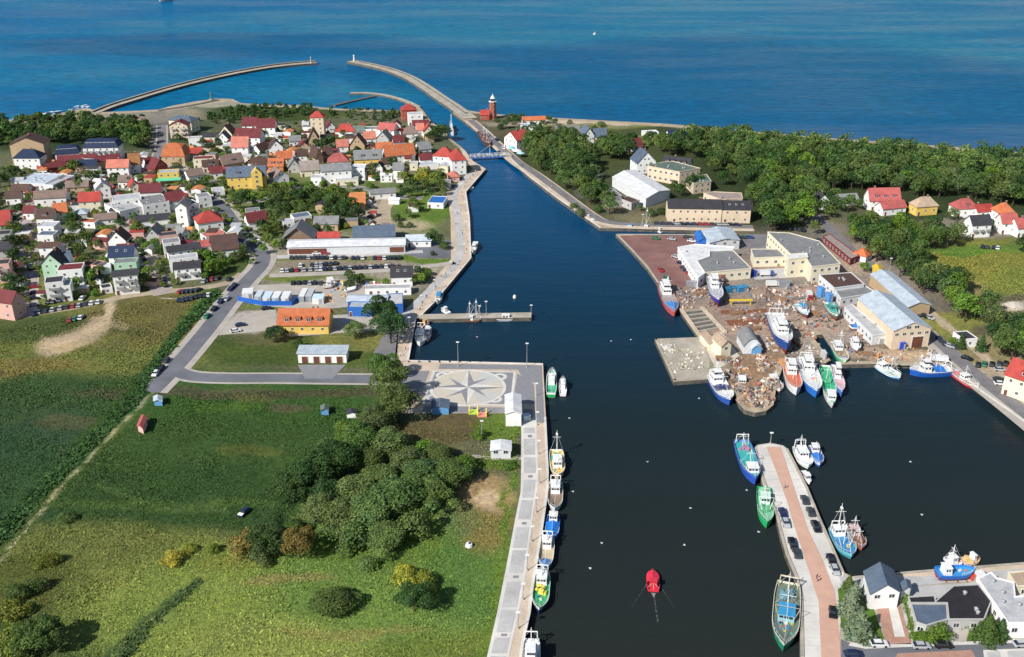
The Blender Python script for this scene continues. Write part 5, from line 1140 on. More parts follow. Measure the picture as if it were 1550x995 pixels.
def quads(name, co, cl, label, mat='tuft', cat=None):
    n = len(co) // 4; me = bpy.data.meshes.new(name); me.vertices.add(n * 4); me.vertices.foreach_set('co', co.ravel()); me.loops.add(n * 4)
    me.loops.foreach_set('vertex_index', np.arange(n * 4)); me.polygons.add(n); me.polygons.foreach_set('loop_start', np.arange(n) * 4); me.polygons.foreach_set('loop_total', np.full(n, 4)); me.update(calc_edges=True)
    a = me.color_attributes.new('veg', 'FLOAT_COLOR', 'POINT'); a.data.foreach_set('color', np.concatenate([cl, np.ones((len(cl), 1))], 1).ravel()); me.materials.append(MT[mat])
    return tag(link(name, me), label, cat or name, kind='stuff')
forest_mass([(1030, 212), (1110, 212), (1180, 221), (1300, 230), (1450, 241), (1620, 256), (1900, 276), (1900, 310), (1600, 290), (1450, 277), (1330, 263), (1200, 238), (1130, 236), (1060, 220)], 560, (9.5, 12.5), 5, 'gddgsgd', 'far green coastal forest behind the rose roofed houses')
forest_mass([(-260, 212), (-60, 196), (60, 187), (130, 187), (222, 197), (232, 218), (205, 231), (185, 214), (80, 220), (12, 212), (-60, 226), (-260, 240)], 210, (6.5, 9), 9, 'gdd', 'dense low dune wood behind the hotels')
forest_mass([(292, 184), (335, 171), (372, 164), (470, 162.5), (472, 175), (410, 172), (350, 186)], 60, (2.5, 5), 19, 'dd', 'dark dune thicket behind the town')
# thicket of willows in the middle of the meadow
WB = 'large willow in the thicket beside the plaza'
WL = [ # x y height width colour kind label
 (580, 575, 10, 11, 'g', 'broadhi', 'round dark tree just above the plaza corner of the thicket'), (592, 520, 13, 12, 'd', 'broadhi', 'tall dark tree between the blue hall and the inner basin, the lower one'), (578, 497, 13, 12, 'd', 'broadhi', 'tall dark tree behind the blue hall corner, the upper one'),
 (592, 605, 12, 12, 'g', 'broadhi', 'dark tree at the access road end beside the plaza'), (606, 640, 12, 13, 'g', 'broadhi', 'dark green tree left of the slate blue kiosk'), (570, 650, 9, 12, 's', 'willow', 'olive willow at the upper edge of the thicket'),
 (545, 680, 10, 13, 'g', 'willow', 'broad green willow at the upper left of the thicket'), (590, 690, 10, 13, 's', 'willow', 'grey green willow in the middle of the thicket top'), (475, 740, 11, 13, 'd', 'broadhi', 'nearly black tree at the left side of the thicket'),
 (510, 725, 11, 14, 'd', 'broadhi', 'dark tree between the black one and the big willows'), (445, 762, 9, 11, 'd', 'broadhi', 'dark tree at the far left of the thicket'), (635, 735, 9, 13, 'w', 'willow', 'pale willow on the right side of the thicket'),
 (680, 730, 8, 13, 'w', 'willow', 'pale willow behind the white roofed hut'), (705, 715, 5, 9, 'l', 'bush', 'low fresh green bush left of the white roofed hut'), (650, 765, 9, 13, 'w', 'willow', 'pale willow on the sunny lower right edge'),
 (600, 780, 12, 16, 'w', 'willow', 'biggest pale willow in the centre of the thicket'), (560, 800, 11, 15, 'w', 'willow', 'pale willow front centre of the thicket'), (520, 805, 10, 14, 's', 'willow', 'grey green willow front left of the thicket'),
 (585, 828, 8, 13, 'w', 'willow', 'lowest front willow of the thicket'), (490, 790, 9, 12, 's', 'willow', 'olive willow left of centre'), (540, 765, 11, 14, 'w', 'willow', 'pale willow behind the central ones'), (630, 810, 7, 10, 'w', 'bush', 'pale shrub at the lower right of the thicket'),
 (412, 835, 9, 11, 'd', 'broadhi', 'dark round tree left of the brownish poplar'), (454, 845, 9, 8, 'o', 'broadhi', 'brownish upright tree in front of the thicket'), (376, 835, 6, 9, 'o', 'bush', 'brown green bush left of the dark round tree'), (395, 850, 4, 7, 's', 'bush', 'low shrub below the brown green bush'), (500, 770, 10, 12, 'd', 'willow', 'shaded dark willow inside the thicket'), (620, 765, 10, 13, 'w', 'willow', 'pale willow between the biggest one and the sunny edge'), (575, 745, 10, 13, 'g', 'willow', 'green willow behind the biggest one'), (560, 715, 9, 12, 'g', 'willow', 'green willow linking the upper and lower thicket'), (615, 715, 8, 11, 's', 'willow', 'olive willow right of the middle top one'), (540, 828, 7, 10, 's', 'bush', 'shrub at the foot of the front willows')]
for x, y, h, w, c, k, lab in WL: tree(x, y, h * 1.08, w * 1.22, k, c, lab, 'thicket trees')
SB = [
 (506, 925, 6, 14, 'g', 'willow', 'wide low bush alone in the foreground meadow'), (627, 925, 8, 11, 'd', 'broadhi', 'dark round bush tree in front of the yellow bushes'), (610, 880, 4.5, 9, 'Y', 'bush', 'yellow green bush behind the dark round one, left'), (645, 888, 4.5, 8, 'Y', 'bush', 'yellow green bush behind the dark round one, right'),
 (65, 985, 9, 13, 'g', 'broadhi', 'large bushy tree at the lower left corner'), (262, 850, 3, 7, 'Y', 'bush', 'yellow bush in the olive meadow, the larger'), (284, 836, 2.5, 5, 'Y', 'bush', 'small yellow bush beside the larger yellow one'), (322, 836, 3, 4, 'y', 'bush', 'single small yellowish bush right of the yellow pair'),
 (75, 855, 3.5, 7, 'y', 'bush', 'yellow green bush below the dirt track'), (30, 905, 4, 8, 'g', 'bush', 'green bush at the left edge of the olive meadow'), (15, 935, 4, 9, 'y', 'bush', 'yellow green bush touching the left edge'), (55, 895, 4, 7, 'g', 'bush', 'bush cluster member above the lower left tree'),
 (20, 985, 6, 12, 'y', 'bush', 'wide bush in the lower left corner'), (100, 790, 3, 5, 'g', 'bush', 'dark bush on the slope of the dirt track'), (418, 518, 7, 10, 'd', 'broadhi', 'round dark tree at the left front of the yellow restaurant'), (452, 527, 4, 5, 'd', 'bush', 'small dark tree below the yellow restaurant'),
 (538, 512, 7, 9, 's', 'broadhi', 'round grey green tree right of the yellow restaurant'), (430, 745, 4, 7, 'g', 'bush', 'green shrub left of the nearly black tree'), (470, 700, 4, 8, 'g', 'bush', 'low shrub above the nearly black tree'), (500, 690, 6, 10, 'g', 'bush', 'broad shrub at the upper left edge of the thicket'),
 (520, 655, 4, 8, 'l', 'bush', 'light shrub under the allotment sheds'), (640, 690, 5, 11, 'l', 'bush', 'fresh green shrub on the upper right of the thicket'), (665, 700, 6, 12, 'w', 'willow', 'soft willow shrub above the pale ones'), (725, 662, 3, 6, 'l', 'bush', 'low hedge shrub above the white roofed hut'), (770, 708, 2, 7, 'l', 'bush', 'low hedge in front of the white roofed hut'),
 (1286, 930, 8, 7, 'b', 'spruce', 'blue grey spruce at the pier foot, the upper left one'), (1298, 963, 9, 8.5, 'b', 'spruce', 'largest blue grey spruce at the pier foot'), (1283, 895, 5.5, 4.5, 'g', 'spruce', 'small green conifer at the top of the spruce lawn'), (1292, 908, 6, 5.5, 'b', 'spruce', 'middle blue grey spruce behind the larger ones'),
 (1492, 968, 8, 8, 'g', 'spruce', 'broad green conifer left of the white corner building'), (1512, 965, 6, 5, 'd', 'spruce', 'small dark conifer touching the white corner building'), (1420, 968, 4.5, 7, 'l', 'bush', 'bright green bush in front of the slate flat roof'), (1380, 930, 2.4, 5, 'l', 'bush', 'upper piece of the bright hedge beside the brick driveway'), (1386, 950, 2.4, 5, 'l', 'bush', 'middle piece of the bright hedge beside the brick driveway'), (1395, 968, 2.2, 6, 'l', 'bush', 'lowest piece of the bright hedge beside the brick driveway'),
 (1372, 912, 2.2, 4, 'l', 'bush', 'topmost piece of the bright hedge beside the brick driveway'), (1450, 950, 2.5, 5, 'l', 'bush', 'green bush below the black felt roof'),
 (1453, 528, 7, 5, 'd', 'spruce', 'conifer left of the small white house'), (1484, 532, 8, 5, 'd', 'spruce', 'conifer right of the small white house'), (1441, 520, 3, 5, 'l', 'bush', 'fresh bush beside the left conifer'), (1530, 545, 12, 16, 'g', 'broadhi', 'very large round tree at the right edge above the cream villa'), (1555, 520, 12, 14, 'g', 'broadhi', 'large tree cut by the right edge'), (1505, 525, 10, 12, 'd', 'broad', 'dark tree left of the very large round one'),
 (1146, 391, 2.5, 3.5, 'l', 'bush', 'first bush in front of the cream office'), (1155, 401, 2.5, 4, 'l', 'bush', 'second bush in front of the cream office'), (1165, 402, 2.5, 4, 'd', 'bush', 'third bush in front of the cream office'), (1176, 402, 2.5, 4, 'l', 'bush', 'last bush in front of the cream office'), (1232, 355, 8, 5, 'g', 'broad', 'slim tree at the back corner of the factory'),
 (1308, 412, 5, 6, 'l', 'broad', 'light green tree beside the yellow roofed shed'), (1555, 385, 10, 12, 'd', 'broad', 'dark tree at the right edge of the yellow meadow')]
for x, y, h, w, c, k, lab in SB: tree(x, y, h, w, k, c, lab)
# trees in the town, each placed where the photograph shows one
TT = '''113 262 8 g;80 305 7 g;22 272 8 d;5 285 9 d;48 310 7 g;30 325 6 d;25 345 7 d;95 290 5 d;120 288 6 g;140 278 8 g;157 292 6 d;175 280 7 d;197 283 6 g;200 262 5 g;95 265 5 g;170 262 4 g
187 330 5 l;178 318 4 l;216 335 3 l;232 340 4 l;210 357 7 g;205 335 4 l;22 360 8 g;20 380 8 d;24 400 8 d;20 420 7 d;18 440 8 d;26 455 8 d;50 375 4 g;52 395 3 y;110 345 8 d;118 360 8 g;105 375 7 g;128 372 7 g;122 390 7 g;140 375 5 d;150 378 5 g;122 405 5 g;130 425 7 g;118 440 6 l;140 430 6 l;150 418 5 l;112 452 3 l;145 448 3 l;218 437 7 g;225 420 5 l;160 402 4 l
236 372 4 l;245 385 4 g;252 400 3 l;244 415 4 g;225 378 4 l;294 372 6 g;300 398 6 g;310 395 6 g;318 402 7 l;335 400 6 g;322 418 8 l;340 410 5 l;355 398 5 g;365 392 4 g;330 385 5 g;303 415 5 d;345 375 5 g
368 385 5 g;402 360 7 g;408 375 7 g;396 350 6 d;412 345 7 g;420 350 5 g;400 385 5 l;418 380 5 l;365 318 9 d;371 305 7 g;382 312 6 d;310 284 6 g;318 278 5 l;288 292 5 g;342 282 4 g;318 300 5 l;296 283 4 g
415 300 8 g;425 312 9 g;440 300 8 g;452 310 8 d;465 305 8 g;478 300 7 g;480 315 9 g;492 310 8 g;505 318 9 g;512 306 8 g;520 322 8 d;535 322 8 d;430 325 7 d;445 322 6 g;460 326 6 g;498 330 8 d;515 336 9 d;540 336 8 d;525 305 6 g;410 322 7 d;422 335 6 g;470 290 6 l;490 290 6 l;430 292 6 l;445 288 5 l;545 300 5 g;500 296 5 l;530 290 5 l;560 286 4 l
492 227 8 d;504 223 8 d;485 232 7 d;515 226 6 d;498 240 5 r;470 245 5 g;540 232 4 d;563 270 7 g;570 262 6 d;595 262 9 d;588 274 6 g;612 282 8 y;622 290 8 g;635 285 8 y;645 292 8 g;655 284 8 y;665 290 8 g;668 278 7 g;630 298 6 d;650 300 6 d;615 300 6 d;605 292 5 g;640 272 7 y;660 272 5 l;672 296 5 g;618 330 5 g;632 322 6 g;625 312 5 g;600 335 4 g;607 345 3 g;670 310 3 d
660 212 9 d;668 210 9 d;676 212 9 d;652 216 7 d;644 232 6 d;632 228 6 d;626 236 6 d;600 232 4 g;585 218 5 g;590 205 5 d;600 205 5 d;560 215 4 d;545 205 4 g;520 208 5 g;480 205 5 g;478 222 5 d;460 215 5 g;455 235 4 g;445 205 4 d;420 205 5 d;400 208 5 d;398 240 5 d;390 218 6 d;372 218 5 d;362 230 6 d;330 220 5 d;318 230 6 d;308 224 6 d;328 236 5 g;345 232 4 d;340 218 4 g;310 240 5 d;275 250 5 g;290 254 4 g;305 212 4 d;296 218 4 d;270 212 4 g;268 255 4 g;458 225 4 g;436 205 4 g;612 218 5 d;575 190 4 d;605 180 5 d;595 178 5 g
612 425 4 g;628 432 5 g;640 425 4 g;645 418 4 l;637 430 5 l;632 420 5 d;535 432 5 d;530 425 5 d;545 428 4 g;530 438 4 d;585 432 3 l;560 440 2 g;650 372 6 d;664 372 5 d;672 378 4 g;655 360 4 g;506 340 5 g;495 350 4 g;480 350 4 g;457 345 3 g;655 387 2 d;620 345 3 g;405 345 6 g;780 192 8 d;770 190 6 d;775 184 6 g;765 195 6 d;830 188 6 d;822 195 6 d;805 200 7 d;795 204 6 d;812 206 6 d;840 190 5 g;862 188 3 g;790 186 6 d;752 190 5 d;758 196 4 d;900 196 3 g;910 192 4 g;914 208 6 d;895 215 6 g
870 322 5 g;880 328 4 g;905 322 4 g;985 328 4 g;1000 325 4 d;1125 335 6 d;1250 312 8 d;1262 318 8 d;1275 322 8 d;1285 315 7 g;1245 325 8 d;1255 330 7 g;1300 318 6 g;1262 302 6 g;1440 335 7 g;1500 345 4 g;1530 350 4 g;1550 355 5 d'''
n = 0
def region_word(x, y):
    if x > 1230: return 'near the rose roofed houses'
    if x > 745: return 'beside the east quay gardens'
    if y < 265: return 'in the old town gardens near the dunes'
    if x < 60: return 'lining the left street'
    if x < 165: return 'in the gardens of the left housing block'
    if x < 260: return 'in the yards along the diagonal street'
    if x < 395: return 'in the gardens along the main road'
    if x < 560 and y < 345: return 'in the dark grove above the long warehouse'
    if y < 310: return 'in the leafy garden by the promenade'
    return 'between the halls and the promenade'
CW = dict(g='green', d='dark green', l='light green', y='yellow green', r='russet')
for ln in TT.split('\n'):
    for t in ln.split(';'):
        x, y, h, c = t.split(); x, y, h = float(x), float(y), float(h); k = 'bush' if h < 4.2 else 'broad'; h = h * 1.12
        tree(x, y, h, h * rng.uniform(.8, 1.05) if k == 'broad' else h * 1.4, k, c, f"{CW[c]} {'garden bush' if k == 'bush' else 'leafy tree'} {region_word(x, y)}", f"{CW[c]} {'bushes' if k == 'bush' else 'trees'} {region_word(x, y)}")
scatter([(-20, 330), (-20, 262), (60, 250), (230, 262), (420, 275), (520, 285), (560, 345), (430, 380), (400, 360), (385, 400), (290, 430), (60, 470), (-20, 470)], 7.0, (2.2, 4.2), ['broad'], 'gldgly', 'garden shrub', None, 21, avoid=5.5, wr=(.9, 1.5))
scatter([(280, 215), (400, 195), (470, 190), (600, 198), (660, 205), (650, 232), (690, 262), (560, 275), (420, 262), (290, 262)], 8.0, (2.2, 4.5), ['broad'], 'gldgd', 'garden shrub', None, 22, avoid=5.5, wr=(.9, 1.5))
# wild growth of the meadows: reeds, nettles and tussocks, uncountable
def tufts(name, pix, n, sz, seed, blobs, lines, label, ytop=0, lean=.5):
    r = np.random.default_rng(seed); P = [tuple(G(*p)[:2]) for p in pix]; X = np.array([p[0] for p in P]); Y = np.array([p[1] for p in P])
    x = r.uniform(X.min(), X.max(), n * 3); y = r.uniform(Y.min(), Y.max(), n * 3); k = inside(x, y, P); x, y = x[k][:n], y[k][:n]
    dn = np.array([noise.noise((a * .12, b * .12, 5)) for a, b in zip(x, y)]); k = dn + r.uniform(-.6, .6, len(x)) > -.25; x, y = x[k], y[k]; m = len(x)
    col = cover(x, y, blobs, lines, (0.12, 0.13, 0.07)); green = col[:, 1] > col[:, 0] * .88; x, y, col = x[green], y[green], col[green]; m = len(x)
    big = r.uniform(.5, 1.3, m) * (1 + .5 * np.array([noise.noise((a * .06, b * .06, 9)) for a, b in zip(x, y)])); co = []; cl = []
    for q in range(3):
        a = r.uniform(0, 2 * PI, m); s = sz * .75 * big * r.uniform(.6, 1.2, m); ux, uy = np.cos(a) * s * .5, np.sin(a) * s * .5; lx, ly = r.normal(0, .7, m) * s, r.normal(0, .7, m) * s; h = s * r.uniform(.3, .6, m)
        ox, oy = x + r.normal(0, .3, m) * s, y + r.normal(0, .3, m) * s; z = np.full(m, L)
        co.append(np.stack([np.stack([ox - ux, oy - uy, z], 1), np.stack([ox + ux, oy + uy, z], 1), np.stack([ox + ux * .7 + lx, oy + uy * .7 + ly, z + h], 1), np.stack([ox - ux * .7 + lx, oy - uy * .7 + ly, z + h * .9], 1)], 1))
        cl.append(np.repeat(col[:, None, :] * r.uniform(.95, 1.3, (m, 1, 1)), 4, axis=1))
    return quads(name, np.concatenate(co).reshape(-1, 3), np.concatenate(cl).reshape(-1, 3), label)
tufts('meadow_growth', [(-40, 1060), (-40, 850), (240, 600), (600, 585), (608, 640), (690, 640), (786, 640), (786, 700), (768, 800), (748, 920), (720, 1060)], 130000, .52, 3, BW, LW, 'tussocks, nettles and reeds of the near meadow')
tufts('meadow_growth', [(-60, 840), (-60, 500), (60, 490), (150, 470), (240, 452), (320, 440), (230, 580), (0, 830)], 45000, .6, 4, BW, LW, 'grass and reeds of the left meadow')
tufts('meadow_growth', [(1385, 400), (1420, 380), (1600, 380), (1600, 500), (1540, 480), (1450, 425)], 9000, .7, 5, BE, LE, 'yellow grass of the meadow above the tree belt')
tufts('hedgerow', [(326, 438), (334, 444), (268, 515), (226, 572), (216, 600), (150, 668), (60, 758), (0, 822), (-30, 850), (-36, 832), (40, 752), (140, 655), (205, 590), (262, 505)], 11000, 1.35, 8, [(150, 650, 900, 500, (0.035, 0.085, 0.025), 1)], [], 'dark green reed and bramble hedge along the ditch')
tufts('hedgerow', [(168, 1010), (190, 975), (214, 951), (236, 936), (252, 917), (276, 899), (300, 876), (307, 879), (284, 902), (262, 921), (240, 944), (222, 957), (204, 982), (184, 1010)], 2200, .95, 9, [(200, 900, 900, 500, (0.055, 0.095, 0.032), 1)], [], 'reeds standing in the foreground ditch')
plant_all()
print('trees', len(TREES), NTR)
# ======================= BOATS, CARS, PEOPLE, YARD =======================
def hullmesh(n, Lb, B, H, keel, V, ex=2.9):
    st = []
    for i in range(n):
        t = i / (n - 1)
        f = .84 + .16 * min(1, t / .2) if t < .2 else 1.0
        if t > .52: f = max(.015, 1 - ((t - .52) / .48) ** ex)
        hz = H * (1 + .75 * max(0, t - .55) ** 1.4 * 2.0 + .12 * (1 - t) ** 2)
        x = -Lb / 2 + Lb * t; xb = -Lb / 2 + Lb * (.01 + .93 * t)
        st.append((x, xb, f * B / 2, hz))
    return st
def boat(stern, bow, beam, hull, label, deck=(.35, .25, .16), cab=(.28, .26), cabc=(.8, .8, .78), H=None, masts=((.45, 6),), gantry=0, cover=None, rim=(.8, .8, .78), z=0.0, keel=.6, trim=None, name='fishing_boat', cat='boat', boxes=0, net=None, two=False, roofc=None, group=None, arms=0, bottom=True):
    A, Bp = G(*stern, z), G(*bow, z); beam *= .9; d = (Bp - A).xy; Lb = d.length; m = (A + Bp) / 2; H = H or max(.7, min(2.6, Lb * .11))
    e = empty(name, (m.x, m.y, z), math.atan2(d.y, d.x), label, cat, group); ex = 4.2 if name == 'lifeboat' else 2.9; st = hullmesh(13, Lb, beam, H, keel, 0, ex); n = len(st); r = random.Random(len(label) * 7 + int(Lb * 10))
    if z > .5: z0 = keel; e.location.z = z + keel * .98
    mb = MB()
    for s in (1, -1):
        for i in range(n - 1):
            (x, xb, b, h), (x2, xb2, b2, h2) = st[i], st[i + 1]
            rowa = [(xb, .02, -keel), (xb * .995, s * b * .72, -keel * .35), (xb + (x - xb) * .5, s * b * .9, .22), (x, s * b, h - .12), (x, s * b, h)]
            rowb = [(xb2, .02, -keel), (xb2 * .995, s * b2 * .72, -keel * .35), (xb2 + (x2 - xb2) * .5, s * b2 * .9, .22), (x2, s * b2, h2 - .12), (x2, s * b2, h2)]
            for k in range(3):
                q = [rowa[k], rowb[k], rowb[k + 1], rowa[k + 1]]; mb.face(q if s < 0 else q[::-1], 1 if k < 2 and bottom else 0)
    x, xb, b, h = st[0]; mb.face([(xb, -b * .72, -keel * .35), (xb, b * .72, -keel * .35), (x, b * .9, .22), (x, -b * .9, .22)][::-1], 1 if bottom else 0); mb.face([(x, -b * .9, .22), (x, b * .9, .22), (x, b, h - .12), (x, -b, h - .12)][::-1], 0)
    mb.build('hull', ['paint', 'antifoul'], e, hull)
    rb = MB(); w = .1
    for s in (1, -1):
        for i in range(n - 1):
            (x, xb, b, h), (x2, xb2, b2, h2) = st[i], st[i + 1]; bi, bi2 = max(.0, b - w), max(.0, b2 - w)
            for q in ([(x, s * (b + .03), h - .2), (x2, s * (b2 + .03), h2 - .2), (x2, s * (b2 + .03), h2 + .02), (x, s * (b + .03), h + .02)], [(x, s * (b + .03), h + .02), (x2, s * (b2 + .03), h2 + .02), (x2, s * bi2, h2 + .02), (x, s * bi, h + .02)], [(x, s * bi, h + .02), (x2, s * bi2, h2 + .02), (x2, s * bi2, h2 - .75), (x, s * bi, h - .75)]): rb.face(q if s < 0 else q[::-1])
    x, xb, b, h = st[0]; rb.box(x - .03, x + .08, -b, b, h - .7, h + .02)
    rb.build('bulwark', 'paint', e, rim)
    db = MB()
    for i in range(n - 1):
        (x, xb, b, h), (x2, xb2, b2, h2) = st[i], st[i + 1]; db.face([(x, -b + .05, h - .6), (x2, -b2 + .01, h2 - .6), (x2, b2 - .01, h2 - .6), (x, b - .05, h - .6)])
    db.build('deck', 'paint', e, deck)
    zd = H - .6
    if cab:
        c0, cl = cab; x0 = -Lb / 2 + Lb * c0; cw = beam * .6; ch = 2.3; x1 = x0 + Lb * cl; k = 1
        cb = MB(); cb.v += [(x0, -cw / 2, zd), (x1, -cw / 2, zd), (x1, cw / 2, zd), (x0, cw / 2, zd), (x0 + .1, -cw * .46, zd + ch), (x1 - .35, -cw * .46, zd + ch), (x1 - .35, cw * .46, zd + ch), (x0 + .1, cw * .46, zd + ch)]
        for q in ((0, 1, 5, 4), (1, 2, 6, 5), (2, 3, 7, 6), (3, 0, 4, 7), (4, 5, 6, 7)): cb.f.append(list(q)); cb.m.append(0)
        ca = cb.build('wheelhouse', 'paint', e, cabc)
        wb = MB(); za, zb = zd + ch * .58, zd + ch * .86; xf = lambda zz: x1 - .35 * (zz - zd) / ch + .03
        for j in range(3):
            a, b_ = -cw * .42 + j * cw * .29, -cw * .42 + j * cw * .29 + cw * .24; wb.face([(xf(za), a, za), (xf(za), b_, za), (xf(zb), b_, zb), (xf(zb), a, zb)])
        nx = max(2, int((x1 - x0) / 1.2))
        for j in range(nx):
            a = x0 + .4 + j * (x1 - x0 - .8) / nx; b_ = a + (x1 - x0 - .8) / nx * .65
            for s in (1, -1):
                q = [(a, s * (cw * .485), za), (b_, s * (cw * .485), za), (b_, s * (cw * .472), zb), (a, s * (cw * .472), zb)]; wb.face(q if s < 0 else q[::-1])
        wb.build('windows', 'glass', ca)
        tb = MB(); tb.box(x0 - .15, x1 - .1, -cw * .52, cw * .52, zd + ch, zd + ch + .12); tb.build('cabin_roof', 'paint', ca, roofc or cabc)
        if two:
            tb = MB(); y0 = x0 + (x1 - x0) * .25; tb.box(y0, x1 - .7, -cw * .36, cw * .36, zd + ch + .12, zd + ch + 2.1); up = tb.build('bridge_deck', 'paint', e, cabc)
            tb = MB(); tb.box(y0 - .04, x1 - .66, -cw * .37, cw * .37, zd + ch + 1.1, zd + ch + 1.7); tb.build('windows', 'glass', up)
            tb = MB(); tb.box(y0 - .2, x1 - .4, -cw * .4, cw * .4, zd + ch + 2.1, zd + ch + 2.22); tb.build('cabin_roof', 'paint', up, roofc or cabc)
    for i, (mt_, mh) in enumerate(masts):
        x = -Lb / 2 + Lb * mt_; tb = MB(); zb = zd; tb.tube((x, 0, zb), (x, 0, zb + mh), .13, .06); tb.tube((x, -beam * .28, zb + mh * .72), (x, beam * .28, zb + mh * .72), .06)
        tb.tube((x, 0, zb + mh * .95), (Lb * .46, 0, H * 1.3), .03, .03, 4); tb.tube((x, 0, zb + mh * .95), (-Lb * .48, 0, H), .03, .03, 4)
        for s in (1, -1): tb.tube((x, 0, zb + mh * .9), (x - .8, s * beam * .46, H), .03, .03, 4)
        if mh > 6: tb.tube((x, 0, zb + mh * .25), (x + Lb * .25, 0, zb + mh * .75), .07, .05); tb.tube((x - .3, 0, zb + mh * .85), (x + .3, 0, zb + mh * .85), .35, .35, 8)
        tb.build('mast', 'white_metal', e)
    if gantry:
        x = -Lb / 2 + Lb * .05; tb = MB()
        for s in (1, -1): tb.tube((x, s * beam * .36, zd), (x, s * beam * .32, zd + 3.6), .14)
        tb.tube((x, -beam * .34, zd + 3.6), (x, beam * .34, zd + 3.6), .15); tb.tube((x, 0, zd + 3.6), (x + Lb * .2, 0, zd + 2.6), .1); tb.build('gantry', 'paint', e, trim or cabc)
    if arms:
        tb = MB(); x = -Lb / 2 + Lb * .62
        for s in (1, -1): tb.tube((x, s * beam * .2, zd), (x - 1.2, s * beam * .46, zd + 4.2), .09, .06)
        tb.tube((x - 1.2, -beam * .46, zd + 4.2), (x - 1.2, beam * .46, zd + 4.2), .06); tb.build('derrick', 'paint', e, trim or cabc)
    if net:
        tb = MB(); x = -Lb / 2 + Lb * net[0]
        for j in range(9): tb.cbox((x + r.uniform(-.1, .1) * Lb, r.uniform(-.25, .25) * beam, zd + .35 + r.uniform(0, .4)), (r.uniform(.7, 1.6), r.uniform(.7, 1.5), r.uniform(.4, .9)), r.uniform(0, 3), 0, r.uniform(-.3, .3))
        tb.build('net_heap', 'paint', e, net[1])
    for j in range(boxes):
        tb = MB(); x = -Lb / 2 + Lb * r.uniform(.55, .8); y = r.uniform(-.24, .24) * beam; tb.cbox((x, y, zd + .25), (.8, .55, .5), r.uniform(0, .5)); tb.build('fish_box', 'paint', e, r.choice([(.7, .5, .1), (.1, .3, .6), (.7, .2, .1), (.7, .7, .68), (.1, .4, .3)]))
    if cover:
        c0, c1, col = cover; tb = MB(); xs = [c0 + (c1 - c0) * j / 6 for j in range(7)]
        def bw(t):
            f = min(1, .84 + .8 * t) if t < .52 else max(.03, 1 - ((t - .52) / .48) ** ex); return f * beam / 2
        for j in range(6):
            for s in (1, -1):
                a, b_ = xs[j], xs[j + 1]; xa, xb = -Lb / 2 + Lb * a, -Lb / 2 + Lb * b_; q = [(xa, s * bw(a) * 1.02, H * 1.08), (xb, s * bw(b_) * 1.02, H * 1.08 + .3 * b_), (xb, 0, H + .9), (xa, 0, H + .9)]; tb.face(q if s < 0 else q[::-1])
        tb.build('cover', 'paint', e, col)
    if Lb > 7 and name != 'lifeboat':
        tb = MB(); k = 8
        for s in (1, -1):
            prev = None
            for j in range(k):
                t = .55 + .43 * j / (k - 1); i = t * (n - 1); i0 = int(i); f = i - i0; b = st[i0][2] * (1 - f) + st[min(i0 + 1, n - 1)][2] * f; h = st[i0][3] * (1 - f) + st[min(i0 + 1, n - 1)][3] * f; p = Vector((-Lb / 2 + Lb * t, s * (b - .03), h)); q = p + Vector((0, 0, .75)); tb.tube(p, q, .035, .035, 4)
                if prev: tb.tube(prev, q, .035, .035, 4)
                prev = q
        tb.build('rail', 'white_metal', e)
    if z > .5:
        tb = MB()
        for t in (-.3, 0, .25): tb.box(Lb * t - .2, Lb * t + .2, -beam * .45, beam * .45, -keel - .1 - .0, -keel * .7)
        tb.build('cradle', 'wood', e)
    return e
BL, WH, GR, RD_, TL, NV, AZ, YE, OR = (.02, .12, .45), (.8, .8, .78), (.03, .35, .13), (.55, .03, .04), (.04, .4, .38), (.015, .03, .12), (.04, .3, .55), (.75, .55, .12), (.65, .13, .05)
SD = (.55, .45, .3)
boat((834, 603), (835.5, 568), 4.2, GR, 'green and white cutter moored at the plaza corner', deck=(.05, .4, .2), cab=(.40, .3), masts=((.55, 5),), rim=WH)
boat((852, 601), (851.5, 578), 3, WH, 'small white cutter moored outside the green one at the plaza', deck=WH, cab=(.35, .35), masts=((.5, 4),))
boat((842, 688), (845, 729), 5.2, SD, 'fishing cutter with yellow deck and tall white mast, upper boat of the promenade row', deck=YE, cab=(.35, .3), masts=((.12, 9), (.6, 5)), net=(.2, TL), boxes=3)
boat((841, 737), (839.5, 779), 5, (.6, .62, .66), 'grey hulled cutter with brown deck, second boat of the promenade row', deck=(.25, .17, .12), cab=(.08, .3), masts=((.3, 6),), gantry=1, rim=WH)
boat((838, 786), (834, 824), 4.4, BL, 'small boat under a bright blue cover, third of the promenade row', deck=BL, cab=(.04, .2), masts=((.1, 4),), cover=(.3, .98, (.02, .22, .7)), rim=BL)
boat((829, 822), (824, 869), 4.6, AZ, 'cutter with beige deck and azure bow, fourth of the promenade row', deck=SD, cab=(.06, .24), masts=((.2, 5),), gantry=1, cover=(.72, .98, (.1, .3, .65)), rim=WH)
boat((821, 874), (816, 932), 5, NV, 'navy hulled cutter with yellow cover and green foredeck, fifth of the promenade row', deck=(.05, .4, .15), cab=(.08, .25), masts=((.2, 6),), gantry=1, net=(.45, (.8, .7, .1)), boxes=4, rim=WH)
boat((804, 975), (803, 1040), 5, WH, 'white vessel with radar mast cut by the lower edge beside the promenade', deck=WH, cab=(.25, .4), masts=((.06, 5), (.35, 5)), gantry=1, two=True)
boat((720, 371), (716, 387), 3, WH, 'small white motor boat at the bend of the channel quay', cab=(.3, .35), masts=(), name='motor_boat')
boat((667, 445), (662, 463), 3.4, WH, 'blue and white harbour boat beside the upper promenade', deck=AZ, cab=(.35, .4), masts=((.4, 3),), name='motor_boat', roofc=AZ)
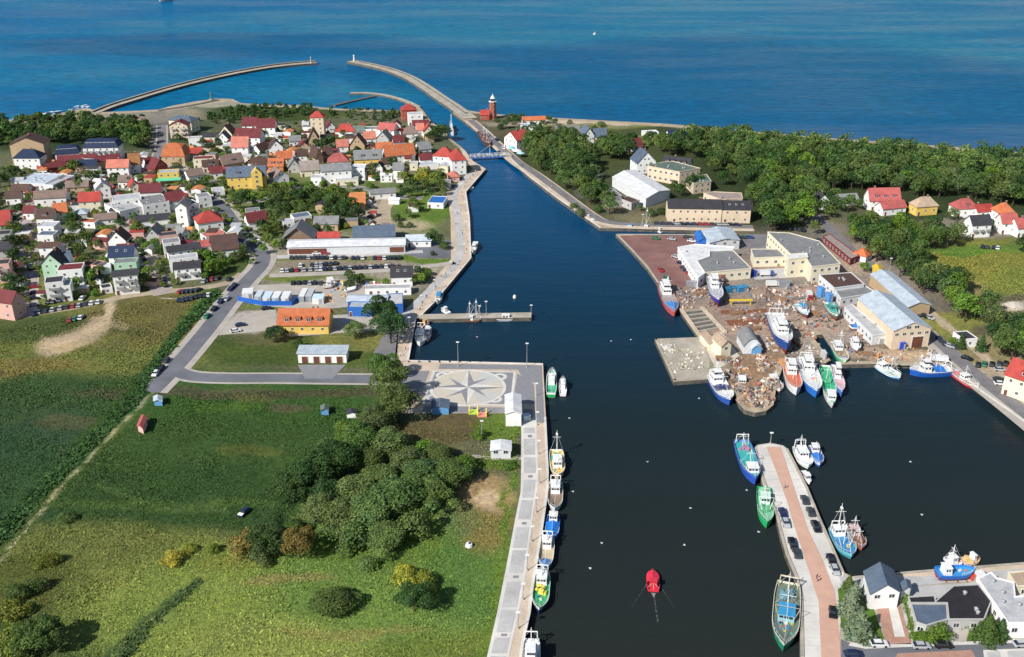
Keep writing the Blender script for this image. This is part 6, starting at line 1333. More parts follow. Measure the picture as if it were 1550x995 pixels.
boat((680, 476), (668, 469), 2.4, WH, 'white speedboat at the root of the mooring jetty', deck=WH, cab=(.35, .25), masts=(), name='motor_boat', H=.7)
boat((703, 486), (731, 487), 3.4, (.16, .09, .05), 'old brown wooden sailing boat moored below the jetty', deck=(.2, .12, .08), cab=(.3, .2), masts=((.3, 9), (.65, 10)), rim=(.2, .1, .05), name='sailing_boat')
boat((751, 485), (781, 485), 3.4, (.03, .08, .3), 'white cabin cruiser with blue hull below the outer jetty', deck=WH, cab=(.3, .4), masts=((.5, 3),), name='motor_boat')
boat((638, 503), (636, 526), 5, WH, 'white trawler in the inner basin corner', deck=(.6, .6, .62), cab=(.35, .3), masts=((.4, 6),), gantry=1)
boat((648, 500), (646, 520), 3.4, (.6, .35, .35), 'faded pink boat outside the white trawler in the inner basin', deck=(.5, .3, .3), cab=(.2, .3), masts=())
boat((637, 496), (650, 489), 2.6, OR, 'orange pilot launch below the jetty root', deck=(.6, .3, .1), cab=(.35, .3), cabc=(.7, .35, .1), masts=(), name='motor_boat')
boat((707, 288), (717, 286), 2.6, WH, 'white dinghy at the promenade bend below the hotel', cab=None, deck=(.7, .6, .6), masts=(), name='dinghy')
boat((727, 205), (741, 226), 6, (.10, .05, .04), 'dark old ship moored at the bridge head', deck=(.2, .1, .08), cab=(.12, .25), cabc=(.25, .12, .1), masts=((.4, 8), (.7, 9)), net=(.55, (.2, .08, .06)), rim=(.15, .07, .05), name='old_ship', cat='ship')
boat((685, 206), (682, 192), 2.4, WH, 'white sailing yacht on the west side of the channel', masts=((.5, 11),), cab=(.35, .3), name='sailing_boat')
boat((893, 334), (886, 329), 2.6, WH, 'upper white cabin boat at the east quay bend', cab=(.3, .4), masts=(), name='motor_boat'); boat((901, 341), (893, 336), 2.6, WH, 'lower white cabin boat at the east quay bend', cab=(.3, .4), masts=(), name='motor_boat')
boat((945, 346.5), (962, 348), 2.8, WH, 'blue roofed white motor boat in the narrow inlet', cab=(.3, .4), masts=(), roofc=AZ, name='motor_boat'); boat((968, 347.5), (988, 348.5), 2.8, WH, 'white sailing yacht in the narrow inlet', masts=((.5, 12),), cab=(.35, .3), name='sailing_boat'); boat((1002, 353), (994, 350), 2.4, WH, 'white speedboat at the end of the narrow inlet', cab=(.3, .3), masts=(), name='motor_boat', H=.7)
boat((1003, 436), (1021, 482), 7, (.5, .10, .09), 'red hulled ship with a blue tarpaulin on its bow beside the slipway', deck=(.35, .3, .28), cab=(.08, .3), masts=((.35, 9),), cover=(.68, .98, (.05, .25, .6)), two=True, name='fishing_ship', cat='ship', H=2.4, rim=(.45, .2, .18))
boat((1077, 432), (1087, 468), 6.5, (.03, .03, .3), 'white and navy ship hauled out on the shipyard ground', deck=(.4, .4, .45), cab=(.1, .35), masts=((.55, 9),), two=True, z=L, keel=1.8, arms=1, name='fishing_ship', cat='ship', H=2.2)
boat((1170, 493), (1190, 541), 8.0, (.02, .07, .28), 'largest white and blue trawler standing on the slipway', deck=(.6, .6, .6), cab=(.3, .36), masts=((.2, 10), (.55, 9)), two=True, z=L, keel=2.2, gantry=1, arms=1, H=3.2, boxes=3, name='fishing_ship', cat='ship')
boat((1207, 468), (1222, 484), 4.4, (.03, .12, .18), 'small dark blue cutter on the shipyard ground', deck=(.2, .5, .6), cab=(.3, .35), masts=((.5, 5),), z=L, keel=1.2, roofc=AZ)
boat((1253, 468), (1266, 488), 5.0, (.12, .16, .12), 'green cutter with red bottom on the shipyard ground', deck=(.05, .3, .25), cab=(.3, .3), cabc=(.04, .35, .3), masts=((.5, 4),), z=L, keel=1.4, boxes=2)
boat((1287, 500), (1306, 498), 3.6, (.03, .2, .5), 'boat under a blue cover beside the pale lean to shed', deck=BL, cab=None, masts=(), cover=(.05, .98, (.03, .2, .5)), z=L, keel=1.0)
boat((1291, 520), (1297, 537), 4, (.3, .45, .65), 'small white and light blue cutter on the quay', deck=WH, cab=(.2, .4), masts=((.4, 4),), z=L, keel=1.0)
boat((1080, 577), (1104.5, 616), 7.0, (.03, .09, .35), 'blue hulled white decked trawler left of the scrap pier', deck=WH, cab=(.06, .22), masts=((.14, 8), (.5, 7)), gantry=1, two=True, boxes=4, cover=(.42, .6, (.02, .03, .15)), H=2.4)
boat((1122, 577), (1124, 598), 5, (.1, .35, .4), 'teal decked work boat squeezed beside the scrap pier', deck=TL, cab=(.1, .35), masts=(), boxes=3)
boat((1167, 575), (1180, 596), 5.2, (.35, .18, .16), 'rusty cutter right of the scrap pier', deck=(.4, .25, .25), cab=(.1, .3), masts=((.4, 6),), boxes=5, net=(.6, (.4, .2, .15)))
boat((1194, 560), (1205, 601), 6.4, (.7, .7, .7), 'white hulled trawler with an orange red deck', deck=(.6, .16, .08), cab=(.08, .28), masts=((.5, 8),), gantry=1, H=2.4, two=True)
boat((1217, 552), (1235, 605), 7.4, (.03, .16, .55), 'blue hulled white trawler beside the orange decked one', deck=(.7, .72, .72), cab=(.1, .28), masts=((.2, 9), (.5, 7)), gantry=1, two=True, H=2.8, boxes=3)
boat((1247, 560), (1259.5, 621), 5.2, (.65, .68, .66), 'long cutter with bright green deck and arms', deck=(.05, .45, .2), cab=(.72, .16), masts=((.3, 5),), arms=1, trim=GR, net=(.45, (.1, .5, .25)), H=1.8)
boat((1263, 562), (1273, 604), 4.0, (.08, .2, .55), 'slim white and blue cutter outside the green decked one', deck=(.7, .4, .45), cab=(.15, .3), masts=((.3, 5),), two=True)
boat((1264, 525), (1279, 556), 5.4, (.04, .42, .18), 'green hulled cutter in the small dock mouth', deck=(.7, .65, .6), cab=(.1, .28), masts=((.35, 9),), boxes=4)
boat((1330, 557), (1362, 576), 5.6, (.04, .3, .6), 'azure hulled cutter with white bulwark at the shipyard quay', deck=(.6, .65, .6), cab=(.05, .25), masts=((.55, 7),), boxes=3, gantry=1)
boat((1436, 566), (1375, 568), 7, (.015, .1, .42), 'large deep blue trawler moored along the corner quay', deck=(.6, .6, .6), cab=(.5, .22), masts=((.35, 7), (.75, 7)), two=True, gantry=1, cover=(.18, .45, (.02, .18, .6)), H=2.3)
boat((1425, 556), (1392, 556), 5.4, (.6, .62, .64), 'white cutter behind the large deep blue trawler', deck=WH, cab=(.55, .25), masts=((.6, 6),), boxes=2)
boat((1443, 567), (1480, 593), 5.0, RD_, 'red hulled cutter at the road quay', deck=(.65, .4, .38), cab=(.35, .2), masts=((.45, 6),), rim=(.75, .72, .7), net=(.15, (.6, .2, .2)))
boat((1121, 677), (1143, 737), 6.4, (.03, .09, .45), 'blue hulled cutter with teal deck at the pier head', deck=(.05, .4, .38), cab=(.68, .16), masts=((.1, 5), (.6, 6)), net=(.15, (.4, .2, .3)), gantry=1, boxes=4, rim=(.1, .2, .55))
boat((1155, 747), (1160, 803), 5.2, (.02, .38, .12), 'bright green cutter moored on the left of the central pier', deck=(.25, .55, .35), cab=(.25, .2), cabc=(.6, .75, .65), masts=((.2, 4),), net=(.6, (.15, .45, .25)), rim=(.03, .42, .15), arms=1, trim=WH)
boat((1209, 682), (1223, 712), 5.6, (.6, .7, .62), 'white cutter at the right of the pier head', deck=WH, cab=(.15, .4), masts=((.1, 6),), gantry=1)
boat((1231, 680), (1240, 709), 4.2, (.02, .16, .55), 'small blue cutter outside the white one at the pier head', deck=(.05, .25, .6), cab=(.1, .25), masts=((.25, 4),), cover=(.45, .95, (.03, .2, .65)))
boat((1214, 716), (1225, 735), 3.0, (.75, .68, .66), 'pinkish white launch below the pier head', deck=(.7, .6, .58), cab=(.5, .3), masts=(), name='motor_boat')
boat((1265, 806), (1288, 849), 6.0, (.05, .3, .38), 'teal and blue cutter with white arms right of the pier', deck=(.05, .25, .5), cab=(.05, .2), masts=((.1, 10), (.5, 7)), arms=1, gantry=1, rim=(.2, .5, .5), boxes=2)
boat((1288, 803), (1304, 836), 4.8, (.22, .08, .06), 'rust brown cutter outside the teal one', deck=(.3, .14, .1), cab=(.1, .3), cabc=(.6, .45, .42), masts=((.2, 6), (.6, 5)), net=(.6, (.3, .15, .1)), rim=(.3, .12, .1))
boat((1192, 893), (1185, 991), 7.4, (.02, .22, .13), 'large green trawler with a cluttered deck at the lower pier', deck=(.16, .2, .15), cab=(.42, .2), cabc=(.25, .45, .5), masts=((.1, 6), (.4, 6)), gantry=1, arms=1, trim=(.6, .5, .35), net=(.22, (.15, .3, .35)), boxes=18, rim=(.7, .68, .55), H=2.3, roofc=(.05, .3, .55))
boat((988.8, 897), (987.2, 868), 3.7, (.62, .03, .06), 'bright red covered lifeboat under way in the harbour', deck=(.6, .03, .05), cab=(.16, .2), cabc=(.6, .04, .06), masts=((.2, 2),), cover=(.38, .98, (.65, .03, .06)), rim=(.65, .04, .07), name='lifeboat', boxes=1)
boat((1433, 853), (1455, 850), 4.4, (.1, .2, .5), 'white cabin cutter at the south quay', deck=WH, cab=(.2, .4), masts=((.3, 6),), boxes=2); boat((1457, 853), (1482, 847), 3.6, (.65, .3, .25), 'orange and yellow boat at the south quay', deck=(.7, .5, .15), cab=(.5, .2), masts=(), net=(.3, (.7, .5, .2)), rim=(.7, .45, .4))
boat((1417, 876), (1473, 874), 5.0, (.02, .10, .42), 'blue boat standing on the south quay', deck=(.06, .3, .6), cab=(.12, .22), masts=(), z=L, keel=.9, rim=(.03, .2, .6), H=1.5, boxes=2)
boat((490, 437), (507, 435), 3.2, WH, 'white cabin boat stored on the sandy boatyard', cab=(.3, .4), masts=(), z=L, keel=.7, name='motor_boat'); boat((523, 443), (540, 439), 2.8, AZ, 'azure dinghy stored beside the terrace cafe', cab=None, masts=(), z=L, keel=.5, name='dinghy', cover=(.1, .95, WH)); boat((1046, 437), (1062, 434), 3.2, GR, 'small green boat on the wharf edge', cab=None, masts=(), z=L, keel=.5, name='dinghy') if False else None
boat((242, 3), (262, 1.5), 9, (.3, .35, .4), 'distant grey ship on the open sea', cab=(.1, .3), masts=((.5, 14),), two=True, H=3.5, name='ship', cat='ship'); boat((902, 52.6), (897.5, 52.2), 3, WH, 'distant white speedboat on the open sea', cab=(.3, .3), masts=(), name='motor_boat')
# the lifeboat's wake
mb = MB()
def strip(pts, ws, z=.05):
    P = [G(*p, 0).xy for p in pts]
    for i in range(len(P) - 1):
        d = (P[i + 1] - P[i]).normalized(); nr = Vector((-d.y, d.x)); a, b = P[i], P[i + 1]
        q = [a + nr * ws[i] / 2, a - nr * ws[i] / 2, b - nr * ws[i + 1] / 2, b + nr * ws[i + 1] / 2]; mb.face([(p.x, p.y, z) for p in q])
strip([(989, 898), (989.2, 901), (989.5, 904)], [1.2, .8, .3], .06)
wr_ = random.Random(3)
for i in range(46):
    t = wr_.random() ** 1.4; x = 989.5 + 6 * t + wr_.uniform(-.8, .8) * (.4 + t); y = 900 + 40 * t; strip([(x, y), (x + .2, y + wr_.uniform(1, 3))], [.35 * (1.1 - t), .08])
for s in (-1, 1):
    for i in range(16):
        t = i / 16 + wr_.uniform(0, .04); x = 988 + s * (9 + 22 * t); y = 884 + 34 * t; strip([(x, y), (x + s * 2.2, y + 3.2)], [.14 * (1 - t), .03])
tag(mb.build('wake', 'wake'), 'white wake behind the red lifeboat', 'wake', kind='stuff')
# ---- cars ----
def carmesh():
    prof = [(-2.15, .35), (-2.2, .75), (-2.05, .95), (-1.35, 1.0), (-1.0, 1.02), (1.0, .98), (1.9, .85), (2.15, .7), (2.15, .35)]
    mb = MB(); w = .86
    n = len(prof)
    for i in range(n):
        a, b = prof[i], prof[(i + 1) % n]; mb.face([(a[0], -w, a[1]), (a[0], w, a[1]), (b[0], w, b[1]), (b[0], -w, b[1])])
    mb.face([(x, -w, z) for x, z in prof][::-1]); mb.face([(x, w, z) for x, z in prof])
    mb.box(-1.35, .45, -.62, .62, 1.38, 1.44)
    g = MB(); b0, t0 = [(-1.95, -.8, .97), (1.05, -.8, .99), (1.05, .8, .99), (-1.95, .8, .97)], [(-1.4, -.64, 1.40), (.5, -.64, 1.40), (.5, .64, 1.40), (-1.4, .64, 1.40)]
    for i in range(4): g.face([b0[i], b0[(i + 1) % 4], t0[(i + 1) % 4], t0[i]])
    wm = MB(); wm.tube((0, -.1, 0), (0, .1, 0), .32, .32, 10)
    al = MB(); al.v = list(mb.v); al.f = [list(f) for f in mb.f]; al.m = [0] * len(mb.f)
    for src, m in ((g, 1),):
        k = len(al.v); al.v += src.v; al.f += [[k + i for i in f] for f in src.f]; al.m += [m] * len(src.f)
    for x in (-1.35, 1.35):
        for y in (-.8, .8):
            k = len(al.v); al.v += [(a + x, b + y, c + .32) for a, b, c in wm.v]; al.f += [[k + i for i in f] for f in wm.f]; al.m += [2] * len(wm.f)
    out = []
    for m, nm, mt in ((mb, 'body', 'carpaint'), (g, 'windows', 'glass'), (wm, 'wheel', 'tyre'), (al, 'car', ['carpaint', 'glass', 'tyre'])):
        o = m.build(nm, mt); out.append(o.data); bpy.data.objects.remove(o)
    return out
CB, CG, CWH, CALL = carmesh()
CC = {'black': (.012, .012, .014), 'dark grey': (.05, .052, .06), 'silver': (.42, .43, .45), 'white': (.75, .75, .74), 'red': (.4, .03, .03), 'blue': (.03, .07, .25), 'green': (.03, .2, .1), 'dark blue': (.015, .025, .08)}
OW = ['first', 'second', 'third', 'fourth', 'fifth', 'sixth', 'seventh', 'eighth', 'ninth', 'tenth', 'eleventh', 'twelfth', 'thirteenth', 'fourteenth', 'fifteenth', 'sixteenth', 'seventeenth', 'eighteenth', 'nineteenth', 'twentieth', 'twenty-first', 'twenty-second', 'twenty-third', 'twenty-fourth', 'twenty-fifth', 'twenty-sixth']
def car(x, y, to, col, label, group=None, full=False, s=1.0, zz=L + .2):
    """to: photo point the car points at, giving its heading on the ground"""
    P, Q = G(x, y), G(*to); d = (Q - P).xy; rz = math.atan2(d.y, d.x) if not isinstance(to, float) else to
    if not full:
        o = link('parked_car', CALL, None, (P.x, P.y, zz), (s, s, s), rz, CC[col]); return tag(o, label, 'car', group)
    e = empty('parked_car', (P.x, P.y, zz), rz, label, 'car', group); link('body', CB, e, color=CC[col]); link('windows', CG, e)
    for a in (-1.35, 1.35):
        for b in (-.8, .8): link('wheel', CWH, e, (a, b, .32))
    return e
def carrow(pts, dxy, cols, where, group, zz=L + .1, frm='left', full=False, jit=True):
    for i, (x, y) in enumerate(pts):
        c = cols[i % len(cols)] if not isinstance(cols, dict) else cols.get(i, rng.choice(['black', 'dark grey', 'black', 'dark blue', 'dark grey', 'silver']))
        a = rng.uniform(-.4, .4); car(x, y, (x + dxy[0] + a * .1, y + dxy[1] + a * .05), c, f'{c} car, {OW[i]} from the {frm} {where}', group, full, zz=zz)
Z6 = lambda L_, yo=None: [(400 + a / 4.326, 330 + b / 4.326) for a, b in L_]
carrow(Z6([(x, 266) for x in (178, 210, 237, 264, 291, 330, 355, 381, 408, 440, 467, 495, 521)]), (.3, -3), {4: 'silver', 9: 'white'}, 'in the upper left parking row by the warehouse', 'upper parking row', L + .06)
carrow(Z6([(x, 268) for x in (582, 612, 645, 724, 752, 786, 822, 852, 886)]), (.3, -3), {2: 'white', 4: 'red', 5: 'white'}, 'in the upper right parking row by the warehouse', 'upper parking row, right half', L + .06)
carrow(Z6([(x, 318 - (x - 240) * .06) for x in (238, 312, 342, 372, 404, 434, 466)]), (.3, -3), {0: 'white'}, 'in the middle parking row', 'middle parking row', L + .06)
carrow(Z6([(x, 352 - (x - 110) * .042) for x in (118, 150, 182, 212, 262, 304, 344, 370, 398, 430, 464, 497, 530, 563, 596, 628, 662, 696, 730, 765, 800, 835, 868)]), (.3, -3), {0: 'white', 3: 'red', 5: 'silver', 7: 'white', 13: 'silver', 20: 'white'}, 'in the lower parking row by the gravel lane', 'lower parking row', L + .06)
carrow(Z6([(190, 433), (228, 432), (268, 430), (300, 434), (332, 432), (372, 434)]), (1, -3), {}, 'in the short row behind the boatyard', 'row behind the boatyard', L + .1)
carrow([(51.5, 477), (59.5, 474), (69, 472.5), (80, 470.5), (92, 468), (101, 466.5), (111, 465), (120, 464), (129, 462), (139, 460.5), (149, 459)], (1.6, -3), {3: 'silver', 6: 'red', 9: 'white', 10: 'white'}, 'in the row along the meadow lane', 'cars along the meadow lane')
Z5 = lambda L_: [(220 + a / 5.527, 310 + b / 5.527) for a, b in L_]
carrow(Z5([(300, 738), (332, 735), (368, 733), (402, 728), (442, 722)]), (2.5, -1.2), {0: 'red'}, 'in the upper row at the lane end', 'upper cars at the lane end'); carrow(Z5([(283, 808), (314, 805), (350, 798), (388, 790), (428, 780), (464, 774), (496, 769), (528, 764)]), (1.4, -3), {7: 'white'}, 'in the lower row at the lane end', 'lower cars at the lane end')
carrow(Z5([(492, 648), (522, 642), (560, 632), (602, 625), (700, 632)]), (1.5, -2), {2: 'red', 3: 'dark grey'}, 'below the white terrace houses', 'cars below the terrace houses')
carrow(Z5([(742, 688), (712, 716), (682, 800), (632, 820), (576, 884), (517, 946)]), (-2.6, 2.6), {5: 'green'}, 'on the main road verge, counted downhill', 'cars along the main road', L + .2, 'top')
carrow([(375, 350), (390, 364), (395, 372)], (2, 2.4), ['black', 'white', 'dark grey'], 'on the main road above the bend', 'cars above the road bend', L + .2)
carrow([(252, 548), (244, 560), (236, 568)], (-3, 4), ['dark grey', 'black', 'white'], 'at the road junction beside the meadow', 'cars at the junction', L + .2, 'right')
Z4 = lambda L_: [(a / 5.527, 310 + b / 5.527) for a, b in L_]
carrow(Z4([(266, 520), (272, 548), (276, 612), (287, 697), (292, 747), (292, 792), (288, 848)]), (3, -.4), {3: 'red', 6: 'silver'}, 'on the right kerb of the left street', 'cars on the left street', L + .14, 'top'); carrow(Z4([(410, 822), (452, 818), (508, 806), (692, 792)]), (2, -2), {3: 'white'}, 'beside the white corner block', 'cars at the corner block')
carrow(Z4([(1105, 235), (1150, 275), (1192, 300), (1170, 432), (1212, 472), (1200, 532), (1216, 580), (1320, 516), (1352, 570), (1388, 632), (1384, 684)]), (2.2, 3.4), {3: 'white', 6: 'white', 7: 'red'}, 'along the diagonal street', 'cars on the diagonal street', L + .14, 'top')
carrow([(106.5, 486), (113.5, 484.5), (122.5, 482.5)], (1.4, -2), ['red', 'green', 'white'], 'on the sand track in the meadow', 'cars on the sand track', L + .08)
carrow([(150, 352), (108, 390), (121, 389)], (2, -.5), ['dark grey', 'dark blue', 'red'], 'in the gardens of the left block', 'cars in the gardens')
carrow([(357, 503), (364.5, 494), (403.5, 469)], (3.2, -.5), ['white', 'dark blue', 'black'], 'on the restaurant forecourt', 'cars at the restaurant', L + .14)
lc = car(370, 778, (362, 785), 'dark blue', 'lone dark car with white bonnet standing in the green meadow', None, True, 1.0, L + .03); b = MB(); b.cbox((1.6, 0, .93), (1.05, 1.62, .12), 0, 0, .12); b.build('bonnet', 'white_metal', lc)
Z6B = lambda L_: [(1090 + a / 5.238, 640 + b / 5.238) for a, b in L_]; Z7 = lambda L_: [(1120 + a / 3.605, 800 + b / 3.605) for a, b in L_]
carrow(Z6B([(668, 628), (715, 722), (752, 828)]) + Z7([(415, 5), (495, 178), (516, 236)]), (2.2, 5), ['dark grey', 'dark grey', 'black', 'black', 'black', 'silver'], 'on the right side of the central pier', 'cars on the right of the pier', L + .1, 'head', True)
carrow(Z6B([(493, 727), (518, 808), (570, 965)]) + Z7([(286, 98), (308, 147)]), (2.0, 5), ['dark blue', 'silver', 'black', 'black', 'dark grey'], 'on the left side of the central pier', 'cars on the left of the pier', L + .1, 'head', True)
car(1259.5, 930, (1260, 940), 'black', 'black car driving on the pink pier road', None, True, 1, L + .14); car(1330, 978, (1340, 978), 'white', 'white car parked below the lawn of the spruces', None, True, 1, L + .2); car(1394, 981, (1404, 981), 'silver', 'silver car parked below the brick driveway hedge', None, True, 1, L + .2); car(1427, 980, (1437, 980), 'black', 'black car parked beside the silver one', None, True, 1, L + .2)
car(1291, 993, (1301, 993), 'dark blue', 'dark blue car at the corner of the asphalt lot', None, True, 1, L + .14); car(1546, 978, (1556, 977), 'silver', 'silver car cut by the lower right corner', None, True, 1, L + .2)
Z3 = lambda L_: [(980 + a / 4.973, 340 + b / 4.973) for a, b in L_]
carrow(Z3([(62, 112), (182, 118), (300, 104), (332, 132)]), (3, .4), ['green', 'silver', 'dark grey', 'white'], 'along the top of the red wharf', 'cars on top of the wharf', L + .1); carrow(Z3([(214, 252), (254, 298), (276, 334), (300, 356), (322, 376)]), (3, .8), ['silver', 'dark blue', 'dark grey', 'dark blue', 'red'], 'beside the white L shaped roof', 'cars at the workshop wall', L + .1, 'top')
carrow(Z3([(100, 352), (142, 414)]), (2, 2), ['red', 'green'], 'at the outer edge of the red wharf', 'cars on the wharf edge', L + .1, 'top'); carrow(Z3([(708, 108), (738, 104), (768, 106)]), (3, 0), ['dark grey', 'green', 'blue'], 'behind the blue grey roofed shed', 'cars behind the shed')
carrow(Z3([(980, 30), (1012, 34), (1045, 38), (1078, 38), (1110, 40), (1142, 46), (1175, 52)]), (.4, -3), {}, 'behind the factory under the trees', 'cars behind the factory')
carrow([(996 + i * 9.2, 340 + i * .15) for i in range(14)], (3, .1), {3: 'silver', 7: 'red', 8: 'red'}, 'in front of the long tan office house', 'cars along the office house', L + .14)
carrow([(738, 205), (752, 213), (762, 226), (756, 232)], (2, 2), ['silver', 'dark blue', 'white', 'dark grey'], 'on the quay beside the bridge head', 'cars at the bridge head', L + .14, 'top')
carrow([(1264, 366), (1274, 376), (1284, 388), (1240, 366)], (2, 2), ['red', 'silver', 'red', 'dark grey'], 'beside the narrow dark walled shed', 'cars at the narrow shed'); carrow([(1322, 429), (1329, 437)], (2, 1.5), ['dark grey', 'red'], 'below the yellow roofed shed', 'cars below the yellow roof')
ZL = lambda L_: [(1390 + a / 6.22, 480 + b / 6.22) for a, b in L_]
carrow(ZL([(200, 225), (233, 258)]), (2.2, 2.2), ['dark blue', 'dark grey'], 'at the top of the right quay road', 'cars at the quay road top', L + .14, 'top'); carrow(ZL([(295, 286), (330, 292), (456, 402)]), (3, 1), ['silver', 'dark grey', 'black'], 'beside the conifers and small white house', 'cars by the conifers'); carrow(ZL([(560, 462), (620, 455), (690, 457), (760, 452), (820, 450)]), (.8, -3), ['black', 'green', 'black', 'dark grey', 'black'], 'in the row above the cream villa forecourt', 'cars above the villa'); carrow(ZL([(768, 508), (758, 602), (770, 640)]), (3, .2), ['silver', 'dark grey', 'white'], 'on the forecourt of the cream villa', 'cars at the villa')
carrow([(1388, 478), (1398, 480), (1407, 483)], (2, 1), ['dark grey', 'black', 'silver'], 'beside the slipway hall under the trees', 'cars beside the slipway hall'); carrow([(1487, 375), (1494, 376), (1504, 376), (1510, 377)], (.5, -2), ['black', 'dark grey', 'black', 'white'], 'below the dark roofed guesthouse', 'cars at the guesthouse')
carrow([(562, 330), (563, 324), (562, 338), (565, 316)], (3, .3), ['dark grey', 'black', 'silver', 'dark grey'], 'in the sandy yard beside the orange shed', 'cars in the sandy yard', L + .1, 'top')
carrow([(222, 222), (236, 218), (244, 205), (232, 230), (240, 240), (226, 246)], (1, -3), {}, 'on the street beside the dune wood', 'cars by the dune wood', L + .14)
carrow([(60 + i * 14, 173 - i * 1.2 + (i % 3)) for i in range(3)], (3, -.5), ['white', 'silver', 'dark grey'], 'at the beach entrance on the left', 'cars at the beach'); carrow([(170 + i * 9, 176 + (i * 37 % 5)) for i in range(6)], (3, .5), {1: 'white', 4: 'red'}, 'on the pale beach square', 'cars on the beach square')
carrow([(452 + (i * 5.5), 214 + (i % 2) * 3) for i in range(3)], (2, 1), ['white', 'silver', 'dark grey'], 'in the gardens below the dune scrub', 'cars below the scrub'); carrow([(480 + i * 12, 385.5) for i in range(2)], (3, 0), ['white', 'red'], 'at the gates of the long warehouse', 'cars at the warehouse', L + .2)
# ---- people ----
def person_mesh(stride):
    mb = MB(); z = .9; me = bpy.data.meshes.new('person'); pts = [(0, 0, .95), (0, 0, 1.2), (0, 0, 1.45), (0, 0, 1.55), (.02, 0, 1.68), (0, .1, .88), (stride, .1, .48), (stride * .6, .1, .06), (stride * .6 + .14, .1, .03), (0, -.1, .88), (-stride * .6, -.1, .48), (-stride * 1.5, -.1, .08), (-stride * 1.5 + .14, -.1, .03), (0, .2, 1.42), (-stride * .4, .27, 1.14), (stride * .5, .28, .9), (0, -.2, 1.42), (stride * .4, -.27, 1.14), (stride, -.28, .92)]
    ed = [(0, 1), (1, 2), (2, 3), (3, 4), (0, 5), (5, 6), (6, 7), (7, 8), (0, 9), (9, 10), (10, 11), (11, 12), (2, 13), (13, 14), (14, 15), (2, 16), (16, 17), (17, 18)]
    rad = [.14, .14, .15, .06, .11, .1, .07, .05, .05, .1, .07, .05, .05, .07, .05, .04, .07, .05, .04]
    me.from_pydata(pts, ed, []); o = link('person', me); md = o.modifiers.new('skin', 'SKIN'); sv = me.skin_vertices[0].data
    for i, r_ in enumerate(rad): sv[i].radius = (r_, r_ * (1.25 if i in (0, 1, 2) else 1))
    sv[0].use_root = True; sb = o.modifiers.new('sub', 'SUBSURF'); sb.levels = 1; sb.render_levels = 1
    bpy.context.view_layer.update(); m2 = bpy.data.meshes.new_from_object(o.evaluated_get(bpy.context.evaluated_depsgraph_get())); bpy.data.objects.remove(o)
    m2.materials.clear()
    for k in ('cloth', 'trousers', 'skin', 'hair'): m2.materials.append(MT[k])
    for p in m2.polygons:
        c = p.center; p.material_index = 3 if c.z > 1.7 or (c.z > 1.6 and c.x < -.02) else 2 if c.z > 1.5 or (abs(c.y) > .22 and c.z < 1.0) else 1 if c.z < .92 else 0; p.use_smooth = True
    return m2
pm('cloth', None, .9, .08)
PMS = [person_mesh(.05), person_mesh(.16)]
PCOL = {'dark clothes': (.03, .03, .05), 'a white top': (.7, .7, .68), 'a red top': (.5, .04, .04), 'a blue top': (.05, .12, .4), 'a yellow top': (.7, .5, .08), 'a pink top': (.7, .25, .3)}
ppl = [(1236, 877), (1237.5, 881), (697, 350), (700, 356), (708, 368), (706, 380), (695, 397), (690, 402), (675, 418), (668, 420), (672, 421), (660, 437), (640, 461), (636, 470), (632, 470), (646, 452), (625, 500), (622, 512), (618, 520), (612, 505), (608, 515), (614, 530), (606, 540), (610, 490), (602, 528), (700, 300), (697, 312), (692, 325), (703, 285), (712, 272), (720, 262), (716, 268), (726, 259), (705, 278), (690, 340), (1188, 740), (1250, 846), (735, 205), (745, 213), (755, 221), (790, 252), (835, 285)]
for i, (x, y) in enumerate(ppl):
    P = G(x, y); k = list(PCOL)[(i * 5 + i // 4) % 6]; o = link('person', PMS[i % 2], None, (P.x, P.y, L + .14), None, rng.uniform(0, 6.28), PCOL[k])
    pl = 'on the pink pier road' if y > 700 else ('on the shaded plaza by the inner basin' if 485 < y < 545 else 'on the upper promenade beside the channel' if x < 730 else 'on the east quay road')
    tag(o, f'person in {k} walking {pl}', 'person', f'walkers in {k} {pl}')
# ---- lamp posts, jetty posts, bollards, buoy ----
def lamp(x, y, h, label, z=L, two=False, group=None, name='lamp_post', cat='lamp post'):
    P = G(x, y, z); e = empty(name, P, 0, label, cat, group); b = MB(); b.tube((0, 0, 0), (0, 0, h), .14, .08, 6); b.build('pole', 'metal_grey', e); b = MB(); b.cbox((0, 0, h + .15), (1.1, .5, .28)); b.build('lamp_head', 'white_metal', e); b = MB(); b.tube((0, 0, 0), (0, 0, .5), .35, .3, 8); b.build('base', 'concrete', e)
lamp(693.6, 555, 10, 'tall grey lamp post on the upper plaza edge left of centre'); lamp(797.5, 557, 10, 'tall grey lamp post near the upper right plaza corner'); lamp(726, 477, 4, 'left short lamp post on the mooring jetty'); lamp(736, 477, 6, 'taller lamp post in the middle of the mooring jetty'); lamp(804, 476, 4, 'lamp post at the outer end of the mooring jetty')
lamp(1166, 672, 4, 'signal mast on the round head of the central pier'); lamp(729.5, 666, 7, 'slim white mast on the grass above the garden hut'); lamp(1346, 410, 6, 'lamp post above the boat shed'); lamp(972, 342, 6, 'mast on the east quay beside the yacht')
for i, y in enumerate(range(600, 990, 44)): 
    x = at_y(PRr, y) if y > 632 else 826; lamp(x - 14, y, 5, f'{OW[i]} slim lamp post of the right promenade, counted from the plaza', group='promenade lamps')
for i, (x, y) in enumerate([(700, 292), (706, 320), (707, 350), (705, 385), (684, 412), (660, 440), (640, 464), (622, 498)]): lamp(x - 2, y, 5, f'{OW[i]} slim lamp post of the upper promenade, counted from the hotel', group='upper promenade lamps')
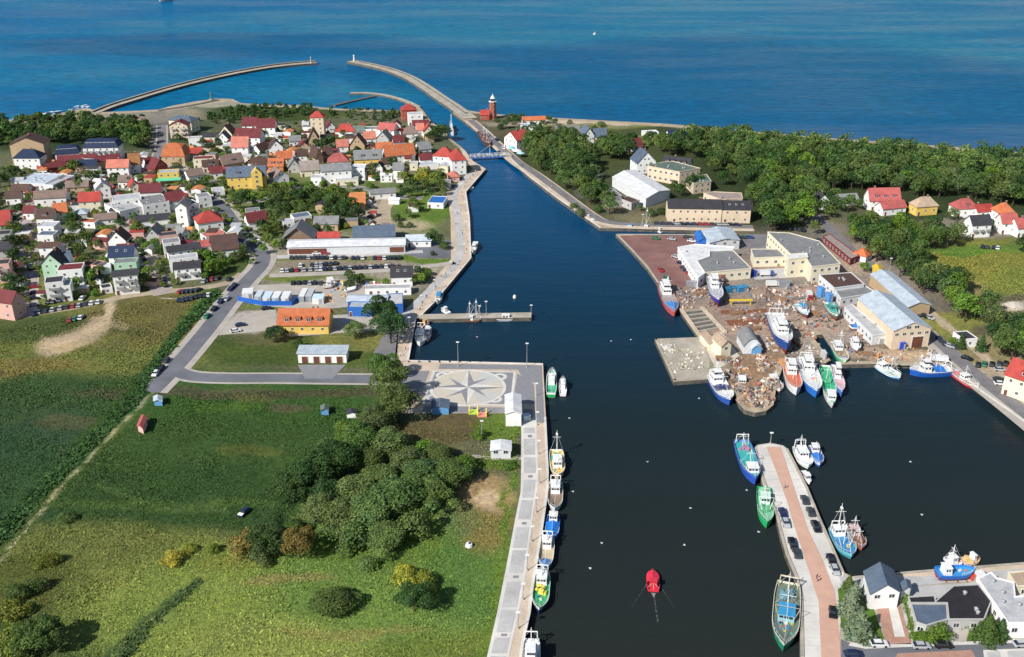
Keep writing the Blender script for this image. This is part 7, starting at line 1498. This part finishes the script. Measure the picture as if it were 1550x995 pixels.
for i in range(14):
    x = 619 + i * 15.4; P = G(x, 547.5); b = MB(); b.tube((0, 0, .2), (0, 0, .75), .22, .26, 8); o = b.build('bollard', 'tyre', loc=(P.x, P.y - .8, L)); tag(o, 'small dark mooring bollard on the plaza edge', 'bollard', 'plaza bollards')
P = G(779, 451, 0); b = MB(); b.tube((0, 0, -.4), (0, 0, .9), .8, .7, 10); b.tube((0, 0, .9), (0, 0, 1.5), .7, .1, 8); tag(b.build('buoy', 'white_metal', loc=P), 'white mooring buoy north of the jetty', 'buoy')
def gullmesh():
    b = MB(); b.tube((-.3, 0, .1), (.25, 0, .14), .1, .12, 6); b.tube((.25, 0, .14), (.42, 0, .3), .09, .06, 6); b.tube((.42, 0, .3), (.52, 0, .28), .04, .01, 5); b.face([(-.2, -.1, .2), (.15, -.1, .22), (-.1, -.55, .26), (-.3, -.5, .24)]); b.face([(-.2, .1, .2), (-.3, .5, .24), (-.1, .55, .26), (.15, .1, .22)]); b.tube((-.3, 0, .1), (-.55, 0, .12), .08, .02, 5)
    o = b.build('gull', 'white_metal'); d_ = o.data; bpy.data.objects.remove(o); return d_
GM = gullmesh()
for x, y in ((867, 745), (862, 634), (911, 823), (893, 862), (893, 861), (1045, 770), (1036, 826), (1148, 806), (1130, 743), (722, 511), (925, 517), (955, 515), (980, 700), (1058, 604), (1395, 780), (1378, 700)):
    P = G(x, y, 0); o = link('gull', GM, None, (P.x, P.y, .05), (.8,) * 3, rng.uniform(0, 6.2)); tag(o, 'small white gull resting on the open harbour water', 'gull', 'gulls on the harbour water')
P = G(710, 827); t = empty('water_tub', (P.x, P.y, L), .4, 'small white tub with a dark opening lying in the meadow', 'tub'); b = MB(); b.tube((0, 0, 0), (0, 0, .9), 1.1, .9, 10); b.build('tub', 'white_metal', t); b = MB(); b.tube((.3, .1, .9), (.3, .1, 1.0), .45, .4, 8); b.build('opening', 'tyre', t)
# ---- boatyard by the restaurant ----
ribs = [(360, 452), (361, 456), (398, 463), (442, 463), (449, 457), (468, 456)]
e = None; b = MB(); Pp = [G(*p) for p in ribs]
for p, q in zip(Pp[:-1], Pp[1:]):
    m = (p + q) / 2; d = q - p; b.cbox((m.x, m.y, L + 1.1), (d.xy.length, .12, 2.2), math.atan2(d.y, d.x))
tag(b.build('fence', 'paint', color=(.02, .12, .5)), 'blue sheet fence round the boatyard beside the road', 'fence')
def container(x0, y0, x1, y1, dep, col, label, h=2.7, roof=None, name='container'):
    A, B = G(x0, y0, L + h), G(x1, y1, L + h); d = (B - A).xy; m = (A + B) / 2; e = empty(name, (m.x, m.y, L), math.atan2(d.y, d.x), label, name.replace('_', ' ')); w = d.length
    b = MB(); b.box(-w / 2, w / 2, 0, dep, 0, h)
    for i in range(int(w / .6)): b.box(-w / 2 + i * .6, -w / 2 + i * .6 + .3, -.05, 0, .15, h - .15)
    b.build('box', 'paint', e, col); b = MB(); b.box(-w / 2 - .08, w / 2 + .08, -.08, dep + .08, h, h + .12); b.build('lid', 'paint', e, roof or col); b = MB(); b.box(w * .1, w * .4, -.1, -.04, .1, h - .3); b.build('door', 'metal_grey', e)
    return e
for x0, y0, x1, y1, dp, c, r_, lb in [(366, 445, 382, 444, 6, WH, WH, 'white storage tent at the road end of the boatyard'), (385, 449, 394, 449, 7, (.5, .55, .6), (.6, .65, .7), 'grey container behind the blue fence'), (397, 451, 408, 451, 7, WH, (.6, .75, .85), 'white container with pale blue lid behind the blue fence'), (411, 451, 421, 451, 7, (.45, .6, .7), WH, 'light blue container with white lid'), (425, 451, 436, 451, 7, WH, WH, 'all white container near the fence corner'), (452, 449, 460, 449, 9, (.3, .33, .36), WH, 'long grey container with white lid, left of a pair'), (462, 449, 471, 449, 9, (.25, .28, .3), (.5, .5, .52), 'long dark container, right of a pair'), (472, 452, 489, 452, 5, WH, (.6, .75, .85), 'wide low container beside the timber heap'), (496, 425, 505, 424, 4, WH, WH, 'white booth north of the boatyard')]: container(x0, y0, x1, y1, dp, c, lb, roof=r_)
# shipyard sheds and machines
for a in [(1080, 421, 1097, 420, 6, (.22, .06, .05), 'dark red site hut behind the navy ship', 3.2, None, 'site_hut'), (1101, 438, 1116, 436, 3, (.03, .2, .35), 'left blue machine box in the shipyard', 2, None, 'machine_box'), (1118, 437, 1134, 434, 3, (.05, .25, .45), 'right blue machine box in the shipyard', 2, None, 'machine_box'), (1143, 412, 1147, 411, 3, (.02, .06, .4), 'small blue container on the paved yard', 2.6, None, 'container'), (1244, 438, 1250, 437, 3, (.1, .3, .65), 'upright light blue tank housing at the black roofed workshop', 5, None, 'tank_housing'), (1256, 447, 1262, 446, 3, (.1, .3, .6), 'second light blue tank housing beside the pale shed', 4, None, 'tank_housing'),
          (1180, 428, 1196, 428, 3, (.25, .26, .28), 'grey container along the yard wall', 2.6, None, 'container'), (1040, 428, 1056, 428, 2.4, (.3, .3, .32), 'grey container on the wharf corner', 2.4, None, 'container'), (1320, 513, 1341, 512, 3, (.7, .7, .68), 'white site cabin below the pale lean to shed', 2.6, None, 'site_cabin'), (1364, 520, 1372, 520, 4, (.02, .06, .45), 'blue tarpaulin crate stack before the slipway hall', 2.8, None, 'tarp_stack'), (1246, 535, 1252, 535, 3, (.6, .6, .6), 'pale cabin beside the small dock', 2.6, None, 'site_cabin'), (1184, 549, 1194, 548, 3, (.6, .3, .12), 'orange container at the trawler slip', 2.2, None, 'container'), (793, 631, 803, 630, 2, (.5, .65, .75), 'pale blue ticket booth on the promenade start', 2, None, 'booth'), (1485, 875, 1496, 874, 3, (.75, .75, .73), 'white booth on the south quay', 2.4, None, 'booth'), (1472, 873, 1478, 872, 2, (.6, .08, .05), 'red crate stack on the south quay', 1.6, None, 'crate_stack')]: container(*a[:6], a[6], a[7], a[8], a[9])
for x, y, c, lb in ((717, 625, (.5, .7, .1), 'lime green bouncy ride below the plaza'), (730, 629, (.8, .3, .25), 'pink bouncy ride below the plaza')):
    P = G(x, y); e = empty('bouncy_castle', P, 0, lb, 'bouncy castle'); b = MB(); b.box(-1.6, 1.6, -1.3, 1.3, 0, .6); b.build('base', 'paint', e, c)
    for sx in (-1, 1):
        for sy in (-1, 1): b = MB(); b.tube((sx * 1.4, sy * 1.1, .6), (sx * 1.4, sy * 1.1, 1.8), .3, .25, 8); b.tube((sx * 1.4, sy * 1.1, 1.8), (sx * 1.4, sy * 1.1, 2.3), .32, .02, 8); b.build('tower', 'paint', e, (.8, .6, .1))
for i, (x, y) in enumerate([(782, 234), (788, 238), (775, 230)]):
    P = G(x, y); e = empty('market_parasol', P, 0, f'{["large white", "pale blue", "small cyan"][i]} parasol stand at the east bridge head', 'parasol'); b = MB(); b.tube((0, 0, 0), (0, 0, 3), .08); b.build('pole', 'metal_grey', e); b = MB(); b.tube((0, 0, 2.6), (0, 0, 4), 3.4 - i * .5, .05, 8); b.build('canopy', 'paint', e, [(.8, .8, .8), (.4, .65, .8), (.1, .6, .65)][i])
# timber stacks, trucks and pallets that read as such
def timber(x, y, to, n, label, col=(.45, .3, .17)):
    P, Q = G(x, y), G(*to); d_ = (Q - P).xy; t = empty('timber_stack', (P.x, P.y, L + .05), math.atan2(d_.y, d_.x), label, 'timber stack'); b = MB(); r = random.Random(n)
    for k in range(3):
        for j in range(5): l = r.uniform(4.6, 6); b.cbox((r.uniform(-.2, .2), (j - 2) * .42, .35 + k * .36), (l, .36, .3), r.uniform(-.02, .02))
    b.build('planks', 'wood', t); b = MB()
    for s in (-1.8, 1.8): b.cbox((s, 0, .1), (.2, 2.3, .2))
    b.build('bearers', 'concrete', t)
for i, (x, y, q, l) in enumerate([(1115, 476, (1130, 475), 'timber stack left of the yellow gantry rails'), (1140, 500, (1152, 499), 'timber stack beside the grey tunnel shelter'), (1182, 455, (1192, 458), 'timber stack near the gravel heap'), (1236, 478, (1246, 484), 'timber stack between the two hauled out cutters'), (1095, 545, (1108, 546), 'timber stack beside the yellow winch house'), (1310, 538, (1325, 539), 'timber stack on the shipyard quay'), (1205, 520, (1214, 530), 'timber stack right of the largest trawler'), (1060, 447, (1072, 446), 'timber stack left of the navy ship')]): timber(x, y, q, i, l)
def truck(x, y, to, col, label):
    P, Q = G(x, y), G(*to); d_ = (Q - P).xy; t = empty('truck', (P.x, P.y, L + .08), math.atan2(d_.y, d_.x), label, 'truck'); b = MB(); b.box(-3.2, 1.4, -1.1, 1.1, .8, 2.6); b.build('cargo_box', 'paint', t, (.7, .7, .68)); b = MB(); b.box(1.6, 3.2, -1.05, 1.05, .5, 2.3); b.build('cab', 'carpaint', t, col); b = MB(); b.box(3.19, 3.23, -.9, .9, 1.4, 2.1); b.build('windscreen', 'glass', t)
    for X in (-2.2, 2.3):
        for Y in (-1, 1): link('wheel', CWH, t, (X, Y, .45), (1.4,) * 3)
truck(1170, 434, (1180, 434), (.5, .5, .52), 'grey cab truck along the yard wall of the shipyard'); truck(1160, 418, (1170, 418), (.05, .1, .3), 'blue cab truck on the paved yard below the cream office'); truck(1225, 452, (1229, 462), (.4, .05, .04), 'red cab truck beside the light blue tank housings'); truck(1420, 548, (1410, 547), (.7, .7, .7), 'white cab truck in front of the slipway hall')
# small garden sheds, garages and lean-tos between the town houses
def shed_pair(w, dp, h, rt):
    a = MB(); a.box(-w / 2, w / 2, -dp / 2, dp / 2, -.5, h); r_ = MB()
    if rt: 
        gable(r_, w, dp, h, .9, .25, .15); r_.v = [(x, y - dp / 2, z) for x, y, z in r_.v]
        for x in (-w / 2, w / 2): q = [(x, -dp / 2, h), (x, dp / 2, h), (x, 0, h + .9)]; a.face(q if x > 0 else q[::-1])
    else: r_.box(-w / 2 - .15, w / 2 + .15, -dp / 2 - .15, dp / 2 + .15, h, h + .18)
    o1, o2 = a.build('wall', 'wall'), r_.build('roof', 'roof'); m = (o1.data, o2.data); bpy.data.objects.remove(o1); bpy.data.objects.remove(o2); return m
SP = [shed_pair(3.2, 2.6, 2.2, 1), shed_pair(4.2, 3.4, 2.4, 0), shed_pair(6, 3.6, 2.6, 1), shed_pair(6.5, 5, 3.2, 0), shed_pair(7, 5.5, 4.2, 1)]
rs = random.Random(12); CN = {'white': WC['W'], 'cream': WC['C'], 'pink': WC['P'], 'grey': WC['w'], 'tan': WC['T']}; RN = {'red': RC['R'], 'dark': RC['D'], 'grey': RC['G'], 'pale': RC['L'], 'brown': RC['N'], 'maroon': RC['M'], 'orange': RC['I'], 'white': RC['W']}
zones = [([(-20, 310), (-10, 282), (100, 275), (230, 270), (300, 285), (330, 330), (380, 350), (370, 372), (300, 425), (240, 435), (50, 460), (-20, 470)], 72, 'in the yards of the left housing blocks'), ([(285, 215), (400, 196), (470, 190), (600, 198), (655, 205), (645, 230), (680, 262), (600, 280), (420, 270), (290, 262)], 95, 'among the old town houses'), ([(60, 250), (230, 240), (250, 262), (200, 285), (20, 300)], 20, 'among the gardens below the dune hotels'), ([(415, 335), (560, 290), (600, 290), (660, 345), (620, 352), (530, 345)], 8, 'above the long warehouse')]
FO = [(o.location.x, o.location.y, 7.5) for o in HT]; nS = 0
for zp, cnt, word in zones:
    P = [tuple(G(*p)[:2]) for p in zp]; X = [p[0] for p in P]; Y = [p[1] for p in P]; k = 0; tr = 0
    while k < cnt and tr < 9000:
        tr += 1; x, y = rs.uniform(min(X), max(X)), rs.uniform(min(Y), max(Y))
        if not inside(np.array([x]), np.array([y]), P)[0] or any((x - a) ** 2 + (y - b_) ** 2 < q * q for a, b_, q in FO): continue
        px, py = Pm(x, y + 4); i = rs.choices(range(5), (3, 3, 3, 3, 4))[0]; cw, rw = rs.choice(['white', 'white', 'white', 'cream', 'pink', 'grey', 'tan']), rs.choice(list(RN)); kind = ['shed', 'flat garage', 'long shed', 'flat annexe', 'cottage'][i]
        e = empty('garden_shed' if i < 4 else 'cottage', (x, y, L), rs.choice((0, 1.57)) + rs.uniform(-.2, .2), f'small {cw} {kind} with {rw} roof {word}', 'shed' if i < 4 else 'house', f'{cw} {kind}s with {rw} roofs {word}')
        link('wall', SP[i][0], e, color=CN[cw]); link('roof', SP[i][1], e, color=RN[rw])
        if i == 4:
            for wx in (-2, 2): link('window', WM, e, (wx, -2.76, 1.6), (1, 1, 1.1)); link('window', WM, e, (wx, -2.76, 3.3), (1, 1, 1.0))
        FO.append((x, y, 6.5)); k += 1
# slipway
A = G(1031, 473); t = empty('slipway', A, 0, 'concrete slipway frame with dark open bays', 'slipway')
def seg(mb, p, q, w, h, z0=L + .05): 
    a, b_ = G(*p), G(*q); d = b_ - a; m = (a + b_) / 2; mb.cbox((m.x - A.x, m.y - A.y, z0 - A.z + h / 2), (d.xy.length, w, h), math.atan2(d.y, d.x))
b = MB(); seg(b, (1031, 470), (1073, 530), 1.4, .9); seg(b, (1062, 467), (1098, 505), 1.4, .9); b.build('side_wall', 'sand_pave', t)
b = MB(); qs = [(1034, 474), (1062, 470), (1088, 498), (1054, 505)]; pts = [(G(*p).x - A.x, G(*p).y - A.y) for p in qs]; b.face([(*p, .08) for p in pts][::-1]); b.build('basin', 'rock', t)
for k in range(6):
    f = k / 5; p = (1034 + 20 * f, 473 + 31 * f); q = (1063 + 27 * f, 470 + 27 * f); b = MB(); seg(b, p, q, .8, .6 + .01 * k); b.build('cross_beam', 'concrete', t)
P = G(1048, 536); b = MB()
poly('slip_apron', [(1060, 508), (1092, 503), (1120, 540), (1085, 560), (1076, 545)], Z1, 'beige_pave'); poly('yard_road', [(1215, 455), (1240, 452), (1262, 500), (1225, 505)], Z1, 'dirt') if False else None
poly('yard_rail', [(1090, 470), (1160, 468), (1162, 473), (1092, 476)], Z1, 'rust'); poly('yard_rail', [(1098, 485), (1158, 482), (1160, 490), (1104, 494)], Z1, 'rust')
# yellow gantry beam
P = G(1105, 462); t = empty('gantry_crane', P, .05, 'low yellow gantry beam across the shipyard ground', 'crane'); b = MB(); b.cbox((4.5, 0, 2.2), (10, .8, .6)); b.build('beam', 'paint', t, (.75, .55, .04))
for x in (0.3, 8.7): b = MB(); b.tube((x, -1, 0), (x, 0, 2), .15); b.tube((x, 1, 0), (x, 0, 2), .15); b.build('leg', 'paint', t, (.7, .5, .05))
def heap(x, y, w, h, col, label, seed=1):
    P = G(x, y); r = random.Random(seed); b = MB(); n, k = 14, 5; rings = []
    for j in range(k + 1):
        f = j / k; rings.append([(math.cos(2 * PI * i / n) * w / 2 * (1 - f) ** .7 * r.uniform(.85, 1.15), math.sin(2 * PI * i / n) * w / 2 * (1 - f) ** .7 * r.uniform(.85, 1.15), h * f * r.uniform(.85, 1.1) - .1) for i in range(n)])
    for j in range(k):
        for i in range(n): b.face([rings[j][i], rings[j][(i + 1) % n], rings[j + 1][(i + 1) % n], rings[j + 1][i]])
    return tag(b.build('rubble_heap', 'wall', color=col, loc=(P.x, P.y, L)), label, 'heap')
heap(1153, 446, 11, 3.5, (.24, .17, .13), 'brown gravel heap in the middle of the shipyard', 3); heap(1228, 440, 9, 2, (.3, .2, .15), 'reddish rubble heap near the black roofed workshop', 5); heap(1535, 462, 8, 1.5, (.5, .45, .38), 'pale rubble heap on the yellow meadow edge', 6); heap(1010, 526, 5, 1, (.5, .48, .44), 'pale stone heap on the concrete platform', 8)
def clutter(name, pix, n, smin, smax, hmax, cols, seed, label, flat=.3):
    r = np.random.default_rng(seed); P = [tuple(G(*p)[:2]) for p in pix]; X = [p[0] for p in P]; Y = [p[1] for p in P]
    x = r.uniform(min(X), max(X), n * 4); y = r.uniform(min(Y), max(Y), n * 4); k = inside(x, y, P); x, y = x[k][:n], y[k][:n]
    dn = np.array([noise.noise((a * .14, b * .14, seed)) for a, b in zip(x, y)]); k = dn > -.06; x, y, dn = x[k], y[k], dn[k]; m = len(x); co = []; cl = []
    for a, b, q in zip(x, y, dn):
        l, w, h = r.uniform(smin, smax), r.uniform(smin, smax) * r.uniform(.3, 1), r.uniform(.1, hmax) * (1 + q); t = r.uniform(0, 3.14); ca, sa = math.cos(t), math.sin(t); z0 = L + max(0, q) * hmax * .8
        c = [(a + (i * l * ca - j * w * sa) / 2, b + (i * l * sa + j * w * ca) / 2) for i, j in ((-1, -1), (1, -1), (1, 1), (-1, 1))]; tl = r.uniform(-.5, .5) * h
        top = [(*c[i], z0 + h + (tl if i < 2 else -tl)) for i in range(4)]; bot = [(*c[i], L) for i in range(4)]; co += top
        for i in range(4): co += [bot[i], bot[(i + 1) % 4], top[(i + 1) % 4], top[i]]
        cl += [cols[r.integers(len(cols))]] * 20
    return quads(name, np.array(co, float), np.array(cl, float), label, cat='scrap')
SCR = [(.27, .16, .13), (.32, .24, .2), (.27, .22, .19), (.4, .4, .4), (.3, .3, .31), (.15, .15, .16), (.42, .33, .27), (.5, .47, .44), (.2, .11, .08), (.08, .08, .1), (.36, .27, .21), (.6, .58, .54), (.12, .22, .32), (.36, .12, .09), (.34, .26, .21), (.46, .38, .3), (.2, .17, .15), (.3, .25, .22)]
clutter('scrap', [(1130, 440), (1165, 430), (1235, 428), (1262, 455), (1280, 480), (1262, 500), (1228, 500), (1200, 470), (1150, 460)], 900, .25, 1.9, .8, SCR, 11, 'rusty scrap, plates and timber strewn over the shipyard')
clutter('scrap', [(1118, 610), (1105, 588), (1112, 545), (1150, 535), (1172, 560), (1176, 585), (1170, 612), (1144, 620)], 1200, .25, 1.7, .75, SCR + [(.5, .33, .16), (.5, .44, .36)], 12, 'rust coloured scrap and crates piled on the round pier')
clutter('scrap', [(1090, 470), (1180, 465), (1230, 500), (1262, 545), (1190, 556), (1160, 530), (1110, 500)], 600, .2, 1.4, .5, SCR, 13, 'timber and rails lying around the slip of the largest trawler'); clutter('scrap', [(1010, 436), (1060, 432), (1100, 440), (1100, 462), (1035, 468)], 420, .2, 1.3, .7, SCR, 14, 'boat parts and planks behind the slipway')
clutter('scrap', [(996, 517), (1060, 514), (1072, 570), (1022, 574)], 150, .2, 1.3, .4, [(.5, .48, .42), (.6, .58, .52), (.3, .27, .2), (.7, .7, .66)], 15, 'stones and planks littering the concrete platform'); clutter('scrap', [(1268, 548), (1282, 500), (1318, 512), (1440, 535), (1438, 550)], 340, .25, 1.4, .7, SCR + [(.6, .28, .12), (.6, .6, .6), (.1, .2, .4)], 16, 'crates and gear along the shipyard quay')
clutter('scrap', [(1075, 572), (1078, 545), (1110, 540), (1115, 575)], 160, .3, 1.5, .9, SCR + [(.7, .7, .68)], 17, 'gear piled beside the yellow winch house'); clutter('scrap', [(488, 449), (520, 446), (524, 456), (486, 458)], 260, .4, 1.6, .6, [(.6, .38, .2), (.65, .45, .28), (.5, .25, .12)], 18, 'orange timber heap in the boatyard'); clutter('scrap', [(1160, 540), (1250, 550), (1245, 556), (1165, 560)], 140, .3, 1.4, .8, SCR, 19, 'nets and boxes on the quay of the trawlers')
clutter('scrap', [(500, 426), (620, 430), (620, 440), (500, 444)], 90, .4, 1.4, .9, [(.7, .7, .7), (.1, .2, .5), (.6, .5, .2), (.4, .1, .1)], 20, 'tables and gear around the terrace cafe')
